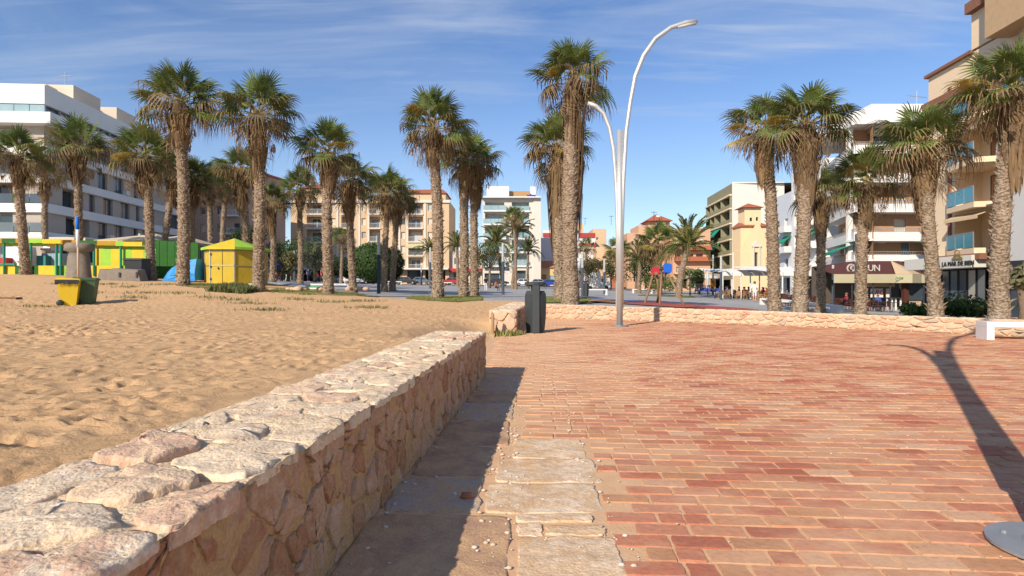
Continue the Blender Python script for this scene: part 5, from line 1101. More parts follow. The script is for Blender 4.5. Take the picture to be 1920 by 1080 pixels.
for u in (ua-.55, ub+.35): slab(t, MX(), u, u+.25, -.12, -.003, hc(.085), HT-1.6, m_brw, 'pilaster')
slab(t, MX(), -.15, uof(1826), -.25, .5, HT-.12, HT+.1, m_brw, 'coping'); slab(t, MX(), -.02, WW, -.5, -.004, HT-2.55, HT-2.1, m_brw, 'eaves')
uu = uof(1824.5); mb = MB(); mb.box(uu, WW, -.1, 9, HT+.11, hc(.905)); mb.build('upper_storey', m_crm, t); slab(t, MX(), uu, WW, -.55, -.105, hc(.66)-.2, hc(.685)-.2, m_brw, 'eaves')
mb = MB(); mb.box(uof(1898), WW, -1.6, -.11, HT-.5, hc(.82)); mb.build('bay', mat('brown_cladding', (.52,.35,.2)), t)
slab(t, MX(), ua-.3, ub+.4, -1.3, -.01, BZ[0]-.75, BZ[0]-.37, m_brw, 'tiled_canopy')
# restaurant front under it
s0_, s1_ = hc(.0475), hc(.0755); sgn = MB(); ue = uof(1868); sgn.box(-.4, ue, -1.5, -.01, s0_, s1_); sgn.build('fascia', mat('pale_fascia', (.62,.60,.53), (.58,.56,.5), scale=.5), t)
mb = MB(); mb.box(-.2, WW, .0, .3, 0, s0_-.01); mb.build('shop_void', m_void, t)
for i in range(7):
    a = .2+i*(ue-.6)/7; fm, pm = win_meshes(round((ue-.6)/7-.1, 2), round(s0_-1.0, 2), 'dark'); w_ = link('shop_window', fm, t, MX(a, -.25, .9)); link('pane', pm, w_)
def text(body, size, m, name, parent, M, ext=.03, font=None, spacing=1.0, shear=0):
    cu = bpy.data.curves.new(name, 'FONT'); cu.body = body; cu.size = size; cu.extrude = ext; cu.align_x = 'CENTER'; cu.align_y = 'CENTER'; cu.space_character = spacing; cu.shear = shear; cu.resolution_u = 3
    o = bpy.data.objects.new(name, cu); COL.objects.link(o); me = bpy.data.meshes.new_from_object(o); bpy.data.objects.remove(o); me.materials.clear(); me.materials.append(m)
    return link(name, me, parent, M @ Matrix.Rotation(R(90), 4, 'X'))
m_letter = mat('dark_letters', (.05,.045,.04), rough=.5); uc = (Y0-26.45*F/757)*1.003
text('LA MAR DE BIEN', .40, m_letter, 'sign_lettering', t, MX(uc, -1.54, (s0_+s1_)/2-.12), spacing=1.05)
mb = MB(); zc = s1_-.02
for k in range(5): a = R(20+k*35); mb.add([(uc+math.cos(a)*.05,-1.56,zc+math.sin(a)*.05-.1),(uc+math.cos(a-.22)*.3,-1.56,zc+math.sin(a-.22)*.3-.1),(uc+math.cos(a+.22)*.3,-1.56,zc+math.sin(a+.22)*.3-.1)], [(0,1,2)])
mb.box(uc-.5, uc+.5, -1.58, -1.54, zc-.22, zc-.1); mb.tube([(uc-.35,-1.56,zc-.1),(uc-.2,-1.56,zc+.3),(uc,-1.56,zc+.42),(uc+.2,-1.56,zc+.3),(uc+.35,-1.56,zc-.1)], .035, 5); mb.build('sign_emblem', mat('gold_brown', (.25,.17,.06)), t)
# pale wall of the next building and its dark shop front
X0b = 27.3; Y0 = 24.0+11; t = street_thing('building', 'pale grey building wall at the right edge above a dark shop front', 25.2, 33.5, -.8); m_pg = mat('pale_grey_panel', (.60,.59,.57), (.56,.55,.53), scale=.3)
mb = MB(); facade(t, mb, MX(), 12, 10.2, [(3.2, 4.6, 5.2, 7.0, .3, 'shut'), (7.2, 8.6, 5.2, 7.0, .3, 'shut')], 3.6); mb.quad((0,0,3.6),(0,0,10.2),(0,2.6,10.2),(0,2.6,3.6)); mb.build('wall', m_pg, t)
slab(t, MX(), 0, 12, -.06, 2, 2.6, 3.59, m_dark, 'fascia'); slab(t, MX(), 0, 12, .6, 2, 0, 2.6, m_void, 'shop_void')
for i in range(4): fm, pm = win_meshes(2.2, 2.0, 'dark'); w_ = link('shop_window', fm, t, MX(.4+i*2.8, .5, .3)); link('pane', pm, w_)
# ---------------------------------------------------------------- street furniture
m_steel = mat('brushed_steel', (.62,.61,.58), (.54,.53,.50), scale=2, rough=.42, metal=.55, stretch=(3,3,.4)); m_galv = mat('galvanised_plate', (.40,.42,.44), (.30,.32,.34), scale=6, rough=.5, metal=.5)
m_post = mat('dark_post', (.07,.085,.10), (.05,.06,.075), scale=2, rough=.55); m_grille = mat('lamp_glass', (.52,.52,.50), (.42,.42,.41), scale=3, rough=.4)
m_bin = mat('charcoal_plastic', (.040,.046,.048), (.03,.034,.036), scale=3, rough=.5, spec=.4); m_conc = mat('white_concrete', (.74,.71,.68), (.66,.63,.60), scale=1.5, rough=.85, bump=.002, bscale=50)
def big_lamp(label, x, y, plate, rz=0):
    t = thing('street_lamp', label, 'street lamp', (x, y, .012), rz, 'curved steel lamps of the promenade'); s = 72/1.3*0+F/y*0+1
    z0 = 6.63
    mb = MB(); mb.tube([(0,0,.02),(0,0,z0)], .105, 20); mb.build('pole', m_steel, t, True)
    mb = MB(); P_ = lambda a, b: (a, 0, b)
    mb.tube([P_(.07,.6),P_(.075,3.2),P_(.12,4.8),P_(.22,6.6),P_(.36,7.6),P_(.52,8.45),P_(.80,9.15),P_(1.2,9.72),P_(1.72,10.1),P_(2.25,10.28),P_(2.62,10.33)], [.062]*3+[.068]*2+[.075]*6, 12); mb.build('arm', m_steel, t, True)
    mb = MB(); mb.tube([P_(-.07,.6),P_(-.075,3.2),P_(-.12,4.8),P_(-.21,6.0),P_(-.34,6.7),P_(-.54,7.2),P_(-.8,7.45),P_(-1.08,7.55)], [.06]*3+[.066]*2+[.07]*3, 12); mb.build('arm', m_steel, t, True)
    mb = MB(); mb.tube([P_(1.95,10.125),P_(2.58,10.255)], .058, 8); mb.build('lamp_head', m_grille, t, True)
    mb = MB(); mb.lathe([(plate,0),(plate,.015),(.16,.018),(.15,.03)], 28); mb.build('base_plate', m_galv, t)
    for k in range(4): a = R(45+90*k); b = MB(); b.lathe([(.014,.016),(.014,.03)], 8, MX(math.cos(a)*plate*.74, math.sin(a)*plate*.74, 0)); b.build('bolt', m_galv, t)
    mb = MB(); mb.box(-.15,.15,-.16,-.13,1.0,1.7, Matrix.Translation((-.0,0,0))) if 0 else mb.box(-.135,-.09,-.04,.04,.6,1.5); mb.build('service_box', m_steel, t)
big_lamp('tall steel lamp with two curved arms in the middle of the promenade', X_at(1162, 19.86), 19.86, .30)
big_lamp('steel lamp just outside the right edge, its round base plate showing', 2.72, 2.89, .31)
# litter bin
def litter_bin(label, px, d, h=1.5, s=1.0, rz=0):
    x = X_at(px, d); t = thing('litter_bin', label, 'litter bin', (x, d, T(x, d) if d > 26 else 0), rz); k = h/1.5; r = .30*k
    hexa = [(r*math.cos(R(a))*sx, r*math.sin(R(a))*.8) for a, sx in ((-60,1.0),(-20,1.06),(20,1.06),(60,1.0),(120,1.0),(160,1.06),(200,1.06),(240,1.0))]
    mb = MB(); zs = [(0,.82),(.06*k,.86),(.5*k,1.0),(.95*k,1.03),(1.12*k,1.0),(1.22*k,.84)]; n = 8; vs = []; fs = []
    for z, q in zs: vs += [(a*q, b*q, z) for a, b in hexa]
    for i in range(len(zs)-1):
        for j in range(n): fs.append((i*n+j, i*n+(j+1) % n, (i+1)*n+(j+1) % n, (i+1)*n+j))
    fs += [tuple(range(n-1,-1,-1)), tuple(range((len(zs)-1)*n, len(zs)*n))]; mb.add(vs, fs); mb.build('body', m_bin, t)
    mb = MB(); mb.box(-.10*k,.10*k,-.28*k,-.22*k,.02,1.38*k); mb.build('front_rib', mat('rib_plastic', (.06,.066,.068)), t)
    mb = MB(); mb.box(-.13*k,.13*k,-.10*k,.10*k,1.2*k,1.40*k); mb.build('neck', m_bin, t)
    mb = MB(); mb.lathe([(.26*k,1.36*k),(.315*k,1.39*k),(.315*k,1.455*k),(.29*k,1.475*k),(.10*k,1.48*k)], 14, Matrix.Diagonal((1,.85,1,1))); mb.build('hood', m_bin, t)
    return t
litter_bin('charcoal litter bin with a flat hood beside the wall stub', 1004, 17.0, 1.5)
litter_bin('distant grey litter bin right of the tallest palm trunk', 1098, 50, 1.35)
def post_lamp(px, d, top, label):
    x = X_at(px, d); g = T(x, d); h = Z_at(top, d)-g; t = thing('lamp_post', label, 'lamp post', (x, d, g), group='dark cylindrical post lamps of the square'); r = .115
    mb = MB(); mb.lathe([(r+.05,0),(r+.05,.03),(r,.04),(r,h*.64)], 12); mb.build('column', m_post, t, True); mb = MB()
    prof = []; z = h*.64+.01; n = 9; dz = (h*.32)/n
    for i in range(n): prof += [(r*.92, z+i*dz), (r*.92, z+i*dz+dz*.7), (r*.78, z+i*dz+dz*.74), (r*.78, z+(i+1)*dz-.005)]
    mb.lathe(prof, 12); mb.build('lamp_head', m_grille, t); mb = MB(); mb.lathe([(r*.95, h*.96),(r*.95, h*.98),(r*.6, h)], 12); mb.build('cap', m_grille, t)
for a in [(710,39,437,'post lamp between the round clipped tree and the golden skirted palm'),(943,46,456,'post lamp left of the litter bin before the white modern block'),(807,58,464,'post lamp hidden partly behind the golden skirted palm'),
          (1352,54,480,'post lamp standing left of the church in front of the cafe'),(1607,29.5,438,'large post lamp in front of the burgundy awning'),(1133,68,487,'post lamp just left of the steel lamp column'),
          (1294,70,500,'post lamp near the foot of the curved date palm'),(1337,80,478,'slim post lamp by the blue cafe chairs'),(1562,52,497,'post lamp behind the pair of leaning right-hand palms'),
          (1092,50,472,'post lamp beside the distant litter bin'),(262,45,438,'post lamp rising out of the fair behind the striped fence'),(552,62,470,'post lamp next to the drooping shrub'),(1210,95,503,'far post lamp behind the playground frame'),(790,100,497,'far post lamp by the parked cars')]: post_lamp(*a)
def bench(label, x, y, rz, L_=2.6, w_=.55, h=.43, z=0, grp='white slab benches'):
    t = thing('bench', label, 'bench', (x, y, z), rz, grp); mb = MB()
    mb.box(0, L_, 0, w_, h-.12, h); mb.build('seat', m_conc, t)
    for a in (0, L_-.16): m = MB(); m.box(a+.002, a+.16, .002, w_-.002, -.06, h-.122); m.build('leg', m_conc, t)
# long bench at the right: end face towards the camera
bench('long white slab bench at the right in front of the low wall', 11.9, 14.7, R(-17), 3.2, .62, .45)
bench('white bench behind the low wall between the right-hand palms', 19.4, 46, math.atan2(-8, 1.3), 8.1, .9, .48, T(19.4, 46)+.03)
_o = [o for o in COL.objects if o.get('label', '').startswith('white bench behind the low wall')][0]; _o.rotation_euler.y = math.atan2(T(19.4, 46)-T(20.7, 38), 8.1)
for px, d, lb in [(1072,62,'small white bench block right of the tallest palm'),(1205,78,'white bench left of the playground frame'),(740,110,'far white bench in front of the parked cars at left'),(834,100,'far white bench behind the golden skirted palm'),(1115,60,'white bench under the low wall of the square'),(660,100,'far white bench left of the clipped tree')]:
    x = X_at(px, d); bench(lb, x-1.3, d, 0, 2.6, .6, .6, T(x, d))
x = X_at(622, 40); bench('low pale bench by the green box left of the path', x-1.8, 40, 0, 3.0, .5, .4, T(x, 40))
# playground frame
d = 31; px = 1240; x = X_at(px, d); g = T(x, d); t = thing('climbing_frame', 'wooden playground frame with red and blue panels and splayed legs', 'playground frame', (x, d, g)); m_pole = mat('round_timber', (.30,.19,.11), (.22,.13,.07), scale=4, rough=.8, stretch=(5,5,.5))
def lx(p): return (p-px)/F*d
H_ = 2.02
for pts in (((lx(1208), 0, -.05), (lx(1229), .5, H_-.35)), ((lx(1234), -.3, -.05), (lx(1245), .5, H_-.3)), ((lx(1251), 1.6, -.05), (lx(1236), .5, H_-.4)), ((lx(1279), -.4, -.05), (lx(1256), .5, H_-.3)), ((lx(1244), 1.4, .1), (lx(1251), .5, H_-.3))):
    mb = MB(); mb.tube([pts[0], pts[1]], .058, 8); mb.build('leg', m_pole, t, True)
mb = MB(); mb.tube([(lx(1228),.5,H_-.18),(lx(1262),.5,H_-.1)], .05, 8); mb.build('beam', m_dark, t, True); mb = MB(); mb.tube([(lx(1228),.5,H_-.38),(lx(1262),.5,H_-.3)], .03, 8); mb.build('beam', m_dark, t, True)
def rpanel(cx, cz, w_, h, m, nm, y):
    pts = []
    for k in range(20):
        a = 6.2832*k/20; ca, sa = math.cos(a), math.sin(a); pts.append((math.copysign(abs(ca)**.45, ca)*w_/2, math.copysign(abs(sa)**.45, sa)*h/2))
    mb = MB(Matrix.Translation((cx, y, cz)) @ Matrix.Rotation(R(90), 4, 'X')); mb.prism(pts, -.03, .03); return mb.build(nm, m, t)
rpanel(lx(1232.5), H_-.22, .40, .42, mat('red_panel', (.5,.03,.05)), 'red_panel', .40); rpanel(lx(1255.5), H_-.06, .46, .50, mat('blue_panel', (.02,.13,.62)), 'blue_panel', .38)
mb = MB(); mb.lathe([(.09,0),(.09,.07)], 12, Matrix.Translation((lx(1232.5), .34, H_-.35)) @ Matrix.Rotation(R(90), 4, 'X')); mb.build('knob', m_pole, t); mb = MB(); mb.box(lx(1243), lx(1251), .2, .4, .55, .59); mb.build('step', m_dark, t)
for a in (lx(1244), lx(1250)): mb = MB(); mb.tube([(a,.3,.57),(a,.42,H_-.3)], .012, 5); mb.build('rope', m_dark, t)
# wheeled bins on the sand
def wheelie(label, px, d, rz, mbody, mlid, tilt=0):
    x = X_at(px, d); t = thing('wheeled_bin', label, 'wheelie bin', (x, d, sand_z(x, d)-.02), rz, 'wheeled bins on the beach'); mb = MB()
    b = [(-.22,-.24),(.22,-.24),(.22,.24),(-.22,.24)]; tp = [(-.29,-.34),(.29,-.34),(.29,.34),(-.29,.34)]
    mb.add([(a,b_,.03) for a, b_ in b]+[(a,b_,.94) for a, b_ in tp], [(3,2,1,0),(4,5,6,7),(0,1,5,4),(1,2,6,5),(2,3,7,6),(3,0,4,7)]); mb.build('body', mbody, t)
    mb = MB(); mb.box(-.32,.32,-.37,.37,.93,.98); mb.build('rim', mbody, t)
    mb = MB(); mb.add([(-.33,-.39,.985),(.33,-.39,.985),(.33,.40,.985),(-.33,.40,.985),(-.28,-.32,1.03),(.28,-.32,1.03),(.28,.36,1.06),(-.28,.36,1.06)], [(3,2,1,0),(4,5,6,7),(0,1,5,4),(1,2,6,5),(2,3,7,6),(3,0,4,7)]); mb.build('lid', mlid, t)
    for s in (-1, 1): w_ = MB(); w_.lathe([(.04,-.03),(.115,-.03),(.12,0),(.115,.03),(.04,.03)], 14, Matrix.Translation((s*.27, .24, .115)) @ Matrix.Rotation(R(90), 4, 'Y')); w_.build('wheel', m_dark, t, True)
    mb = MB(); mb.tube([(-.24,.42,.93),(.24,.42,.93)], .018, 6); mb.build('handle', mbody, t); return t
m_by = mat('yellow_plastic', (.72,.50,.03), (.64,.43,.02), scale=2, rough=.5); m_bg = mat('green_plastic', (.07,.12,.06), (.05,.09,.045), scale=2, rough=.5)
t = wheelie('yellow wheelie bin with a dark liner hanging over its rim', 130, 22.3, R(118), m_by, m_by)
mb = MB(); rs = random.Random(2)
for k in range(14): a = -.34+k*.052; mb.quad((-.345,a,.99),(-.345,a+.053,.99),(-.35-rs.random()*.03,a+.05,.86-rs.random()*.08),(-.355,a,.86-rs.random()*.06))
mb.build('liner', mat('bin_liner', (.06,.055,.05), rough=.4), t)
wheelie('dark green wheelie bin behind the yellow bin', 163, 22.9, R(112), m_bg, m_bg)
# folded parasol / covered stand behind the bins
d = 33; x = X_at(146, d); g = T(x, d); t = thing('beach_parasol', 'closed beach parasol with blue and white tip standing behind the bins', 'parasol', (x, d, g)); mb = MB(); mb.tube([(.02,0,-.2),(0,0,2.5)], [.05,.05], 8); mb.build('pole', mat('pale_wood', (.6,.42,.28)), t, True); mb = MB(); mb.tube([(0,0,1.9),(-.01,0,2.5),(-.02,0,2.9)], [.07,.09,.08], 8); mb.build('sleeve', m_white, t, True); mb = MB(); mb.tube([(-.02,0,2.88),(-.04,0,3.6)], [.09,.085], 8); mb.build('tip', mat('blue_cloth', (.02,.18,.62)), t, True)
d = 34; x = X_at(148, d); g = T(x, d); t = thing('covered_booth', 'small booth wrapped in grey-brown canvas behind the wheeled bins', 'booth', (x, d, g)); m_tarp = mat('grey_tarp', (.24,.20,.16), (.17,.14,.11), scale=2.5, rough=.8, bump=.03, bscale=4)
mb = MB(); n = 14; vs = []; prof = [(.72,.0),(.66,.6),(.58,1.35),(.52,1.6),(.80,1.68),(.82,2.0),(.7,2.12)]
rs = random.Random(9)
for r_, z in prof: vs += [(r_*math.cos(6.283*k/n)*rs.uniform(.93,1.05), r_*.7*math.sin(6.283*k/n)*rs.uniform(.93,1.05), z) for k in range(n)]
mb.add(vs, [(i*n+k, i*n+(k+1) % n, (i+1)*n+(k+1) % n, (i+1)*n+k) for i in range(len(prof)-1) for k in range(n)]+[tuple(range(6*n,7*n))]); mb.build('canvas', m_tarp, t, True)
for px, w_, h, lb in ((215, 1.5, .68, 'grey covered crate low in front of the striped fence'), (242, 1.8, .74, 'second larger grey covered crate beside the black tub')):
    x = X_at(px, 34); t = thing('covered_crate', lb, 'covered crate', (x, 34, T(x, 34))); mb = MB(); mb.add([(-w_/2,-.4,0),(w_/2,-.4,0),(w_/2,.4,0),(-w_/2,.4,0),(-w_/2+.1,-.33,h),(w_/2-.2,-.33,h-.1),(w_/2-.2,.33,h-.05),(-w_/2+.1,.33,h+.03)], [(4,5,6,7),(0,1,5,4),(1,2,6,5),(2,3,7,6),(3,0,4,7)]); mb.build('cover', m_tarp, t); mb = MB(); mb.box(w_/2-.25, w_/2-.15, -.42, -.4, .2, h-.2); mb.build('strap', m_dark, t)
x = X_at(258, 35); t = thing('black_tub', 'black plastic waste container standing by the fair lamp post', 'container', (x, 35, T(x, 35))); mb = MB(); mb.add([(-.42,-.35,0),(.42,-.35,0),(.42,.35,0),(-.42,.35,0),(-.52,-.45,1.2),(.52,-.45,1.2),(.52,.45,1.2),(-.52,.45,1.2)], [(0,1,5,4),(1,2,6,5),(2,3,7,6),(3,0,4,7),(4,5,6,7)]); mb.build('body', m_dark, t); mb = MB(); mb.box(-.56,.56,-.5,.5,1.2,1.32); mb.build('lid', m_dark, t)
# driftwood board on the sand at the left edge
x = X_at(5, 23); t = thing('plank', 'dark weathered plank lying on the sand at the left edge', 'plank', (x, 23, sand_z(x, 23))); mb = MB(); mb.box(-1.2,.65,-.15,.15,.0,.08); mb.build('board', mat('dark_wood', (.2,.11,.06)), t)
# ---------------------------------------------------------------- the fair
m_fy = mat('yellow_canvas', (.70,.50,.04), (.62,.42,.03), scale=1.4, rough=.8, bump=.05, bscale=1.6); m_fg = mat('lime_canvas', (.32,.55,.06), (.26,.46,.05), scale=1.4, rough=.8, bump=.05, bscale=1.6); m_fdg = mat('deep_green_canvas', (.03,.13,.02), (.02,.10,.015), scale=1.4, rough=.8, bump=.05, bscale=1.6); m_fo = mat('ochre_canvas', (.46,.25,.02), (.4,.2,.02), scale=1.4, rough=.8, bump=.05, bscale=1.6); m_gp = mat('green_post', (.02,.24,.14), rough=.5)
d = 38; gx = X_at(0, d); t = thing('fair_enclosure', 'fair stall enclosure with yellow and green canvas panels and green posts', 'fair stall', (gx, d, T(X_at(120, d), d)-.05)); S = d/F; zb_ = t.location.z
def fz(p): return Z_at(p, d)-zb_
rs = random.Random(6)
cols = [m_fy, m_fg, m_fy, m_fdg, m_fy, m_fy, m_fdg, m_fy, m_fdg, m_fy, m_fg, m_fy]
x = -260
k = 0
while x < 260:          # lower skirt panels
    w_ = rs.choice([28, 36, 44]); a, b = x*S, (x+w_)*S; mb = MB(); mb.quad((a,0,-.1),(b,0,-.1),(b,rs.uniform(-.05,.05),fz(498)),(a,0,fz(498))); mb.quad((a,.03,-.1),(a,.03,fz(498)),(b,.03,fz(498)),(b,.03,-.1)); mb.build('panel', cols[k % len(cols)], t); x += w_; k += 1
x = 172; k = 0
while x < 285:          # upper closed panels on the right half
    w_ = rs.choice([14, 20, 24]); a, b = x*S, (x+w_)*S; mb = MB(); mb.box(a, b, .1, .13, fz(498), fz(466)); mb.build('panel', [m_fy, m_fg][k % 2], t); x += w_; k += 1
x = -260; k = 0
while x < 250:          # fascia strip
    w_ = rs.choice([16, 26, 34]); a, b = x*S, (x+w_)*S; e = max(0, x-40)/210*7; mb = MB(); mb.box(a, b, -.2, -.16, fz(455.5+e), fz(447.5+e)); mb.build('fascia', [m_fo, m_fdg, m_fo, m_fg, m_fy][k % 5], t); mb = MB(); mb.box(a, b, .2, .23, fz(461+e*.8), fz(455+e*.8)); mb.build('fascia', [m_fy, m_fg][k % 2], t); x += w_; k += 1
for px in (-90, -40, 10, 60, 108, 116, 130, 178, 228): mb = MB(); mb.tube([(px*S,-.08,0),(px*S,-.08,fz(452+max(0, px-40)/210*7))], .07, 6); mb.build('post', m_gp, t)
mb = MB(); mb.box(-200*S, 30*S, -.12, -.04, fz(497), fz(494)); mb.build('rail', m_gp, t)
# stalls and clutter seen inside the open half
for px, w_, h, m_, lb in ((10, 1.0, 1.1, mat('red_goods', (.45,.05,.05)), 'red upholstered seat inside the fair enclosure'), (38, 1.8, 1.9, m_white, 'white fair caravan front behind the far left palm'), (78, 1.4, 1.3, mat('teal_goods', (.05,.22,.20)), 'teal ride car inside the fair enclosure'), (102, 1.6, 1.5, m_glassl, 'pale ride car inside the fair enclosure'), (96, .6, 2.4, m_white, 'white notice board hanging inside the fair enclosure')):
    dd = 41+px*.02; x = X_at(px, dd); z = T(x, dd); t2 = thing('fair_ride_car' if h < 1.7 else 'fair_board', lb, 'fair ride', (x, dd, z)); mb = MB(); zb2 = 1.7 if h > 2 else 0
    mb.add([(-w_/2,-.5,zb2),(w_/2,-.5,zb2),(w_/2,.5,zb2),(-w_/2,.5,zb2),(-w_/2+.15,-.35,h),(w_/2-.1,-.4,h),(w_/2-.1,.4,h),(-w_/2+.15,.35,h)], [(0,1,5,4),(1,2,6,5),(2,3,7,6),(3,0,4,7),(4,5,6,7)]); mb.build('body', m_, t2)
    mb = MB(); mb.box(-w_/2-.05, w_/2+.05, -.55, -.505, max(zb2, .1), max(zb2, .1)+.15); mb.build('bumper', m_dark, t2)
# canopies
m_can = mat('faded_canopy', (.66,.54,.38), (.56,.45,.31), scale=1, rough=.85); m_can2 = mat('printed_canopy', (.62,.48,.30), (.5,.42,.12), scale=3, amt=2, rough=.85)
def hip(label, px0, px1, d, eave, apex, apx, m_, m2, dep=5, z2=0):
    X0 = X_at(px0, d); X1 = X_at(px1, d); g = T((X0+X1)/2, d); t = thing('fair_canopy', label, 'canopy', (X0, d, g)); w_ = X1-X0; ze, za = Z_at(eave, d)-g, Z_at(apex, d)-g; xa = X_at(apx, d)-X0
    mb = MB(); mb.add([(0,0,ze),(w_,0,ze),(w_,dep,ze),(0,dep,ze),(xa,dep*.5,za)], [(0,1,4),(1,2,4),(2,3,4),(3,0,4)]); mb.build('roof', m_, t)
    mb = MB(); n = 16
    for i in range(n): a, b = w_*i/n, w_*(i+1)/n; mb.add([(a,-.01,ze),(b,-.01,ze),(b,-.01,ze-.3),((a+b)/2,-.01,ze-.52),(a,-.01,ze-.3)], [(0,4,3,2,1)])
    mb.build('valance', m2, t)
    for a in (.1, w_-.1):
        for b in (.1, dep-.1): p = MB(); p.tube([(a,b,0),(a,b,ze)], .05, 6); p.build('pole', m_gp, t)
hip('broad faded brown canopy over the fair with a printed front edge', 176, 296, 41.5, 450, 431, 245, m_can, m_can2, 6)
hip('second faded canopy peak behind the leaning thin palm', 270, 342, 42.5, 451, 434, 300, m_can, mat('red_print', (.4,.1,.08), (.1,.3,.05), scale=4, amt=2), 6)
hip('long white canopy roof of the fair at the far left', -180, 160, 52, 446, 437, 60, m_white, m_can, 8)
d = 40; x0, x1 = X_at(285, d), X_at(372, d); t = thing('fair_screen', 'dark green canvas screen between the fair and the yellow kiosk', 'screen', (x0, d, T(x0, d)))
for k in range(6): a, b = (x1-x0)*k/6, (x1-x0)*(k+1)/6-.03; mb = MB(); mb.box(a, b, 0, .05, 0, 2.6-.1*k*.3); mb.build('panel', m_fdg, t)
# blue tarpaulin heap
d = 36; x = X_at(345, d); t = thing('tarpaulin_heap', 'bright blue tarpaulin heap between the fair and the yellow kiosk', 'tarpaulin', (x, d, T(x, d))); mb = MB(); rs = random.Random(3); m_tb = mat('blue_tarp', (.02,.26,.62), (.02,.2,.5), scale=2, rough=.5, bump=.03, bscale=5)
pr = [(-.98,.05),(-.8,.55),(-.55,.85),(-.2,1.0),(.2,1.15),(.55,1.3),(.95,1.35),(1.0,.05)]; vs = []
for j, y in enumerate((-.6,-.35,.35,.6)): vs += [(a, y+rs.uniform(-.05,.05), b*(.35 if j in (0,3) else 1)+rs.uniform(0,.06)) for a, b in pr]
nn = len(pr); mb.add(vs, [(j*nn+i, j*nn+i+1, (j+1)*nn+i+1, (j+1)*nn+i) for j in range(3) for i in range(nn-1)]+[tuple(range(nn-1,-1,-1))]); mb.build('tarpaulin', m_tb, t)
# yellow kiosk
d = 35.5; px0 = 372; x0 = X_at(px0, d); t = thing('kiosk', 'hexagonal yellow kiosk with lime green pyramid roof on the sand', 'kiosk', (X_at(418, d), d+1.6, T(X_at(418, d), d)-.1)); m_ky = mat('kiosk_yellow', (.54,.39,.04), (.47,.33,.03), scale=1.2, rough=.75, bump=.02, bscale=3)
zt_ = Z_at(461.5, d)-t.location.z; za = Z_at(443, d)-t.location.z; pts = [(-1.52,-.8),(-.78,-1.6),(.72,-1.6),(1.5,-.8),(1.5,1.2),(-1.52,1.2)]
for i in range(6):
    a, b = pts[i], pts[(i+1) % 6]; L_ = math.hypot(b[0]-a[0], b[1]-a[1]); M = MX(a[0], a[1], 0, math.atan2(b[1]-a[1], b[0]-a[0])); n = 2 if L_ > 1.3 else 1
    for j in range(n): mb = MB(); mb.box(L_*j/n+.02, L_*(j+1)/n-.02, .0, .05, 0, zt_-.003, M); mb.build('wall_panel', m_ky, t)
    mb = MB(); mb.box(-.035,.035,-.035,.035,0,zt_+.02, M); mb.build('post', m_steelr, t); mb = MB(); mb.box(.05, L_-.05, -.03, -.002, zt_*.5, zt_*.5+.06, M); mb.box(.05, L_-.05, -.03, -.002, zt_*.86, zt_*.86+.05, M); mb.build('rail', m_steelr, t)
for i in range(6):
    a, b = pts[i], pts[(i+1) % 6]; q = 1.13; mb = MB(); mb.add([(a[0]*q, a[1]*q, zt_-.05),(b[0]*q, b[1]*q, zt_-.05),(0,-.1,za)], [(0,1,2)]); mb.build('roof_panel', m_fy if i == 1 else m_fg, t)
    mb = MB(); mb.add([(a[0]*q, a[1]*q, zt_-.05),(b[0]*q, b[1]*q, zt_-.05),(b[0]*q, b[1]*q, zt_-.2),(a[0]*q, a[1]*q, zt_-.2)], [(0,3,2,1)]); mb.build('valance', m_fy if i in (1, 4) else m_fg, t)
mb = MB(); mb.box(-.30,-.24,-1.66,-1.60,1.0,1.12); mb.build('padlock', m_dark, t)
for k in range(3): mb = MB(); mb.box(-.76,-.70,-1.66,-1.605,.35+k*.75,.47+k*.75); mb.build('hinge', m_dark, t)
# stone edging by the kiosk
x = X_at(505, 33); t = thing('stone_kerb', 'low heap of pale stones between the kiosk and the tall palm', 'stones', (x, 33, T(x, 33)-.05)); rs = random.Random(8)
for k in range(22): mb = MB(); pebble(mb, rs.uniform(-2.2, 5.5), rs.uniform(-.4,.4), .03, rs.uniform(.12,.3)); mb.build('stone', m_low, t, True)
t = thing('waymark', 'tiny white marker post at the foot of the tall palm right of the kiosk', 'marker post', (X_at(470.5, 30), 30, T(X_at(470.5, 30), 30))); mb = MB(); mb.box(-.06,.06,-.06,.06,0,.36); mb.build('block', m_white, t); mb = MB(); mb.box(-.08,.08,-.08,.08,.36,.4); mb.build('cap', m_white, t)
x = X_at(592, 36); t = thing('green_box', 'bright green low box with pale letters left of the path', 'box', (x, 36, T(x, 36))); mb = MB(); mb.box(-.35,.35,-.25,.25,0,.25); mb.build('body', mat('bright_green', (.03,.36,.06)), t); mb = MB(); mb.box(-.3,.3,-.26,-.252,.1,.18); mb.build('label', m_white, t)
for px, d, c, lb in ((519, 58, (.02,.08,.5), 'blue and red spring rider beyond the kiosk'), ):
    x = X_at(px, d); t = thing('spring_rider', lb, 'play toy', (x, d, T(x, d))); mb = MB(); mb.tube([(0,0,0),(0,0,.7)], .08, 8); mb.build('spring', m_dark, t); mb = MB(); mb.lathe([(.1,.7),(.45,.9),(.5,1.3),(.25,1.8)], 12); mb.build('body', mat('toy_blue', c), t, True); mb = MB(); mb.lathe([(.1,.4),(.3,.5),(.3,.75)], 10); mb.build('seat', mat('toy_red', (.5,.03,.03)), t, True)
x = X_at(1090, 52); t = thing('sign_drum', 'grey cylindrical sign drum on a pole beside the distant litter bin', 'sign', (X_at(1084, 51), 51, T(X_at(1084, 51), 51))); mb = MB(); mb.tube([(0,0,0),(0,0,3.3)], .05, 8); mb.build('pole', m_steelr, t); mb = MB(); mb.lathe([(.26,2.2),(.26,3.3)], 14); mb.build('drum', mat('pale_drum', (.6,.62,.62)), t, True)
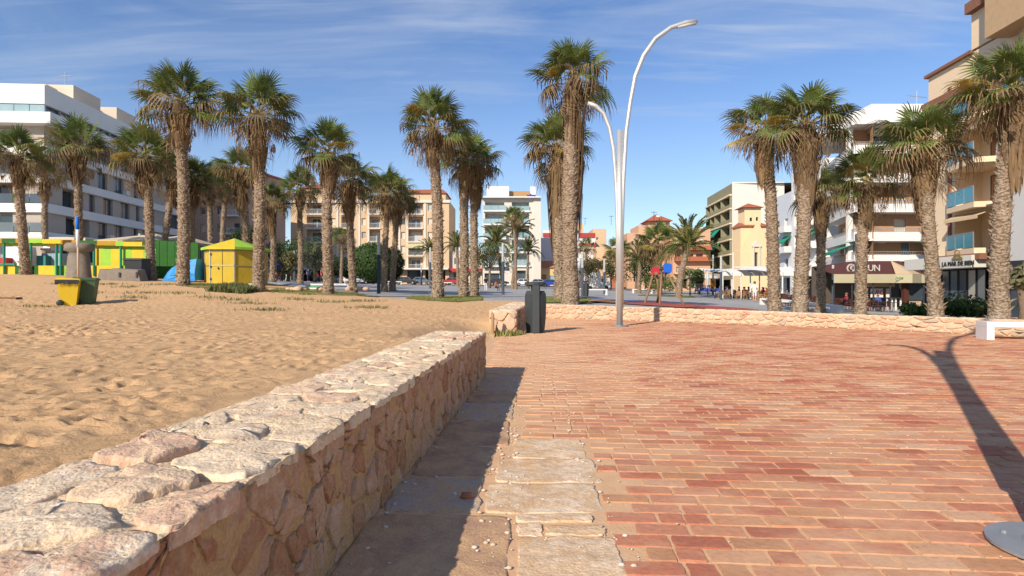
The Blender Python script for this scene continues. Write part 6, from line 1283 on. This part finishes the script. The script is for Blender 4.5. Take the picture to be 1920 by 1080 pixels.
# white van / utility cabinet
d = 95; x = X_at(1112, d); t = thing('white_van', 'white box van parked beside the red brick wall', 'van', (x, d, T(x, d))); mb = MB(); mb.box(-1.2,1.1,-.9,4,.4,2.9); mb.build('box_body', m_white, t)
mb = MB(); mb.add([(1.102,-.85,.35),(2.7,-.85,.35),(2.7,1.0,.35),(1.102,1.0,.35),(1.102,-.8,2.0),(1.9,-.8,1.95),(1.9,.95,1.95),(1.102,.95,2.0),(2.7,-.85,1.1),(2.7,1.0,1.1)], [(0,1,8,5,4),(1,2,9,8),(8,9,6,5),(5,6,7,4),(2,3,7,6,9)]); mb.build('cab', m_white, t); mb = MB(); mb.box(1.3,1.85,-.87,-.84,1.15,1.8); mb.build('window', m_glass, t)
for a in (-.6, 2.0): w_ = MB(); w_.lathe([(.1,-.1),(.33,-.1),(.33,.1),(.1,.1)], 14, Matrix.Translation((a,-.85,.33)) @ Matrix.Rotation(R(90), 4, 'X')); w_.build('wheel', m_dark, t, True)
# cars
m_tyre = mat('tyre', (.02,.02,.02)); m_carg = mat('car_glass', (.03,.04,.05), rough=.1, spec=.7)
def car_proto(name):
    body = MB(); prof = [(-2.05,.35),(-2.1,.62),(-2.0,.86),(-1.55,.93),(1.0,.93),(1.75,.80),(2.08,.66),(2.1,.38)]; n = len(prof)
    for s, in ((1,),): pass
    vs = [(x, -.84, z) for x, z in prof]+[(x, .84, z) for x, z in prof]; body.add(vs, [tuple(range(n-1,-1,-1)), tuple(range(n,2*n))]+[(i,(i+1) % n,n+(i+1) % n,n+i) for i in range(n)])
    roof = MB(); b = [(-1.75,.932),(1.05,.932),(.35,1.42),(-1.2,1.45)]; vs = [(x, -.80+(.16 if i > 1 else 0), z) for i, (x, z) in enumerate(b)]+[(x, .80-(.16 if i > 1 else 0), z) for i, (x, z) in enumerate(b)]
    roof.add(vs, [(0,1,2,3),(7,6,5,4),(1,5,6,2),(4,0,3,7),(3,2,6,7)])
    gl = MB(); gl.quad((-1.5,-.812,.99),(-.35,-.812,.99),(-.45,-.675,1.36),(-1.15,-.672,1.38)); gl.quad((-.27,-.812,.99),(.82,-.812,.99),(.32,-.682,1.35),(-.37,-.675,1.36)); gl.quad((1.02,-.7,.96),(1.02,.7,.96),(.42,.6,1.39),(.42,-.6,1.39))
    wh = MB(); wh.lathe([(.12,-.1),(.31,-.1),(.33,-.05),(.33,.08),(.12,.1)], 16, Matrix.Rotation(R(90), 4, 'X')); hub = MB(); hub.lathe([(.02,-.0),(.17,0),(.17,.02)], 10, Matrix.Translation((0,-.105,0)) @ Matrix.Rotation(R(90), 4, 'X')); hl = MB(); hl.box(1.9,2.06,-.78,-.5,.62,.76); hl.box(1.9,2.06,.5,.78,.62,.76)
    return body, roof.mesh('cabin_', m_whitef), gl.mesh('side_window', m_carg), wh.mesh('wheel', m_tyre, True), hub.mesh('hub', m_steelr), hl.mesh('headlight', m_grille), roof
CP = car_proto('car')
def car(label, px, d, c, rz=0, base=None):
    x = X_at(px, d); z = T(x, d) if base is None else Z_at(base, d); m_ = mat('paint_%d' % (px), c, tuple(q*.9 for q in c), rough=.3, spec=.5); t = thing('parked_car', label, 'car', (x, d, z+.04), rz, 'cars parked along the far street')
    CP[0].build('body', m_, t); CP[6].build('roof', m_, t); link('side_window', CP[2], t); link('headlight', CP[5], t)
    for a in (-1.3, 1.3):
        w_ = link('wheel', CP[3], t, Matrix.Translation((a, -.76, .33))); link('hub', CP[4], w_)
for a in [('white car parked left of the blue car', 985, 118, (.7,.7,.7)), ('grey car between the white and the blue car', 1012, 121, (.3,.33,.34)), ('blue car parked by the low orange roofed house', 1034, 117, (.02,.06,.36)), ('dark car behind the slim palm left of the post lamp', 935, 118, (.04,.04,.045)), ('dark car in front of the beige apartments by the twin palms', 762, 112, (.05,.05,.055)), ('silver car under the round clipped tree', 676, 114, (.45,.45,.45)), ('white car left of the round clipped tree', 640, 114, (.7,.7,.7)), ('black car near the narrow crowned palm', 610, 112, (.03,.03,.03)), ('red car near the shop row', 852, 114, (.4,.04,.03)), ('blue-grey car right of the dark car before the beige apartments', 792, 113, (.12,.16,.2))]: car(*a)
# ---------------------------------------------------------------- people
m_skin = mat('skin', (.50,.29,.19), (.46,.26,.17), rough=.6); m_hair = mat('hair', (.05,.03,.02), rough=.7)
def figure(name, pose):
    """one skinned body; pose: joint name -> (x, y, z)"""
    J = {'pelvis':(0,0,.95),'chest':(0,0,1.30),'neck':(0,0,1.48),'head':(0,-.01,1.60),'top':(0,-.01,1.72),'shl':(.18,0,1.42),'shr':(-.18,0,1.42),'ell':(.24,.02,1.14),'elr':(-.24,.02,1.14),'hl':(.25,-.06,.90),'hr':(-.25,-.06,.90),'hipl':(.09,0,.92),'hipr':(-.09,0,.92),'knl':(.11,-.04,.50),'knr':(-.10,.06,.50),'anl':(.11,.02,.09),'anr':(-.10,.22,.10),'tol':(.12,-.15,.04),'tor':(-.11,.07,.03)}
    J.update(pose); R_ = dict(pelvis=.14,chest=.155,neck=.055,head=.095,top=.07,shl=.07,shr=.07,ell=.045,elr=.045,hl=.035,hr=.035,hipl=.095,hipr=.095,knl=.06,knr=.06,anl=.042,anr=.042,tol=.035,tor=.035)
    E = [('pelvis','chest'),('chest','neck'),('neck','head'),('head','top'),('chest','shl'),('chest','shr'),('shl','ell'),('shr','elr'),('ell','hl'),('elr','hr'),('pelvis','hipl'),('pelvis','hipr'),('hipl','knl'),('hipr','knr'),('knl','anl'),('knr','anr'),('anl','tol'),('anr','tor')]
    K = list(J); me = bpy.data.meshes.new(name); me.from_pydata([J[k] for k in K], [(K.index(a), K.index(b)) for a, b in E], []); o = bpy.data.objects.new(name, me); COL.objects.link(o)
    md = o.modifiers.new('s', 'SKIN'); me.skin_vertices[0].data[0].use_root = True
    for i, k in enumerate(K): me.skin_vertices[0].data[i].radius = (R_[k], R_[k]*(.75 if k in ('pelvis','chest') else 1))
    sb = o.modifiers.new('u', 'SUBSURF'); sb.levels = 1; sb.render_levels = 1
    dg = bpy.context.evaluated_depsgraph_get(); m2 = bpy.data.meshes.new_from_object(o.evaluated_get(dg)); bpy.data.objects.remove(o); return m2, J
def person(label, px, d, body, J, shirt, legs, shorts=True, rz=0, hair=(.05,.03,.02), z=None, sc=1.0, group=None):
    x = X_at(px, d); t = thing('person', label, 'person', (x, d, T(x, d) if z is None else z), rz, group); t.scale = (sc,)*3
    ms = mat('cloth_%02d_%02d_%02d' % tuple(int(c*99) for c in shirt), shirt, rough=.9); ml = mat('cloth_%02d_%02d_%02d' % tuple(int(c*99) for c in legs), legs, rough=.9)
    me = body.copy(); me.materials.clear()
    for m_ in (m_skin, ms, ml): me.materials.append(m_)
    seated = J['knl'][1] < -.3
    for p in me.polygons:
        c = p.center; i = 0
        if seated: i = 1 if (.62 < c.z < 1.10 and c.y > -.22) else (2 if c.z <= .62 and (c.z > .35 or not shorts) else 0)
        else: i = 1 if (.93 < c.z < 1.49 and (abs(c.x) < .21 or c.z > 1.2)) else (2 if c.z <= .93 and abs(c.x) < .2 and (c.z > .52 or not shorts) and c.z > .1 else 0)
        p.material_index = i; p.use_smooth = True
    link('body', me, t); h = MB(); hx, hy, hz = J['head']; h.lathe([(.085,-.04),(.104,.02),(.10,.08),(.07,.13),(.02,.15)], 12, Matrix.Translation((hx, hy+.018, hz+.015))); h.build('hair', mat('hair_%02d' % int(hair[0]*99), hair, rough=.8), t, True)
    return t
WALK, JW = figure('walk', {}); STAND, JS = figure('stand', {'knl':(.1,0,.5),'knr':(-.1,0,.5),'anl':(.1,.02,.08),'anr':(-.1,.02,.08),'tol':(.12,-.14,.03),'tor':(-.12,-.14,.03)})
sit = {'pelvis':(0,0,.50),'chest':(0,.03,.86),'neck':(0,.02,1.04),'head':(0,0,1.17),'top':(0,0,1.29),'shl':(.18,.02,.98),'shr':(-.18,.02,.98),'ell':(.22,-.08,.74),'elr':(-.22,-.08,.74),'hl':(.14,-.30,.72),'hr':(-.14,-.30,.74),'hipl':(.09,0,.48),'hipr':(-.09,0,.48),'knl':(.12,-.44,.50),'knr':(-.12,-.44,.50),'anl':(.12,-.46,.09),'anr':(-.12,-.42,.09),'tol':(.12,-.60,.04),'tor':(-.12,-.56,.04)}
SIT, JT = figure('sit', sit)
person('person in white shirt and pale shorts walking towards the church cafe', 1415, 49, WALK, JW, (.75,.75,.75), (.6,.62,.66), rz=R(150), hair=(.12,.07,.05))
person('person in black top and white trousers left of the post lamp', 911, 70, STAND, JS, (.02,.02,.022), (.7,.7,.7), False, rz=R(20))
person('seated person in orange beside the black topped person', 930, 71, SIT, JT, (.6,.15,.04), (.03,.03,.03), False, rz=R(40))
person('person in dark red top beyond the grass left of the leaning palm', 594, 75, SIT, JT, (.25,.02,.03), (.05,.05,.1), False)
person('person in blue top near the person in dark red', 578, 76, STAND, JS, (.05,.08,.3), (.05,.05,.1), False, rz=1)
person('person in red standing under the far trees near the kiosk', 602, 78, STAND, JS, (.4,.05,.05), (.04,.04,.05), False, rz=2)
# ---------------------------------------------------------------- cafe terraces
m_wick = mat('wicker', (.42,.24,.11), (.33,.18,.08), scale=8, rough=.8); m_blch = mat('blue_chair', (.03,.10,.42), rough=.6); m_mar = mat('maroon_chair', (.09,.03,.02), rough=.6)
def chair_mesh(m_):
    mb = MB(); mb.box(-.22,.22,-.22,.22,.42,.47); mb.box(-.22,.22,.19,.235,.47,.88); mb.box(-.25,-.21,-.2,.2,.62,.66); mb.box(.21,.25,-.2,.2,.62,.66)
    for a in (-.2,.2):
        for b in (-.2,.2): mb.box(a-.018, a+.018, b-.018, b+.018, 0, .42)
    return mb.mesh('chair', m_)
CH_ = {k: chair_mesh(m_) for k, m_ in (('wicker', m_wick), ('blue', m_blch), ('maroon', m_mar))}
tm = MB(); tm.box(-.4,.4,-.4,.4,.71,.74); tm.tube([(0,0,.02),(0,0,.71)], .03, 6); tm.lathe([(.24,0),(.24,.03)], 10); TMESH = tm.mesh('table', m_dark)
rs = random.Random(12)
shirts = [((.7,.7,.7),'white'),((.5,.04,.04),'red'),((.03,.03,.04),'black'),((.05,.1,.35),'blue'),((.6,.45,.35),'beige'),((.35,.03,.05),'dark red'),((.75,.7,.6),'cream'),((.15,.15,.16),'grey')]
def chairs(kind, spots, label, group, tables=True, ppl=.45, plabel=None, pgroup=None):
    for k, (px, d) in enumerate(spots):
        x = X_at(px, d); z = T(x, d); 
        if tables and k % 2 == 0: o = link('cafe_table', TMESH); o.location = (x+.55, d+.1, z); tag(o, 'dark square cafe table '+label, 'table', 'tables '+group)
        o = link('cafe_chair', CH_[kind]); o.location = (x, d, z); o.rotation_euler.z = rs.choice([math.pi, math.pi+.5, 1.5, -1.5, .3]); tag(o, {'wicker':'brown wicker chair','blue':'blue plastic chair','maroon':'dark maroon chair'}[kind]+' '+label, 'chair', group)
        if rs.random() < ppl: sh = rs.choice(shirts); person('seated guest in '+sh[1]+' top '+plabel, px+rs.uniform(-3, 3), d+.6, SIT, JT, sh[0], (.06,.07,.12), False, rz=rs.uniform(-2, 2), hair=rs.choice([(.05,.03,.02),(.2,.12,.06)]), group=pgroup)
sp = [(1352+i*10.5, 60+(i % 3)*1.6) for i in range(11)]+[(1358+i*12, 65+(i % 2)*2) for i in range(8)]+[(1362+i*13, 71) for i in range(7)]+[(1425+i*7, 57) for i in range(3)]
chairs('wicker', sp, 'on the terrace below the white canopy by the church', 'wicker chairs of the church terrace', ppl=.5, plabel='on the wicker terrace by the church', pgroup='seated guests of the church terrace')
sp = [(1306+i*5.5, 82+(i % 3)*1.8) for i in range(9)]
chairs('blue', sp, 'on the terrace left of the olive flats', 'blue chairs of the far terrace', ppl=.5, plabel='on the blue chair terrace', pgroup='seated guests of the blue terrace')
sp = [(1470+i*11, 46+(i % 3)*1.5) for i in range(6)]+[(1565+i*12, 45+(i % 2)*1.6) for i in range(9)]+[(1450+i*13, 51) for i in range(6)]
chairs('maroon', sp, 'on the terrace under the burgundy awning', 'maroon chairs of the burgundy terrace', ppl=.22, plabel='behind the right-hand palms', pgroup='seated guests behind the right-hand palms')
# white canopies of the church terrace
m_cw = mat('white_canopy', (.70,.69,.67), (.64,.63,.61), scale=.8, rough=.8)
def canopy(label, px0, px1, d0, d1, zf, zbk, m_, n=4, val=.35, gz=None, cat='awning'):
    x0, x1 = X_at(px0, d0), X_at(px1, d0); g = T((x0+x1)/2, d0) if gz is None else gz; t = thing('terrace_canopy', label, cat, (x0, d0, g)); w_ = x1-x0; dd = d1-d0
    for i in range(n): a, b = w_*i/n+.02, w_*(i+1)/n-.02; mb = MB(); mb.add([(a,0,zf),(b,0,zf),(b,dd,zbk),(a,dd,zbk),((a+b)/2,0,zf+.25),((a+b)/2,dd,zbk+.1)], [(0,4,5,3),(4,1,2,5),(0,1,4)]); mb.build('canopy_section', m_, t); mb = MB(); mb.box(a, b, -.03, -.005, zf-val, zf); mb.build('valance', m_, t)
    for i in range(n+1): mb = MB(); mb.tube([(w_*i/n,.1,0),(w_*i/n,.1,zf)], .07, 6); mb.build('post', m_whitef, t)
    return t
canopy('long white terrace canopy in front of the church', 1356, 1442, 62, 76, 2.85, 3.6, m_cw, 5)
canopy('white terrace canopy in front of the white street flats', 1446, 1535, 54, 64, 2.9, 3.7, m_cw, 4)
canopy('grey-brown terrace canopy under the olive flats', 1326, 1356, 84, 92, 2.7, 3.3, mat('taupe_canopy', (.36,.29,.22)), 2)
for px, d, lb in ((1325, 84, 'cream parasol over the blue chairs'), (1303, 88, 'second cream parasol left of the blue chairs')):
    x = X_at(px, d); t = thing('parasol', lb, 'parasol', (x, d, T(x, d))); mb = MB(); mb.tube([(0,0,0),(0,0,2.9)], .04, 6); mb.build('pole', m_whitef, t); mb = MB(); mb.lathe([(1.7,2.25),(1.68,2.4),(.9,2.75),(.05,3.0)], 8); mb.build('canopy', mat('cream_parasol', (.66,.6,.5)), t)
x = X_at(1336.5, 76); t = thing('feather_banner', 'orange and yellow banner by the blue cafe chairs', 'banner', (x, 76, T(x, 76))); mb = MB(); mb.tube([(0,0,0),(0,0,2.6)], .03, 6); mb.build('pole', m_dark, t); mb = MB(); mb.box(-.3,.3,.0,.03,.9,2.0); mb.build('cloth', mat('orange_cloth', (.7,.22,.03), (.7,.4,.05), scale=3), t)
x = X_at(1325.5, 75); t = thing('closed_parasol', 'closed grey parasol by the blue cafe chairs', 'parasol', (X_at(1327, 79), 79, T(X_at(1327, 79), 79))); mb = MB(); mb.tube([(0,0,0),(0,0,1.2)], .04, 6); mb.build('pole', m_dark, t); mb = MB(); mb.tube([(0,0,1.1),(0,0,2.2),(0,0,3.6)], [.16,.24,.05], 8); mb.build('folded_cloth', m_grille, t)
# burgundy restaurant pavilion
d = 50; g = -.75; xa, xb_, xc = X_at(1563, d), X_at(1691, d), X_at(1737, d); t = thing('restaurant_pavilion', 'restaurant pavilion with burgundy awning, beige valance and gabled corner', 'pavilion', (xa, d, g)); S = d/F
m_burg = mat('burgundy_canvas', (.105,.035,.033), (.09,.028,.027), scale=1, rough=.8); m_bg2 = mat('beige_canvas', (.46,.41,.27), (.42,.37,.24), scale=1, rough=.8); m_tan = mat('tan_canvas', (.52,.38,.24), (.48,.35,.22), scale=1)
def pz(p): return Z_at(p, d)-g
def pxx(p): return (p-1563)*S
ze, zr2, zv = pz(514.5), pz(488), pz(530.5); zl = pz(497)
mb = MB(); mb.add([(0,0,ze),(pxx(1737),0,ze),(pxx(1737),3.5,zr2+.1),(pxx(1650),3.5,zr2+.1),(0,3.5,zl),(0,3.5,2.2),(pxx(1737),3.5,2.2)], [(0,1,2,3),(0,3,4)]); mb.build('awning', m_burg, t)
mb = MB(); mb.box(0, pxx(1737), -.06, -.003, zv, ze+.02); mb.build('valance', m_bg2, t)
mb = MB(); ap = pz(486.5); mb.add([(pxx(1678),-.08,ze+.02),(pxx(1696),-1.0,ze+.02),(pxx(1727),-.08,ze+.02),(pxx(1697),1.9,ap),(pxx(1696),-.9,ze-.02)], [(0,1,3),(1,2,3)]); mb.build('corner_gable', m_tan, t)
mb = MB(); mb.add([(pxx(1678),-.07,ze+.01),(pxx(1696),-.99,ze+.01),(pxx(1727),-.07,ze+.01),(pxx(1678),-.07,zv),(pxx(1696),-.99,zv),(pxx(1727),-.07,zv)], [(0,3,4,1),(1,4,5,2)]); mb.build('corner_valance', m_bg2, t)
for p in (1566, 1600, 1640, 1672, 1700, 1735): mb = MB(); mb.tube([(pxx(p),.2,0),(pxx(p),.2,zv+.1)], .06, 6); mb.build('post', m_dark, t)
mb = MB(); mb.box(pxx(1697), pxx(1706), .1, .5, 0, zv+.1); mb.build('maroon_pillar', m_mar, t); mb = MB(); mb.box(0, pxx(1737), 3.52, 3.7, 0, zl); mb.build('back_wall', mat('dim_wall', (.10,.08,.065)), t)
mb = MB(); mb.box(pxx(1632), pxx(1691), .9, 1.0, zv-.35, zv+.02); mb.build('inner_valance', m_tan, t)
for a, b in ((1635, 1645), (1650, 1674), (1680, 1688)): mb = MB(); mb.box(pxx(a), pxx(b), 1.3, 1.35, pz(558), pz(541)); mb.build('menu_panel', m_white, t)
fm, pm = win_meshes(1.5, 1.5, 'dark'); w_ = link('window', fm, t, MX(pxx(1711), .6, .95)); link('pane', pm, w_); mb = MB(); mb.box(pxx(1706)+.01, pxx(1737), .62, .9, 0, zv); mb.build('side_wall', m_tan, t)
text('ARO', .62, mat('red_letters', (.45,.05,.04)), 'menu_lettering', t, MX(pxx(1662), 1.28, pz(549)), .01, shear=.3)
tiltM = Matrix.Rotation(-math.atan2(3.5, zr2-ze)*0, 4, 'X')
mb = MB(); k_ = 1.1; 
text('OSMUN', .78, mat('pale_letters', (.62,.58,.52)), 'sign_lettering', t, MX(pxx(1634), .85, pz(504.5)+.1), .02, spacing=.9)
mb = MB(); c = (pxx(1606), .8, pz(504.5)+.1)
for r_ in (.36,.29): mb.tube([(c[0]+r_*math.cos(6.283*q/20), c[1], c[2]+r_*math.sin(6.283*q/20)) for q in range(21)], .03, 4)
mb.build('sign_emblem', mat('pale_letters', (.62,.58,.52)), t); text('R', .42, mat('pale_letters', (.62,.58,.52)), 'sign_letter', t, MX(c[0], c[1]-.02, c[2]), .02)
text('Jameson', .34, mat('green_letters', (.05,.22,.05)), 'valance_lettering', t, MX(pxx(1684), -.5, pz(521)), .01, shear=.25)
for i, (p, lb) in enumerate(((1668, 'white bistro table legs left of the maroon pillar'), (1684, 'second white bistro table beside the maroon pillar'))):
    x = X_at(p, 48.5); t = thing('bistro_table', lb, 'table', (x, 48.5, T(x, 48.5))); mb = MB(); mb.box(-.32,.32,-.3,.3,1.0,1.05); mb.build('top', m_dark, t)
    for a in (-.2,.2): mb = MB(); mb.box(a-.05,a+.05,-.05,.05,0,1.0); mb.build('leg', m_white, t)
# overhead wires and antennas on the far roofs
for px, d, py0, py1, lb in ((1146, 150, 418, 404, 'thin roof antenna above the white flats left of the lamp'), (1097, 160, 418, 408, 'roof antenna above the pale roof block'), (1226, 120, 412, 396, 'roof antenna on the terracotta flats')):
    x = X_at(px, d); t = thing('roof_antenna', lb, 'antenna', (x, d, Z_at(py0, d)-.5)); h = Z_at(py1, d)-t.location.z; mb = MB(); mb.tube([(0,0,0),(0,0,h)], .05, 5); mb.build('mast', m_dark, t); mb = MB(); mb.tube([(-.6,0,h*.9),(.6,0,h*.9)], .04, 5); mb.build('crossbar', m_dark, t)
